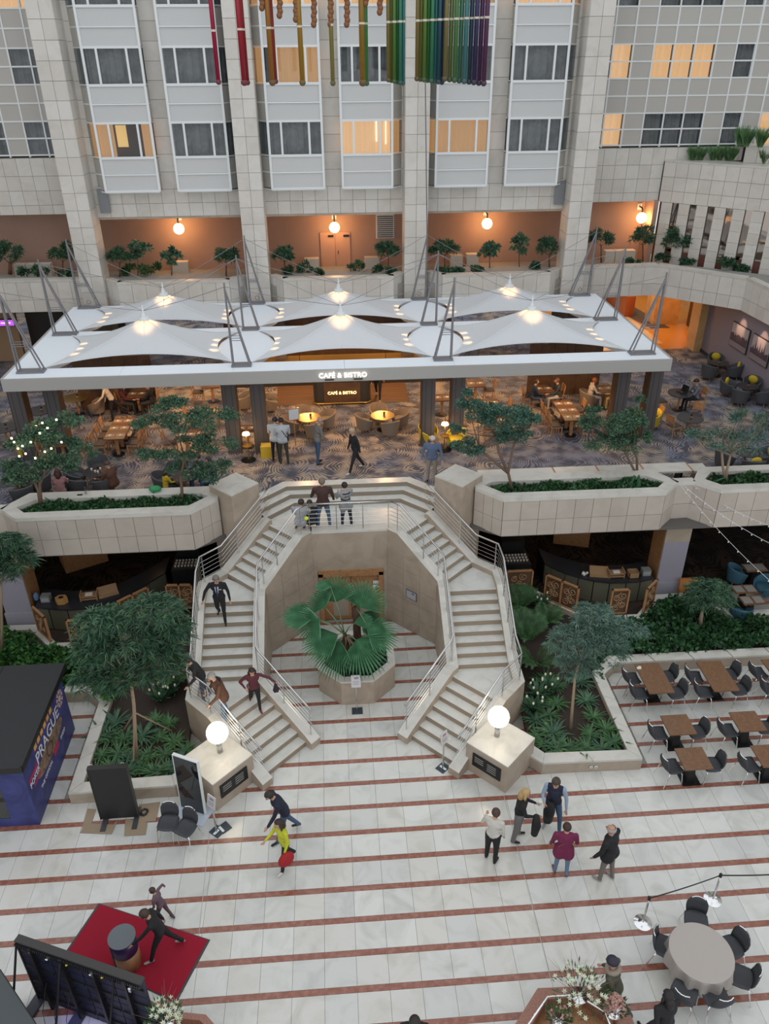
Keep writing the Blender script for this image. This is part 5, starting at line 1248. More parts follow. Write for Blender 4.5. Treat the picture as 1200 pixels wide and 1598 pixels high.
for (x, y, lb) in ((388, 718, 'slim table lamp stand glowing between the first pair of columns'), (693, 702, 'slim table lamp stand glowing at the second pair of columns'), (1000, 668, 'slim glowing lamp stand behind the tree near the outer columns'), (70, 705, 'slim glowing lamp stand behind the tree with fairy lights')):
    q = P(x, y, ZC); t = thing('lamp_stand', lb, 'lamp', (q.x, q.y, ZC))
    obj('base', MB().lathe([(.26, 0), (.26, .02), (.04, .04)], n=20), blackm, t); obj('pole', MB().tube([(0, 0, .02), (0, 0, 1.25)], .02), gold, t); obj('shelf', MB().lathe([(.16, .55), (.16, .57)], n=18), gold, t)
    obj('shade', MB().lathe([(.13, .98), (.11, 1.05), (.03, 1.08)], n=16), globe2, t)
    l = bpy.data.lights.new('stand_light', 'POINT'); l.energy = 12; l.color = (1, .62, .3); l.shadow_soft_size = .08; link('light', l, t, (0, -.1, .9))
# laptop
t = thing('laptop', 'open black laptop on the dark round table', 'laptop', (LT.x+.05, LT.y+.02, ZC+.72), -1.2)
obj('keyboard_base', MB().box(-.17, .17, -.12, .12, 0, .02), blackm, t); obj('lid', MB().add([(-.17, .12, .02), (.17, .12, .02), (.17, .2, .26), (-.17, .2, .26), (-.17, .135, .02), (.17, .135, .02), (.17, .215, .26), (-.17, .215, .26)], [(0, 1, 2, 3), (4, 5, 6, 7), (0, 1, 5, 4), (2, 3, 7, 6), (0, 3, 7, 4), (1, 2, 6, 5)]), screenm, t)
# cups on the lounge table
cupm = MB().lathe([(.025, 0), (.035, .07)], n=10).mesh('cup', napkin)
for i, (dx, dy) in enumerate(((-.15, .05), (.0, -.1), (.12, .08), (.1, -.15))):
    o = tag(link('cup', cupm, None, (LA.x+dx, LA.y+dy, ZC+.6)), ['first', 'second', 'third', 'fourth'][i] + ' small cup on the lounge table beside the person in the brown coat', 'cup', 'cups on the lounge table')
t = thing('green_bag', 'bright green bag lying on the planter ledge by the child in yellow', 'bag', (P(243, 766, 4.45).x, 21.55, 4.45)); obj('body', MB().ell((0, 0, .09), (.2, .13, .1), 12, 7), mat('green_plastic', (.02, .25, .08), .4), t, smooth=True); obj('strap', MB().tube([(-.05, -.12, .05), (0, -.16, -.1), (.03, -.2, -.3)], .012), blackm, t)
t = thing('water_bottle', 'clear plastic bottle standing on the planter ledge', 'bottle', (P(137, 766, 4.45).x, 21.55, 4.45)); obj('body', MB().lathe([(.035, 0), (.035, .15), (.012, .2), (.012, .22)], n=10), glass, t); obj('cap', MB().lathe([(.014, .22), (.014, .24)], n=8), mat('blue_cap', (.1, .2, .5), .4), t)
t = thing('phone', 'black phone lying on the planter ledge near the clear bottle', 'phone', (P(127, 768, 4.45).x, 21.5, 4.45)); obj('body', MB().box(-.08, .08, -.035, .035, 0, .01), dark, t); obj('screen', MB().box(-.075, .075, -.03, .03, .01, .012), screenm, t)

# lower cafe on the right
for (cs, lb) in (([(1139, 912), (1174, 912), (1184, 925), (1150, 926)], 'farther'), ([(1152, 930), (1187, 927), (1196, 942), (1162, 945)], 'nearer'), ([(1156, 880), (1190, 878), (1200, 890), (1166, 892)], 'deep in the shade')):
    w3 = [P(x, y, .74) for x, y in cs]; c = sum(w3, Vector())/4; t = ped_table(.75, .45); t.location = (c.x, c.y, 0); t['label'] = 'orange wooden table with two grey placemats in the shaded lower cafe, ' + lb
    for sx in (-1, 1):
        o = obj('placemat', MB().box(-.15, .15, -.17, .17, 0, .006), mat('grey_placemat', (.23, .22, .20), .8) if 'grey_placemat' not in bpy.data.materials else bpy.data.materials['grey_placemat'], None, (c.x+sx*.19, c.y, .736)); tag(o, '%s grey placemat on the orange table %s in the lower cafe' % ('stair-side' if sx < 0 else 'outer', lb), 'placemat', 'grey placemats of the lower cafe')
tb = tub_chair(mat('teal_fabric', (.04, .12, .17), .8))
for (x, y, rz, lb) in ((1193, 915, -1.2, 'teal chair beside the farther orange table'), (1155, 957, 2.8, 'teal chair low behind the pale kerb'), (1150, 895, 1.5, 'teal chair deep in the shaded lower cafe')):
    q = P(x, y, .4); place(tb, q.x, q.y, 0, rz, lb, 'teal chairs of the lower cafe')
def bigchair(t):
    om = mat('orange_wood', (.42, .16, .04), .4)
    obj('seat', MB().box(-.3, .3, -.28, .28, .42, .5), om, t); obj('backrest', MB().prism([(-.3, 0), (.3, 0), (.3, .55), (.2, .75), (0, .8), (-.2, .75), (-.3, .55)], 0, .05), om, t)
    b = t.children[-1]; b.matrix_local = Matrix.Translation((0, .30, .45)) @ Matrix.Rotation(PI/2-.1, 4, 'X')
    for x in (-.26, .26):
        for y in (-.24, .24): obj('leg', MB().box(x-.03, x+.03, y-.03, y+.03, 0, .42), om, t)
put('wooden_armchair', 'tall orange wooden chair beside the lilac pillar', 'chair', 1066, 928, .05, bigchair, .0)
# string lights hanging over the right
for n, (a, b) in enumerate((((1058, 752), (1200, 905)), ((1060, 752), (1205, 850)), ((1075, 752), (1200, 820)))):
    A3 = P(*a, 4.4); B3 = P(b[0], b[1], 3.6) + Vector((0, 0, 0)); t = thing('string_light', ['lowest', 'middle', 'highest'][n] + ' string of small bulbs slung from the planter corner', 'string lights')
    pts = [A3.lerp(B3, k/10)+Vector((0, 0, -.5*(k/10)*(1-k/10))) for k in range(14)]
    obj('cord', MB().tube(pts, .006, 4), frame_w, t)
    for k in range(1, 13): obj('bulb', MB().ell(pts[k]+Vector((0, 0, -.04)), .022, 6, 4), frame_w, t)
# ================================================================ floor furniture in the hall
# booth with printed side wall
blue = mat('navy_print', (.025, .03, .13), .5, noise=(1.2, (.05, .06, .22), .35, .7, 2)); bgl = mat('booth_window', (.03, .035, .03), .05, spec=.8)
t = thing('booth', 'navy printed exhibition booth with a black flat roof and dark window', 'booth', (-7.50, 13.10, 0))
obj('side_wall', MB().box(-.06, 0, 0, 3.12, 0, 1.95), blue, t); obj('front_wall', MB().box(-4.5, -.06, 0, .06, 0, .28).box(-4.5, -.06, 0, .06, 1.65, 1.95).box(-.62, -.06, 0, .06, .28, 1.65), blue, t)
obj('window_pane', MB().box(-4.5, -.62, .01, .03, .28, 1.65), bgl, t); obj('back_wall', MB().box(-4.5, -.06, 3.06, 3.12, 0, 1.95), dark, t); obj('inner_wall', MB().box(-4.5, -.1, 1.2, 1.26, 0, 1.95), dark2, t)
for k in range(3): obj('roof_panel', MB().box(-4.6+1.55*k+.006, -4.6+1.55*(k+1)-.006, -.10, 3.42, 1.95, 2.10), mat('roof_black_%d' % k, (.018, .019, .022), .6), t)
obj('roof_edge', MB().box(.05, .09, -.12, 3.44, 1.93, 2.11).box(-4.6, .09, -.14, -.10, 1.93, 2.11), dark, t)
SW_ = t.children[0]
TM = lambda y, z: frameM((.012, y, z), (0, 1, 0), (0, 0, 1)); prw = mat('print_white', (.75, .72, .78), .5); pro = mat('print_orange', (.75, .38, .10), .5); prr = mat('print_red', (.5, .02, .08), .5); prb = mat('print_bronze', (.30, .20, .13), .5, noise=(7, (.12, .07, .05), .4, .65, 1))
text('lettering', 'PRAGUE', .47, prw, SW_, TM(1.58, 1.36) @ Matrix.Scale(1.0, 4), .004)
for k in range(6): obj('orange_mark', MB().box(.002, .01, .78+k*.24, .94+k*.24, 1.64, 1.88), pro, SW_)
text('lettering', 'POKER', .21, prw, SW_, TM(.44, 1.16), .004); obj('red_bar', MB().box(.002, .008, .12, .78, 1.27, 1.34).box(.002, .008, .3, .78, .98, 1.03), prr, SW_)
text('lettering', 'THE OFFICIAL', .14, prw, SW_, TM(1.0, .62), .003); obj('red_patch', MB().box(.002, .008, 1.62, 2.02, .56, .72), prr, SW_); text('lettering', 'SHOP', .15, prw, SW_, TM(2.35, .62), .003)
mb = MB(); n = 28
for (cy, cz, ry, rz_) in ((1.55, .98, 1.0, .25),): mb.add([(.004, cy, cz)]+[(.006, cy+ry*math.cos(2*PI*k/n), cz+rz_*math.sin(2*PI*k/n)) for k in range(n)], [(0, k+1, (k+1) % n+1) for k in range(n)])
obj('bronze_oval', mb, prb, SW_, fix=False)
obj('ring_mark', MB().tube([(.012, 1.5+.2*math.cos(k*PI/8), .98+.17*math.sin(k*PI/8)) for k in range(16)], .02, 4, closed=True), mat('print_dark', (.08, .05, .04), .5), SW_)
mb = MB()
for k in range(9):
    a = k*2*PI/9; mb.add([Vector((.008, 2.72+r*math.cos(a+da), 1.5+r*math.sin(a+da))) for r, da in ((.12, -.2), (.24, -.25), (.24, .25), (.12, .2))], [(0, 1, 2, 3)])
mb.add([(.008, 2.72+.09*math.cos(k*PI/6), 1.5+.09*math.sin(k*PI/6)) for k in range(12)], [tuple(range(12))]); obj('chip_emblem', mb, mat('print_rose', (.6, .42, .42), .5), SW_, fix=False)
# black panel back
a, b = P(160, 1280, 0), P(217, 1276, 0); t = thing('display_board', 'plain black display panel standing on two feet in front of the fern bed', 'panel', ((a.x+b.x)/2, a.y, 0), math.atan2(b.y-a.y, b.x-a.x)); w = (b-a).length/2
obj('panel_back', MB().box(-w, w, -.05, .05, .10, 1.80), dark, t); obj('bezel', MB().box(-w-.02, -w, -.06, .06, .08, 1.82).box(w, w+.02, -.06, .06, .08, 1.82).box(-w, w, -.06, .06, 1.80, 1.82), dark2, t)
for x in (-w+.08, w-.05): obj('foot', MB().box(x-.06, x+.06, -.34, .3, 0, .04).box(x-.04, x+.04, -.03, .03, .03, .12), mat('foot_grey', (.05, .055, .06), .5), t)
for x in (-w+.05, w-.1): obj('clip', MB().tube([(x, 0, 1.82), (x, 0, 1.92), (x+.06, 0, 1.92), (x+.06, 0, 1.82)], .01), steel, t)
cbm = mat('cardboard', (.30, .23, .16), .85)
for i, (pl, lb) in enumerate((([(137, 1262), (150, 1263), (141, 1292), (128, 1292)], 'flattened cardboard sheet under the near corner of the black panel'), ([(133, 1285), (177, 1287), (184, 1280), (174, 1302), (125, 1300)], 'large flattened cardboard sheet in front of the black panel'), ([(196, 1278), (230, 1284), (227, 1303), (194, 1305)], 'flattened cardboard sheet under the far foot of the black panel'), ([(217, 1256), (250, 1252), (243, 1282), (216, 1284)], 'cardboard sheet with a coiled black strap between panel and chairs'))):
    pts = [P(x, y, .008) for x, y in pl]; o = obj('cardboard_sheet', MB().prism([(p.x, p.y) for p in pts], .002+.004*i, .012+.004*i), cbm, None); tag(o, lb, 'cardboard')
q = P(225, 1268, .03); o = obj('strap_coil', MB().tube([(q.x+.1*math.cos(k*.8)*(1-k/60), q.y+.12*math.sin(k*.8)*(1-k/60), .035+.001*k) for k in range(24)], .014, 5), dark, None); tag(o, 'coiled black strap lying on the cardboard', 'strap')
# leaning glossy screen
a, b = P(283, 1258, .06), P(319, 1271, .06); d = (b-a); L = d.length; t = thing('info_screen', 'tall glossy black screen in a white frame leaning back beside the plinth', 'screen', (a.x, a.y, 0), math.atan2(d.y, d.x))
Mx = Matrix.Rotation(-.03, 4, 'X')
obj('white_frame', MB().box(-.02, L+.02, .02, .07, .05, 1.80, 0, Mx).box(-.02, 0, -.01, .02, .05, 1.8, 0, Mx).box(L, L+.02, -.01, .02, .05, 1.8, 0, Mx).box(0, L, -.01, .02, 1.78, 1.8, 0, Mx), frame_w, t); obj('display', MB().box(0, L, 0, .02, .06, 1.78, 0, Mx), screenm, t)
obj('base_plate', MB().box(-.05, L+.12, -.3, .3, 0, .04), mat('base_blue_white', (.55, .62, .7), .3), t)
# sign stands
def signstand(foot, head, lb, rz, tilt, w=.26, h=.34, plate=True, ph=1.12):
    q = P(*foot, 0); t = thing('sign_stand', lb, 'sign', (q.x, q.y, 0), rz)
    obj('pole', MB().tube([(0, 0, 0), (0, 0, ph-.1)], .022, 8), steel, t); Mt = Matrix.Translation((0, 0, ph)) @ Matrix.Rotation(tilt, 4, 'X')
    s_ = obj('panel', MB().box(-w/2, w/2, -.012, .012, -h/2, h/2, 0, Mt), mat('sign_grey', (.50, .49, .50), .5) if 'sign_grey' not in bpy.data.materials else bpy.data.materials['sign_grey'], t)
    obj('emblem', MB().box(-.05, .07, -.016, -.012, .06, .12, 0, Mt), inkl, s_)
    for k in range(3): obj('text_line', MB().box(-.09, .08, -.016, -.012, -.01-.04*k, .0-.04*k, 0, Mt), inkl, s_)
    obj('base_plate', MB().box(-.14, .16, -.12, .14, 0, .015), mat('base_slate', (.03, .045, .06), .4) if 'base_slate' not in bpy.data.materials else bpy.data.materials['base_slate'], t)
    if plate: obj('white_label', MB().box(-.02, .04, -.10, .10, .015, .018), frame_w, t)
signstand((557, 1110), None, 'slim sign stand in front of the octagonal palm planter', 0, -.5, plate=False)
signstand((691, 1199), None, 'slim sign stand at the foot of the stair flight next to the plaque plinth', .75, -.2, ph=1.1)
signstand((338, 1298), None, 'slim sign stand beside the leaning glossy screen', -.7, -.2, ph=1.05)
q = P(347, 1292, 0); t = thing('floor_plate', 'small dark square plate with a white label lying beside the sign stand', 'plate', (q.x+.05, q.y, 0), .7); obj('slab', MB().box(-.13, .13, -.13, .13, 0, .02), bpy.data.materials['base_slate'], t); obj('white_label', MB().box(-.11, -.05, -.09, .1, .02, .023), frame_w, t)
# red carpet
pts = [P(x, y, 0) for x, y in ((154, 1410), (328, 1467), (275, 1566), (103, 1485))]; c = sum(pts, Vector())/4
t = thing('red_carpet', 'square red carpet mat with a dark border laid diagonally on the marble', 'carpet')
obj('border', MB().prism([(p.x, p.y) for p in pts], 0, .012), mat('border_grey', (.06, .055, .06), .8), t); obj('pile', MB().prism([((p.x-c.x)*.965+c.x, (p.y-c.y)*.965+c.y) for p in pts], .012, .02), mat('red_pile', (.29, .004, .022), .95), t)
# round plinth
q = P(202, 1503, 0); t = thing('round_plinth', 'round plinth with a grey top, violet band and orange lower print on the red carpet', 'plinth', (q.x, q.y, .02))
obj('lower_drum', MB().lathe([(.255, 0), (.255, .48)], n=32), mat('orange_print', (.36, .17, .07), .5, noise=(3, (.22, .10, .06), .4, .7, 1)), t, smooth=True); obj('upper_drum', MB().lathe([(.256, .48), (.256, .88)], n=32), mat('violet_print', (.05, .01, .09), .5, noise=(9, (.02, .01, .05), .4, .6, 1)), t, smooth=True); obj('top_disc', MB().lathe([(.27, .88), (.27, .90)], n=32), mat('slate_top', (.12, .14, .155), .5), t)
obj('cable_strip', MB().box(-.02, .02, -.272, -.255, 0, .88, 0, Matrix.Rotation(-.9, 4, 'Z')), dark, t)
# back of the LED wall
zt = 2.05; a, b = P(25, 1464, zt), P(222, 1532, zt); d = b-a; L = d.length; t = thing('video_wall', 'back of a dark modular video wall on struts beside the red carpet', 'screen', (a.x, a.y, 0), math.atan2(d.y, d.x))
nv = mat('navy_module', (.012, .013, .035), .5)
for i in range(4):
    for j in range(4):
        pn = obj('module', MB().box(L*i/4+.01, L*(i+1)/4-.01, .0, .07, .02+j*.5, .50+j*.5), nv, t)
        obj('rib', MB().box(L*i/4+.03, L*(i+1)/4-.03, -.03, 0, .22+j*.5, .27+j*.5).box(L*(i+.5)/4-.03, L*(i+.5)/4+.03, -.04, 0, .04+j*.5, .48+j*.5), dark, pn)
for i in range(4): obj('upright', MB().box(L*(i+.5)/4-.03, L*(i+.5)/4+.03, -.10, -.04, 0, 2.0), blackm, t)
obj('top_rail', MB().box(0, L, -.06, .08, 2.02, 2.06), dark2, t)
tooth = MB()
for k in range(60): tooth.box(L*k/60, L*k/60+.025, -.09, -.05, 1.93, 1.99)
for k in range(40): tooth.box(-.045, -.01, -.03, .02, .05*k, .05*k+.03)
obj('jagged_edge', tooth, dark, t)
for k, (u, c_) in enumerate(((.12, 0), (.27, 1), (.42, 0), (.62, 1), (.70, 0), (.92, 1))):
    obj('connector', MB().ell((L*u, -.08, 1.9), .025, 6, 4) if c_ == 0 else MB().box(L*u-.02, L*u+.03, -.13, -.06, 1.83, 1.93), mat('yellow_plug', (.7, .5, .05), .5) if c_ == 0 else chrome, t)
for u in (.02, .38, .80):
    st = obj('strut', MB().tube([(L*u, -.1, 1.95), (L*u-.12, -.75, .05)], .022, 6), blackm, t); obj('strut_foot', MB().box(L*u-.2, L*u+.02, -1.0, .05, 0, .06), mat('foot_slate', (.04, .045, .06), .5) if 'foot_slate' not in bpy.data.materials else bpy.data.materials['foot_slate'], t)
for k in range(3): obj('cable', MB().tube([(L*(.15+.1*k), -.06, .9), (L*(.13+.1*k), -.3, .3), (L*(.2+.1*k), -.5, .02), (L*(.3+.1*k), -.9, .02)], .008, 4), dark, t)
l = bpy.data.lights.new('video_glow', 'AREA'); l.energy = 5; l.color = (.3, .25, 1); l.size = 1.5
lo = link('video_light', l, t, (L*.5, -.2, .3)); lo.rotation_euler = (-.5, 0, 0)
# dark pylon at the lower left corner
q1, q2 = P(0, 1516, 0), P(60, 1598, 0)
t = thing('dark_pylon', 'dark grey slanted slab panel cut by the lower corner of the picture', 'panel'); obj('slab', MB().prism([(P(0, 1513, 1.2).x, P(0, 1513, 1.2).y), (P(56, 1598, 1.2).x, P(56, 1598, 1.2).y), (P(56, 1660, 1.2).x, P(56, 1660, 1.2).y), (P(-80, 1600, 1.2).x, P(-80, 1600, 1.2).y)], 0, 1.2), mat('pylon_grey', (.055, .065, .07), .35), t); obj('edge_trim', MB().tube([P(0, 1513, 1.2), P(56, 1598, 1.2)], .012, 4), dark2, t)
# belt barrier
posts = []
for (f_, h_, lb) in (((1003, 1440), .87, 'steel belt barrier post next to the side-on charcoal chair'), ((1112, 1404), .87, 'steel belt barrier post above the cloth-covered table'), ((1235, 1400), .87, 'steel belt barrier post beyond the picture edge')):
    q = P(*f_, 0); t = thing('barrier_post', lb, 'barrier post', (q.x, q.y, 0)); posts.append(q)
    obj('base', MB().lathe([(.19, 0), (.19, .012), (.10, .035), (.03, .06)], n=28), chrome, t, smooth=False); obj('pole', MB().tube([(0, 0, .05), (0, 0, .85)], .022, 10), steel, t, smooth=True); obj('head', MB().lathe([(.035, .80), (.035, .88), (.02, .90)], n=12), blackm, t)
for i in range(2):
    a, b = posts[i], posts[i+1]; mb = MB(); vs = []
    for k in range(9):
        u = k/8; p = a.lerp(b, u); z = .84-.10*4*u*(1-u)*.35; vs += [(p.x, p.y, z-.022), (p.x, p.y, z+.022)]
    mb.add(vs, [(2*k, 2*k+2, 2*k+3, 2*k+1) for k in range(8)]); mb.add([(x, y+.004, z) for x, y, z in vs], [(2*k+1, 2*k+3, 2*k+2, 2*k) for k in range(8)])
    o = obj('barrier_belt', mb, dark, None, fix=False); tag(o, ['sagging black belt strung between the two steel barrier posts', 'black belt running from the farther barrier post out of the picture'][i], 'belt')
# seams / cables on the floor
for (a, b, lb) in (((785, 1237), (860, 1530), 'thin pale floor seam strip running from the plaque plinth toward the camera'), ((327, 1300), (309, 1470), 'thin pale cable running from the sign stand toward the red carpet')):
    o = obj('floor_seam', MB().tube([P(*a, .003), P(*b, .003)], .006, 4), mat('seam_pale', (.5, .47, .42), .5), None); tag(o, lb, 'strip')
# brown granite planters with rails and flowers at the bottom
brg = mat('brown_granite', (.24, .10, .065), .35, noise=(30, (.30, .14, .10), .4, .6, 0))
def bowl(px, lb, mir=1):
    t = thing('granite_planter', lb, 'planter'); z = .6
    pts = [P(x, y, z) for x, y in px]; c = sum(pts, Vector())/len(pts)
    o = [(p.x, p.y) for p in pts]; i_ = [((p.x-c.x)*.72+c.x, (p.y-c.y)*.72+c.y) for p in pts]
    rim(t, o, i_, z-.6, z, brg); obj('inner_floor', MB().prism(i_, 0, .25), wood, t)
    return t, c, i_
pxs = [(804, 1598), (839, 1542), (925, 1538), (985, 1585), (1010, 1650), (900, 1690), (790, 1650)]
t, c, inn = bowl(pxs, 'brown granite planter ring with a steel rail below the lily bouquet')
railp = [P(x, y, .95) for x, y in ((820, 1605), (854, 1556), (900, 1552), (945, 1580), (960, 1620))]
obj('rail', MB().tube(railp, .022, 8), chrome, t, smooth=True)
for p in railp[:4]: obj('rail_post', MB().tube([p, (p.x, p.y, .3)], .012, 6), steel, t)
t2, c2, _ = bowl([(270, 1578), (321, 1583), (338, 1602), (345, 1650), (240, 1670), (215, 1620)], 'brown granite planter corner beside the white lily bouquet')
lily = mat('lily_petal', (.68, .72, .55), .6); pinkf = mat('dusty_pink_blossom', (.42, .24, .20), .7)
def bouquet(name, lb, px, py_, z, R, seedn, white=True, n=34, twigs=26):
    rnd = random.Random(seedn); q = P(px, py_, z); t = thing(name, lb, 'flowers', (q.x, q.y, z-.45))
    obj('vase', MB().lathe([(.08, 0), (.13, .1), (.12, .25), (.16, .34)], n=16), chrome, t, smooth=True)
    fm_ = MB()
    for k in range(n):
        a = rnd.uniform(0, 2*PI); r = R*math.sqrt(rnd.random()); h = .50+.22*(1-(r/R)**2)+rnd.uniform(-.05, .05); cpt = Vector((r*math.cos(a), r*math.sin(a), h)); ax = Vector((math.cos(a)*.6*r/R, math.sin(a)*.6*r/R, 1)).normalized(); s1 = ax.orthogonal().normalized(); s2 = ax.cross(s1)
        if white:
            vs = [cpt]; 
            for j in range(6): b = j*PI/3; vs.append(cpt+ax*.07+(s1*math.cos(b)+s2*math.sin(b))*.055); vs.append(cpt+ax*.045+(s1*math.cos(b+.5)+s2*math.sin(b+.5))*.022)
            fm_.add(vs, [(0, 1+(2*j-1) % 12, 1+2*j, 1+(2*j+1) % 12) for j in range(6)])
        else: fm_.ell(cpt, rnd.uniform(.018, .035), 5, 4)
    f_ = tag(obj('blossoms', fm_, lily if white else pinkf, t, fix=False), kind='stuff')
    g = MB()
    for k in range(170):
        a = rnd.uniform(0, 2*PI); r = R*math.sqrt(rnd.random())*1.05; h = .36+rnd.uniform(0, .22); p = Vector((r*math.cos(a), r*math.sin(a), h)); d = Vector((math.cos(a)*.5, math.sin(a)*.5, rnd.uniform(.2, 1))).normalized()*rnd.uniform(.08, .14); w_ = d.cross(Vector((0, 0, 1))).normalized()*.014 if d.cross(Vector((0, 0, 1))).length > .001 else Vector((.014, 0, 0))
        g.add([p, p+d*.5+w_, p+d, p+d*.5-w_], [(0, 1, 2, 3)])
    tag(obj('leaves', g, leaf_fern, t, fix=False), kind='stuff')
    for k in range(twigs):
        a = rnd.uniform(0, 2*PI); r = R*rnd.uniform(.6, 1.9); p0 = Vector((0, 0, .3)); p2 = Vector((r*math.cos(a), r*math.sin(a), rnd.uniform(.6, 1.05))); m_ = p0.lerp(p2, .5)+Vector((rnd.uniform(-.05, .05), rnd.uniform(-.05, .05), .08)); obj('twig', MB().tube([p0, m_, p2], [.005, .004, .0015], 4), bark, t, fix=False)
bouquet('lily_bouquet', 'bouquet of white lilies and bare twigs over the granite planter', 905, 1548, 1.15, .46, 4, n=44)
bouquet('pink_bouquet', 'low bouquet of dusty pink blossoms beside the lily bouquet', 958, 1572, 1.0, .20, 9, False, 160, 2)
bouquet('lily_bouquet', 'bouquet of white lilies and bare twigs at the corner of the red carpet', 256, 1590, 1.15, .30, 5)
bouquet('yellow_sprays', 'spray of yellowish green filler in a steel bowl below the lilies', 872, 1588, .85, .2, 11, False, 20, 5)

# ================================================================ plants
rng = np.random.default_rng(5)
def leaf_mesh(name, pts, dirs, L, W, m, fold=.0, jitter=.35, seg=1, droop=0.0):
    "one folded leaf per point: quads built with numpy"
    n = len(pts); d = dirs+rng.normal(0, jitter, (n, 3)); d /= np.linalg.norm(d, axis=1)[:, None]+1e-9
    r = rng.normal(0, 1, (n, 3)); s = np.cross(d, r); s /= np.linalg.norm(s, axis=1)[:, None]+1e-9
    l = L*rng.uniform(.7, 1.2, (n, 1)); w = W*rng.uniform(.75, 1.15, (n, 1))
    dn = np.zeros((n, 3)); dn[:, 2] = -droop
    a = pts; b = pts+d*l*.45+s*w*.5; e = pts+d*l*.45-s*w*.5; c = pts+(d+dn)*l
    V = np.stack([a, b, c, e], 1).reshape(-1, 3); F = np.arange(4*n).reshape(n, 4)
    me = bpy.data.meshes.new(name); me.vertices.add(4*n); me.vertices.foreach_set('co', V.ravel()); me.loops.add(4*n); me.loops.foreach_set('vertex_index', F.ravel()); me.polygons.add(n); me.polygons.foreach_set('loop_start', np.arange(0, 4*n, 4)); me.materials.append(m); me.update(); return me
def in_ell(c, r, n, shell=.55, top=True):
    v = rng.normal(0, 1, (n, 3)); v /= np.linalg.norm(v, axis=1)[:, None]
    if top: v[:, 2] = np.where(v[:, 2] < -.35, -v[:, 2], v[:, 2])
    q = rng.uniform(shell, 1, (n, 1))**.7
    return np.array(c)+v*q*np.array(r), v
def crown(t, cl, n, L, W, m, name='foliage', kind='small', jitter=.8):
    "cl: list of (centre, radii) in the tree's own coordinates"
    vol = np.array([c[1][0]*c[1][1]*c[1][2] for c in cl])**.67; vol /= vol.sum(); P_, D_ = [], []
    for (c, r), f in zip(cl, vol):
        k = int(n*f)+1
        if kind == 'small':
            ns = max(5, k//110); sc_n, sv = in_ell(c, r, ns, .45); ix = rng.integers(0, ns, k); g = rng.normal(0, 1, (k, 3)); g /= np.linalg.norm(g, axis=1)[:, None]; rr_ = np.array(r)*.30*rng.uniform(.4, 1.15, (k, 1)); P_.append(sc_n[ix]+g*rr_); D_.append(g*.8+sv[ix]*.4+np.array([0, 0, .15]))
        else:
            k2 = max(3, k//11); p, v = in_ell(c, r, k2, .6)
            for i in range(11):
                a = 2*PI*i/11+rng.uniform(0, 6, k2); up_ = rng.uniform(-.35, .5, k2); P_.append(p); D_.append(np.stack([np.cos(a), np.sin(a), up_], 1)+v*.35)
    me = leaf_mesh(name, np.concatenate(P_), np.concatenate(D_), L, W, m, jitter=jitter if kind == 'small' else .12, droop=0.1 if kind == 'small' else .35)
    return tag(link(name, me, t), kind='stuff')
def pxtree(name, lb, base, zb, clusters, m, n, L, W, trunks, kind='small', group=None, tr=.05, trm=None, ry=.75, dry=None, nb=10):
    q = P(*base, zb); t = thing(name, lb, 'tree', (q.x, q.y, zb), 0, group); o = Vector((q.x, q.y, zb)); cl = []
    for c in clusters:
        dy = c[4] if len(c) > 4 else 0; w = PY(c[0], c[1], q.y+dy); dist = (w-Vector((0, 0, CAM_H))).dot(fw); k = dist/F_PX
        cl.append((tuple(w-o), (c[2]*k, (c[2]+c[3])*.5*k*1.0, c[3]*k*1.0)))
    for path in trunks:
        pts = [Vector((0, 0, 0)) if p == 0 else PY(p[0], p[1], q.y+(p[2] if len(p) > 2 else 0))-o for p in path]
        obj('trunk', MB().tube(pts, [tr*(1-.5*i/len(pts)) for i in range(len(pts))], 7), trm or bark, t, smooth=True)
        tip = pts[-1]
        mb = MB()
        for c, r in cl:
            c = Vector(c)
            if (c-tip).length < 3.5: mb.tube([tip, tip.lerp(c, .5)+Vector((0, 0, -.06)), c], [tr*.45, tr*.3, tr*.12], 5)
        if mb.v: obj('branches', mb, trm or bark, t, smooth=True)
    crown(t, cl, n, L, W, m, kind=kind)
    if dry: crown(t, cl, dry, L*1.6, W*.35, leaf_dry, 'dry_twigs')
    return t, cl
# trees in the balcony planters
pxtree('planter_tree', 'leafy tree with fairy lights in the balcony planter by the lounge chairs', (64, 792), 4.25, [(95, 668, 38, 20), (58, 695, 42, 24), (28, 738, 30, 18), (112, 708, 32, 20), (80, 732, 42, 18), (10, 745, 14, 14)], leaf_ficus, 7500, .105, .05, [[0, (63, 770), (62, 755), (74, 728)], [0, (60, 765), (50, 745)]], tr=.06)
_ft = bpy.data.objects['planter_tree']; _rf = random.Random(2)
_fl = thing('fairy_lights', 'warm fairy lights glowing in the tree by the lounge chairs', 'string lights')
for (x, y) in ((22, 690), (28, 700), (35, 696), (40, 708), (18, 684), (48, 690), (66, 660), (74, 668), (62, 676), (96, 690), (70, 705), (80, 700), (30, 712), (55, 715), (88, 655)):
    obj('bulb', MB().ell(PY(x, y, 20.6+_rf.uniform(-.3, .2)), .03, 6, 4), bulb, _fl)
pxtree('planter_tree', 'wide layered tree in the balcony planter above the child in yellow', (284, 783), 4.25, [(268, 640, 42, 16), (322, 660, 48, 20), (240, 662, 34, 15), (338, 690, 30, 20), (238, 718, 34, 14), (290, 700, 34, 14), (335, 735, 30, 17), (292, 735, 30, 16)], leaf_ficus, 8500, .105, .05, [[0, (284, 765), (282, 745), (288, 715)]], tr=.055)
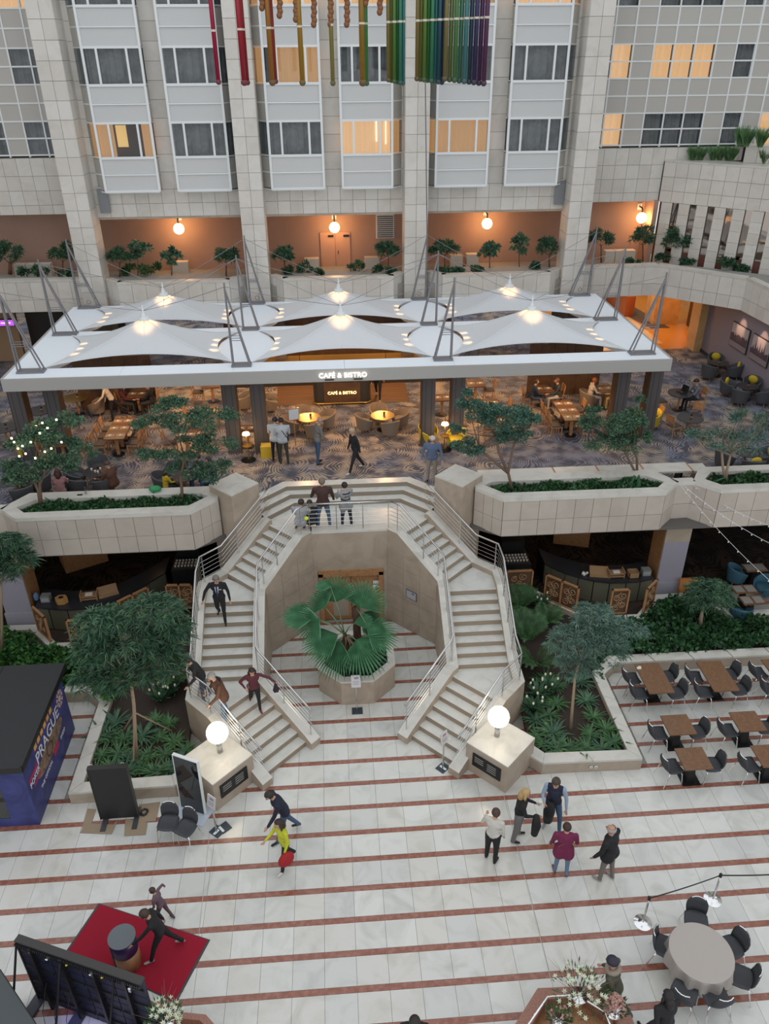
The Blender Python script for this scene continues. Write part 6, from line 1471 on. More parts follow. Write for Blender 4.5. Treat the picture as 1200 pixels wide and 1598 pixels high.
pxtree('planter_tree', 'blue-green umbrella tree with three stems in the ivy planter next to the stair pier', (800, 768), 4.25, [(728, 618, 14, 8), (745, 640, 34, 16), (788, 655, 44, 20), (824, 655, 18, 18), (712, 672, 11, 9), (730, 700, 24, 15), (800, 680, 36, 12)], leafmat('blue_leaf', (.04, .10, .07), (.075, .17, .12), (.12, .24, .17)), 7500, .10, .045, [[0, (793, 738), (800, 700), (806, 685)], [(793, 738), (778, 705), (774, 680)], [(793, 738), (765, 715), (748, 700)]], tr=.05)
pxtree('planter_tree', 'dense rounded tree at the far end of the ivy planter', (994, 742), 4.25, [(922, 645, 16, 11), (938, 668, 34, 20), (978, 658, 34, 20), (955, 693, 42, 18), (1000, 685, 18, 20), (1000, 625, 10, 7)], leaf_ficus, 7500, .095, .045, [[0, (994, 715), (985, 695)], [0, (985, 725), (975, 705)]], tr=.045)
pxtree('planter_tree', 'sparse twiggy tree with bare branches in the outer balcony planter', (1133, 752), 4.25, [(1078, 680, 32, 10), (1112, 690, 40, 13), (1150, 655, 25, 16), (1168, 690, 42, 22), (1195, 665, 25, 24)], leaf_grey, 4200, .095, .04, [[0, (1134, 735), (1140, 710)], [0, (1128, 730), (1126, 700)]], tr=.05, dry=900, trm=palebark)
for i, (px, pb, w) in enumerate((((70, 776), (100, 797), .05), ((300, 770), (318, 786), .05), ((785, 757), (763, 766), .05), ((990, 742), (980, 763), .09), ((997, 742), (997, 762), .09), ((1132, 745), (1112, 753), .05))):
    a, b = P(*px, 4.5), P(*pb, 4.27); t = thing('tree_stake', 'dull green tapering stake at the foot of the %s tree' % ['fairy-light', 'wide layered', 'blue-green', 'dense rounded', 'dense rounded', 'twiggy'][i] + (', upright one' if i == 4 else ''), 'stake'); obj('blade', MB().tube([a, b], [w*.3, w], 4), mat('stake_green', (.03, .12, .05), .5) if 'stake_green' not in bpy.data.materials else bpy.data.materials['stake_green'], t)
# ivy in the balcony planters and palm planter
def ivy(name, polys, zf, n, L, W, m, parent, jitter=.7, h=.12):
    P_ = []
    xs = [p[0] for p in polys]; ys = [p[1] for p in polys]
    while sum(len(a) for a in P_) < n:
        c = np.stack([rng.uniform(min(xs), max(xs), 3000), rng.uniform(min(ys), max(ys), 3000)], 1)
        k = np.array([inpoly(a, b, polys) for a, b in c]); P_.append(c[k])
    c = np.concatenate(P_)[:n]; hh = h*(.5+.5*np.sin(c[:, 0]*5+2*np.sin(c[:, 1]*4)))+rng.uniform(0, h*.6, n)
    pts = np.concatenate([c, (zf+hh)[:, None]], 1); d = np.tile(np.array([0, -.5, .5]), (n, 1))+rng.normal(0, .5, (n, 3)); d[:, 2] = np.abs(d[:, 2])*.5
    me = leaf_mesh(name, pts, d, L, W, m, jitter=jitter); return tag(link(name, me, parent), kind='stuff')
for s in (1, -1):
    ivy('ivy', [(p[0], p[1]) for p in S(s, [(4.25, 21.1), (4.76, 20.6), (9.48, 20.6), (9.78, 20.88), (9.38, 21.3), (4.52, 21.3)])], 4.24, 2600, .12, .09, leaf_ivy, PL[s])
    ivy('ivy', [(p[0], p[1]) for p in S(s, [(11.2, 20.95), (11.52, 20.6), (17.1, 20.6), (17.1, 21.35), (11.6, 21.35)])], 4.24, 2200, .12, .09, leaf_ivy, PL[2*s])
ivy_r = thing('ivy_patch', 'dense dark ivy in the bed behind the dining tables', 'ivy')
ivy('ivy', [(7.3, 16.6), (7.7, 17.6), (15.6, 17.6), (15.6, 18.95), (12.3, 18.95), (11.6, 20.1), (10.2, 20.1), (9.3, 19.15), (8.0, 19.15), (7.3, 18.3)], .22, 9000, .15, .11, leaf_ivy, ivy_r, h=.3)
ivy_l = thing('ivy_patch', 'bright ivy in the bed corner behind the black booth roof', 'ivy')
ivy('ivy', [(p[0], p[1]) for p in S(-1, [(6.9, 16.6), (7.7, 17.6), (9.4, 17.6), (12, 18.9), (12, 20.1), (10.2, 20.1), (9.3, 19.15), (8.0, 19.15), (6.6, 18.3)])], .22, 5500, .16, .12, leafmat('bright_ivy', (.02, .07, .02), (.05, .16, .03), (.14, .30, .05)), ivy_l, h=.3)
# fern tufts
def fern_proto(m, n=46, L=.42, w=.022, cat='fern'):
    mb = MB(); rn = random.Random(n)
    for i in range(n):
        a = rn.uniform(0, 2*PI); l = L*rn.uniform(.6, 1.1); rise = rn.uniform(.25, .9); p = []
        for k in range(4): u = k/3; p.append(Vector((math.cos(a)*l*u, math.sin(a)*l*u, l*rise*u*(1-.55*u)+.02)))
        sd = Vector((-math.sin(a), math.cos(a), 0))*w; mb.add([p[0]-sd*.4, p[0]+sd*.4, p[1]+sd, p[1]-sd, p[2]+sd*.8, p[2]-sd*.8, p[3]], [(0, 1, 2, 3), (3, 2, 4, 5), (5, 4, 6)])
    me = mb.mesh('fern', m); t = thing(cat, '', 'plant'); tag(link('leaves', me, t), kind='stuff'); return t
fernp = fern_proto(leaf_fern); fern2 = fern_proto(leaf_long, 40, .5, .03)
k = 0; fcount = {}
fpos = [(-1, x, y) for x, y in [(150, 1205), (172, 1200), (195, 1208), (218, 1200), (240, 1208), (262, 1205), (160, 1180), (185, 1178), (205, 1185), (232, 1182), (258, 1178), (282, 1190), (172, 1155), (195, 1155), (222, 1150), (250, 1152), (272, 1160), (180, 1130), (245, 1125), (265, 1130), (160, 1150), (290, 1172)]] + \
       [(1, x, y) for x, y in [(850, 1165), (868, 1168), (890, 1172), (915, 1172), (938, 1168), (958, 1160), (836, 1150), (862, 1145), (920, 1148), (945, 1140), (835, 1125), (855, 1118), (925, 1120), (830, 1100), (852, 1090), (868, 1100), (915, 1095), (850, 1065), (868, 1072), (905, 1065)]]
for s, px, py_ in fpos:
    q = P(px, py_, .22); k += 1
    bk = [(-1, 'the bed behind the black panel')] if s < 0 else [(1, 'the bed beside the dining tables')]
    rw_ = ['back', 'middle', 'front'][0 if py_ < 1125 else 1 if py_ < 1165 else 2]; key = (s, rw_); fcount[key] = fcount.get(key, 0)+1
    place(fernp if k % 3 else fern2, q.x, q.y, .22, random.uniform(0, 6), '%s fern tuft of the %s rows in %s' % (['first', 'second', 'third', 'fourth', 'fifth', 'sixth', 'seventh', 'eighth', 'ninth', 'tenth', 'eleventh', 'twelfth', 'thirteenth'][fcount[key]-1], rw_, bk[0][1]), 'ferns in %s' % bk[0][1], random.uniform(.8, 1.15))
# small white-flowered plants
def peace_proto():
    t = thing('peace_lily', '', 'plant'); mb = MB(); rn = random.Random(3)
    for i in range(30):
        a = rn.uniform(0, 2*PI); l = rn.uniform(.2, .38); h = rn.uniform(.15, .4); p = Vector((math.cos(a)*l*.5, math.sin(a)*l*.5, h*.7)); e = Vector((math.cos(a)*l, math.sin(a)*l, h)); sd = Vector((-math.sin(a), math.cos(a), 0))*.045
        mb.add([Vector((0, 0, 0)), p+sd, e, p-sd], [(0, 1, 2, 3)])
    tag(link('leaves', mb.mesh('leaves', leaf_long), t), kind='stuff')
    for i in range(5):
        a = rn.uniform(0, 6); e = Vector((math.cos(a)*.2, math.sin(a)*.2, .45)); b = obj('blossom', MB().ell(e, (.03, .03, .045), 6, 4), lily, t); obj('stalk', MB().tube([(0, 0, 0), e], .005, 4), leaf_fern, b)
    return t
pl_ = peace_proto()
for px, py_, lb in ((838, 1088, 'white-flowered plant nearest the stair wall in the bed beside the lamp plinth'), (856, 1080, 'white-flowered plant beside the trunk of the pale grey tree'), (832, 1110, 'white-flowered plant just above the lamp globe by the stair'), (845, 948, 'white-flowered plant at the foot of the double carved screen'), (915, 970, 'white-flowered plant on the pale kerb end behind the pale grey tree'), (268, 1085, 'white-flowered plant beside the stair wall behind the big tree'), (250, 1095, 'white-flowered plant in the shade of the big long-leaved tree')):
    q = P(px, py_, .22); place(pl_, q.x, q.y, .22, random.uniform(0, 6), lb, None, 1.1)
# feather palms against the stair wall
def areca():
    t = thing('feather_palm', '', 'palm'); rn = random.Random(8)
    for i in range(13):
        a = rn.uniform(0, 2*PI); l = rn.uniform(.7, 1.05); mb = MB(); pts = []
        for k in range(7): u = k/6; pts.append(Vector((math.cos(a)*l*u*.8, math.sin(a)*l*u*.8, 1.15*l*(u*1.3-.8*u*u))))
        mb.tube(pts, .008, 4)
        for k in range(1, 26):
            u = k/26; j = min(int(u*6), 5); p = pts[j].lerp(pts[j+1], u*6-j); tg = (pts[j+1]-pts[j]).normalized(); sd = tg.cross(Vector((0, 0, 1))).normalized(); ll = .26*math.sin(PI*min(1, u+.12))+.05
            for sg in (-1, 1): d = (sd*sg+tg*.7+Vector((0, 0, -.15))).normalized()*ll; mb.add([p, p+d*.5+tg*.014, p+d, p+d*.5-tg*.014], [(0, 1, 2, 3)])
        obj('frond', mb, leaf_fern, t, fix=False)
    return t
ar = areca()
for px, py_, sc, lb in ((812, 935, 1.0, 'feather palm between the stair rail and the carved screen'), (822, 985, 1.15, 'feather palm against the stair wall below the carved screen'), (835, 1025, 1.1, 'feather palm against the stair wall, nearest the camera of the row'), (850, 960, .8, 'small feather palm below the double carved screen'), (262, 975, 1.0, 'feather palm between the stair rail and the big long-leaved tree'), (275, 1050, .9, 'feather palm in the gap between the big tree and the stair wall')):
    q = P(px, py_+15, .22); place(ar, q.x, q.y, .22, random.uniform(0, 6), lb, None, sc)
# ground-level trees
t, _ = pxtree('bushy_tree', 'big dark tree with long drooping leaves on a staked trunk in the bed by the booth', (213, 1188), .2, [(150, 975, 36, 24), (238, 955, 48, 22), (275, 985, 24, 26), (205, 1000, 56, 30), (150, 1015, 38, 26), (245, 1035, 44, 28), (142, 1062, 30, 20), (195, 1055, 48, 24), (262, 1010, 30, 22), (180, 965, 30, 18)], leaf_long, 9500, .27, .034, [[0, (211, 1150), (209, 1100), (204, 1060)]], kind='long', tr=.06, trm=palebark)
for (b_) in ((192, 1140, .4), (208, 1195, -.5), (268, 1140, .4)):
    e = P(b_[0], b_[1], .22); tp = PY(210, 1112, P(213, 1188, .2).y); obj('support_stake', MB().tube([tp-t.location, Vector((e.x, e.y, .2))-t.location], .022, 6), palebark, t)
pxtree('bushy_tree', 'pale grey-green fine-leaved tree in the bed beside the lamp plinth', (890, 1140), .2, [(925, 962, 34, 20), (958, 985, 36, 20), (895, 1000, 42, 24), (945, 1018, 36, 22), (900, 1040, 34, 20), (990, 985, 18, 12), (925, 990, 40, 24)], leaf_grey, 8000, .19, .022, [[0, (893, 1105), (897, 1060), (905, 1030)]], kind='long', tr=.045, trm=palebark)
pxtree('small_tree', 'small round long-leaved tree on a pale stump in the ivy beside the lower cafe', (1092, 982), .25, [(1105, 925, 34, 20), (1125, 938, 22, 16), (1085, 938, 20, 16)], leaf_long, 2600, .24, .034, [[0, (1094, 965), (1097, 945)]], kind='long', tr=.07, trm=palebark)
pxtree('bushy_tree', 'dark long-leaved tree cut by the picture edge beside the lilac pillar', (3, 1028), .2, [(12, 852, 26, 20), (30, 875, 26, 18), (8, 895, 24, 16), (28, 850, 14, 12), (-15, 880, 26, 26)], leaf_long, 3400, .26, .036, [[0, (3, 980), (2, 940), (2, 910)]], kind='long', tr=.05, trm=palebark)
# fan palm in the octagonal stone planter
t = thing('palm_planter', 'octagonal beige stone planter between the stair flights', 'planter', (X0+.03, 17.66, 0))
def octo(ap): r = ap/math.cos(PI/8); return [(r*math.cos(PI/8+k*PI/4), r*math.sin(PI/8+k*PI/4)) for k in range(8)]
oo = octo(1.10); ii = octo(.90); 
for k in range(8):
    a, b, c_, d_ = oo[k], oo[(k+1) % 8], ii[(k+1) % 8], ii[k]
    obj('side_slab', MB().prism([a, b, c_, d_], 0, .82), travert, t); obj('rim_stone', MB().prism([(a[0]*1.01, a[1]*1.01), (b[0]*1.01, b[1]*1.01), c_, d_], .82, .88), travtop, t)
obj('soil', MB().prism(octo(.92), .1, .72), soil, t)
P_o = octo(.86); ivy('ground_cover', P_o, .70, 1800, .08, .07, leafmat('dark_clover', (.01, .035, .02), (.025, .07, .035), (.05, .12, .06)), t, h=.1)
fp = thing('fan_palm', 'fan palm with large pleated green fronds in the octagonal planter', 'palm', (X0+.03, 17.66, .72)); O = fp.location.copy()
hub1 = PY(538, 990, 17.45)-O; hub2 = PY(556, 948, 18.0)-O
hairy = mat('hairy_trunk', (.10, .05, .035), .95, bump=1, bscale=60)
obj('trunk', MB().tube([(hub1.x+.02, hub1.y, 0), (hub1.x, hub1.y, hub1.z*.5), hub1], [.13, .10, .06], 10), hairy, fp, smooth=True)
obj('trunk', MB().tube([(hub2.x+.03, hub2.y, 0), (hub2.x, hub2.y, hub2.z*.5), hub2], [.13, .12, .11], 10), hairy, fp, smooth=True)
def frond(hub, px, py_, Y, rp, ang, n3, span=2.1, droop=.15):
    "px,py: blade centre; rp radius in px; ang: image direction (deg, 0=right, 90=up) that the blade points to; n3 blade normal"
    c = PY(px, py_, Y)-O; k = ((c+O)-Vector((0, 0, CAM_H))).dot(fw)/F_PX; R = rp*k*1.22
    nrm = Vector(n3).normalized(); im = (rt*math.cos(math.radians(ang))+up*math.sin(math.radians(ang))); e1 = (im-nrm*im.dot(nrm)).normalized(); e2 = nrm.cross(e1)
    fr = link('frond', None, fp); mb = MB(); N = 22
    for j in range(N):
        a0 = -span+2*span*j/N; a1 = -span+2*span*(j+1)/N; am = (a0+a1)/2; l = R*(1.05-.30*(abs(am)/span)**2)*(1+.05*math.sin(j*2.3)); g = (a1-a0)*.5
        def pt(a, r, z=0): q = c+e1*(r*math.cos(a))+e2*(r*math.sin(a))+nrm*(z+.16*R*(r/R)**2); q.z -= droop*(r/R)**3*R*(1.2); return q
        f_ = .035*R; r1, r2 = .48*l, .78*l
        mb.add([c, pt(a0, r1, -f_), pt(am, r1, f_), pt(a1, r1, -f_), pt(am-g*.62, r2, -f_*.7), pt(am, r2, f_*.7), pt(am+g*.62, r2, -f_*.7), pt(am, l)], [(0, 1, 2), (0, 2, 3), (1, 4, 5, 2), (2, 5, 6, 3), (4, 7, 5), (5, 7, 6)])
    obj('blade', mb, leaf_palm, fr, fix=False)
    obj('petiole', MB().tube([hub, hub.lerp(c, .5)+Vector((0, 0, .06)), c+e1*R*.1], [.02, .016, .01], 6), mat('petiole_green', (.13, .20, .09), .5) if 'petiole_green' not in bpy.data.materials else bpy.data.materials['petiole_green'], fr, smooth=True)
V = -fw
for a in ((hub1, 524, 940, 17.8, 40, 97, V+Vector((0, 0, .4)), 1.25), (hub2, 562, 948, 17.9, 42, 68, V+Vector((.1, 0, .5)), 1.45), (hub1, 508, 948, 17.5, 30, 135, V+Vector((-.4, 0, .8)), 1.2),
          (hub1, 492, 962, 17.4, 44, 173, V+Vector((0, .3, 3.5)), .95), (hub1, 498, 966, 17.2, 36, 205, V+Vector((-.7, -.2, .1)), 1.25), (hub1, 528, 990, 17.0, 48, 212, V+Vector((-.3, 0, 1.8)), .9), (hub1, 532, 1000, 16.9, 46, 243, V+Vector((-.2, -.5, .3)), 1.0),
          (hub1, 556, 998, 17.0, 46, 305, V+Vector((.3, -.2, .5)), 1.3), (hub2, 572, 980, 17.3, 42, 345, V+Vector((.8, 0, 1.2)), 1.1), (hub2, 568, 955, 17.9, 36, 322, V+Vector((1.0, 0, .1)), 1.0), (hub1, 518, 915, 17.7, 22, 150, V+Vector((0, .8, 1.6)), 1.0), (hub1, 552, 972, 17.5, 26, 20, V+Vector((0, .3, 2.5)), .8)):
    frond(*a)
for k in range(5):
    a = PY(545+k*3, 985+k*4, 17.4)-O; obj('dead_leaf', MB().tube([hub1, a+Vector((.06*k-.1, -.1, -.3)), a+Vector((.08*k-.15, -.15, -.55))], [.012, .02, .003], 4), leaf_dry, fp, fix=False)

# ================================================================ terrace plants
ZT = 7.84
for i, (x, y, rx, ry_, yb, extra, lb) in enumerate([(16, 396, 20, 15, 428, 0, 'round-headed terrace tree on a thick reddish stem at the picture edge'), (98, 394, 19, 14, 430, 0, 'round-headed terrace tree just before the outermost facade column'), (187, 400, 19, 10, 432, 0, 'low round-headed terrace tree next to the leafy sapling'), (353, 398, 19, 11, 431, 0, 'round-headed terrace tree beside the second facade column'), (444, 397, 18, 11, 428, 0, 'round-headed terrace tree in the middle bay next to the pale box'), (606, 390, 18, 11, 424, 0, 'round-headed terrace tree below the air vent'), (694, 388, 20, 10, 422, 0, 'round-headed terrace tree beside the column with the hanging cable'), (857, 386, 17, 12, 417, 0, 'round-headed terrace tree at the end of the bay with thin saplings'), (938, 370, 18, 13, 410, 0, 'round-headed terrace tree beside the three pale boxes'), (1003, 369, 19, 13, 408, 0, 'round-headed terrace tree at the start of the mirrored strips'), (1058, 374, 24, 14, 407, 0, 'broad round-headed terrace tree in front of the mirrored strips')]):
    pxtree('terrace_tree', lb, (x, yb), ZT, [(x, y, rx, ry_), (x-rx*.5, y+ry_*.35, rx*.45, ry_*.6), (x+rx*.5, y+ry_*.3, rx*.45, ry_*.6)], leaf_long, 800, .22, .05, [[0, (x, y+ry_)]], tr=.035 if i else .09, group='round-headed trees on the terrace', trm=mat('reddish_bark', (.13, .06, .04), .8) if 'reddish_bark' not in bpy.data.materials else bpy.data.materials['reddish_bark'])
for (x, y, rx, ry_, yb, lb) in ((215, 392, 22, 14, 430, 'tall leafy sapling on the terrace beside the low round-headed tree'), (268, 402, 14, 14, 430, 'thin sapling in front of a pale box on the terrace'), (764, 392, 16, 13, 418, 'thin sapling left of the wall lamp bay on the terrace'), (810, 383, 14, 16, 416, 'taller thin sapling in the bay with the wall lamp')):
    pxtree('sapling', lb, (x, yb), ZT, [(x-rx*.5, y, rx*.4, ry_*.6), (x+rx*.5, y-ry_*.3, rx*.4, ry_*.5), (x, y+ry_*.4, rx*.5, ry_*.5), (x, y-ry_*.6, rx*.4, ry_*.4)], leaf_ficus, 340, .2, .1, [[0, (x, y)]], tr=.025, group='thin saplings on the terrace')
for i, (x, y, w, h) in enumerate([(35, 427, 8, 6), (65, 425, 12, 8), (103, 428, 10, 4), (205, 424, 12, 8), (235, 424, 16, 10), (451, 424, 7, 6), (477, 421, 12, 8), (496, 426, 7, 5), (556, 419, 11, 8), (588, 421, 8, 6), (608, 424, 8, 4), (700, 424, 25, 3), (735, 422, 20, 3), (836, 417, 7, 5), (985, 409, 10, 3), (1032, 404, 10, 6), (1072, 410, 12, 4), (1140, 415, 22, 8), (1165, 420, 14, 4)]):
    q = P(x, y+h*.6, ZT); k = 38/1225*1.0; t = thing('terrace_shrub', 'small dark terrace shrub, %s along the planted rim counted from the booth side' % ['1st', '2nd', '3rd', '4th', '5th', '6th', '7th', '8th', '9th', '10th', '11th', '12th', '13th', '14th', '15th', '16th', '17th', '18th', '19th'][i], 'shrub', (q.x, q.y, ZT), 0, 'shrubs along the terrace rim')
    crown(t, [((0, 0, h*k*.6), (w*k, w*k*.6, h*k))], 160+w*10, .16, .08, leaf_fern if i in (3, 4) else leaf_long, jitter=.5)
q = P(1187, 415, ZT); t = thing('terrace_palm', 'yellow-green spiky palm on the terrace corner', 'palm', (q.x, q.y, ZT)); obj('stem', MB().tube([(0, 0, 0), (0, 0, .25)], .12), bark, t)
ypl = leafmat('yellow_palm', (.12, .17, .03), (.22, .27, .05), (.30, .32, .08)); crown(t, [((0, 0, .6), (.25, .25, .3))], 260, .55, .03, ypl, jitter=.3)
# pale service boxes on the terrace
bxm = mat('cream_box', (.56, .52, .46), .6)
for i, (x0, y0, x1, y1, n) in enumerate(((25, 412, 78, 432, 3), (271, 409, 293, 432, 1), (476, 404, 498, 426, 1), (569, 402, 592, 424, 1), (702, 399, 723, 420, 1), (727, 397, 748, 418, 1), (942, 391, 993, 410, 3))):
    a, b = PY(x0, y1+4, 36.2), PY(x1, y0, 36.2); t = thing('service_box', 'cream service box standing on the terrace against the terracotta wall, %s from the booth side' % ['first', 'second', 'third', 'fourth', 'fifth', 'sixth', 'seventh'][i], 'box')
    for k in range(n): obj('door_panel', MB().box(a.x+(b.x-a.x)*k/n+.015, a.x+(b.x-a.x)*(k+1)/n-.015, 36.2, 36.6, 7.56, b.z), bxm, t)
# ================================================================ people
_hm = {}
def cmat(c, r=.8):
    k = tuple(round(x, 3) for x in c)+(r,)
    if k not in _hm: _hm[k] = mat('cloth_%d' % len(_hm), c, r)
    return _hm[k]
def hairmat(c): return cmat(c, .6)
PEOPLE = []
STAND = dict(legs=[(3, 3, 4), (-3, 3, 2)], arms=[(5, 6, 12, 0), (5, 6, 12, 0)], lean=2)
WALK = dict(legs=[(24, 2, 6), (-20, 2, 22)], arms=[(-20, 6, 12, 0), (24, 6, 22, 0)], lean=6)
SIT = dict(legs=[(84, 5, 84), (84, 5, 80)], arms=[(35, 6, 55, 10), (38, 6, 50, 10)], lean=8, seat=True)
def person(lb, pos, head, h=1.72, pose=STAND, top=(.02, .02, .025), bottom=(.02, .02, .025), shoes=(.02, .02, .02), skin=0, hair=('short', (.03, .02, .015)), coat=0.0, sleeve=None, bulk=1.0, group=None, look=(0, 0), extra=None, wide=1.0):
    k = h/1.75; rz = math.radians(head)-PI/2
    t = thing('person', lb, 'person', tuple(pos), rz, group)
    bulk *= 1.07; wide *= 1.06
    V3 = Vector; lean = math.radians(pose['lean']); Rl = Matrix.Rotation(-lean, 3, 'X')
    hipz = .93*k
    def d_leg(sw, ab, sd): a = math.radians(sw); b = math.radians(ab); return V3((math.sin(b)*sd, math.sin(a)*math.cos(b), -math.cos(a)*math.cos(b)))
    hip = V3((0, 0, 0)); segs = []; J = {}
    legs = []
    for sd, (sw, ab, kn) in zip((-1, 1), pose['legs']):
        a = V3((sd*.088*k, 0, -.02*k)); kn_ = a+d_leg(sw, ab, sd)*.43*k; an = kn_+d_leg(sw-kn, ab*.4, sd)*.42*k; legs.append((a, kn_, an))
    zoff = (.06*k-min(l[2].z for l in legs))
    up_ = V3((0, 0, zoff)); legs = [tuple(p+up_ for p in l) for l in legs]; pel = V3((0, 0, zoff))
    if pose.get('seat'): pass
    for sd, (a, b, c) in zip((-1, 1), legs):
        segs.append((a, b, .092*k*wide, .060*k*wide, 'bottom')); segs.append((b, c, .058*k*wide, .043*k*wide, 'bottom'))
        an = c; fx = sd*.03; toe = an+V3((fx, .15*k, -.028*k)); 
        if pose.get('seat') or True: toe.z = max(.03*k, min(toe.z, an.z-.0))
        segs.append((an+V3((0, -.03*k, -.025*k)), toe, .038*k, .034*k, 'shoes'))
    T = lambda x, y, z: pel+Rl @ V3((x*k, y*k, z*k))
    w = bulk
    segs += [(T(-.075, 0, .0), T(.075, 0, .0), .105*k*w, .105*k*w, 'hips'), (T(-.05, 0, .15), T(.05, 0, .15), .098*k*w, .098*k*w, 'top'), (T(-.085, .0, .34), T(.085, .0, .34), .102*k*w, .102*k*w, 'top'),
             (T(-.13, -.005, .455), T(.13, -.005, .455), .060*k*w, .060*k*w, 'top'), (T(0, 0, .0), T(0, 0, .38), .11*k*w, .12*k*w, 'top'), (T(0, .0, .46), T(0, .02, .56), .052*k, .050*k, 'skin')]
    lk, dn = look; hc = T(0, .035, .665); Rh = Matrix.Rotation(math.radians(lk), 3, 'Z') @ Matrix.Rotation(-lean*.3-math.radians(dn), 3, 'X')
    hr = .106*k
    HP = lambda x, y, z: hc+Rh @ V3((x*hr, y*hr, z*hr))
    segs += [(HP(0, -.12, .15), HP(0, .08, .15), hr*.86, hr*.80, 'skin'), (HP(0, .2, -.35), HP(0, .32, -.62), hr*.60, hr*.42, 'skin')]
    hands = []
    for sd, ar in zip((-1, 1), pose['arms']):
        sw, ab, el = ar[:3]; inn = ar[3] if len(ar) > 3 else 0
        sh_ = T(sd*.185*max(1, w*.97), 0, .455); a = math.radians(sw); b = math.radians(ab)
        u1 = V3((math.sin(b)*sd, math.sin(a)*math.cos(b), -math.cos(a)*math.cos(b))); el_ = sh_+(Rl @ u1)*.285*k
        a2 = math.radians(sw+el); u2 = V3((math.sin(b)*sd*.5-sd*math.sin(math.radians(inn)), math.sin(a2), -math.cos(a2))).normalized(); wr = el_+(Rl @ u2)*.25*k; dd = (Rl @ u2).normalized()
        segs += [(sh_, el_, .052*k*w, .043*k*w, 'sleeve'), (el_, wr, .043*k*w, .031*k*w, 'sleeve')]
        palm = wr+dd*.075*k; segs += [(wr, palm, .026*k, .031*k, 'skin')]; hands.append((sd, palm, dd)); J['wrist%d' % sd] = wr
    if coat:
        for sd, (a, b, c) in zip((-1, 1), legs): segs.append((a+V3((0, 0, .02)), a.lerp(b, coat), .118*k*w, .128*k*w, 'top'))
        segs.append((legs[0][0].lerp(legs[0][1], coat), legs[1][0].lerp(legs[1][1], coat), .10*k*w, .10*k*w, 'top'))
    mb = MB()
    for p, q, r0, r1, m_ in segs:
        mb.tube([p, q], [r0, r1], 10); mb.ell(p, r0, 10, 6); mb.ell(q, r1, 10, 6)
    me = mb.mesh('body', skins[skin]); tmp = link('body', me, t); md = tmp.modifiers.new('r', 'REMESH'); md.mode = 'VOXEL'; md.voxel_size = .021*k+.002; ms = tmp.modifiers.new('s', 'SMOOTH'); ms.iterations = 3; ms.factor = .5
    PEOPLE.append((tmp, segs, dict(skin=skins[skin], top=cmat(top), sleeve=cmat(sleeve or top), bottom=cmat(bottom), hips=cmat(top if coat or bulk > 1.0 else bottom), shoes=cmat(shoes)), hands, k))
    # face
    fc = MB(); fr = lambda c, r: fc.ell(HP(*c), tuple(x*hr for x in r), 6, 4)
    fr((-.33, .86, .12), (.10, .06, .07)); fr((.33, .86, .12), (.10, .06, .07)); obj('eyes', fc, cmat((.02, .015, .015)), t, fix=False)
    fc = MB(); fc.tube([HP(0, .86, .15), HP(0, 1.12, -.22), HP(0, .88, -.30)], [hr*.07, hr*.15, hr*.1], 6); fr = lambda c, r: fc.ell(HP(*c), tuple(x*hr for x in r), 6, 4); fr((-.86, 0, .0), (.10, .18, .28)); fr((.86, 0, .0), (.10, .18, .28)); obj('nose_and_ears', fc, skins[skin], t, fix=False)
    obj('mouth', MB().tube([HP(-.22, .84, -.50), HP(0, .92, -.52), HP(.22, .84, -.50)], hr*.06, 5), cmat((.30, .10, .08)), t, fix=False)
    # hair
    st, hcx = hair; hm_ = hairmat(hcx); hb = MB()
    def shell(r, cut):
        b = MB(); b.ell((0, 0, 0), (1, 1, 1), 18, 12); out = MB()
        keep = []
        for f in b.f:
            c = sum((V3(b.v[i]) for i in f), V3())/len(f)
            if cut(c): keep.append(f)
        out.v = [tuple(HP(x*r[0]+r[3], y*r[1]+r[4], z*r[2]+r[5])) for x, y, z in b.v]; out.f = keep; out.m = [0]*len(keep); return out
    if st in ('short', 'long', 'bun', 'balding'):
        cut = (lambda c: not (c.y > .30 and c.z < .45) and c.z > -.62) if st != 'balding' else (lambda c: c.z < .45 and c.y < .35 and c.z > -.55)
        o = shell((.98, 1.08, 1.02, 0, -.06, .22), cut); ho = obj('hair', o, hm_, t, smooth=True)
        so = ho.modifiers.new('so', 'SOLIDIFY'); so.thickness = .012
    if st == 'long': obj('hair_length', MB().tube([HP(0, -.45, .3), HP(0, -.85, -.5), HP(0, -.9, -1.5), HP(0, -.75, -2.3)], [hr*.6, hr*.85, hr*.8, hr*.35], 10).tube([HP(.7, -.1, .3), HP(.95, -.2, -.6), HP(.8, -.1, -1.6)], [hr*.3, hr*.35, hr*.15], 7).tube([HP(-.7, -.1, .3), HP(-.95, -.2, -.6), HP(-.8, -.1, -1.6)], [hr*.3, hr*.35, hr*.15], 7), hm_, t, smooth=True)
    if st == 'bun': obj('hair_bun', MB().ell(HP(0, -1.0, .3), hr*.45, 10, 7), hm_, t, smooth=True)
    if st == 'cap':
        o = shell((1.06, 1.14, 1.1, 0, -.04, .22), lambda c: c.z > -.05); ho = obj('knit_hat', o, hm_, t, smooth=True); so = ho.modifiers.new('so', 'SOLIDIFY'); so.thickness = .015
    t['_j'] = ''
    del t['_j']
    if extra: extra(t, T, k, hands, legs, J)
    return t
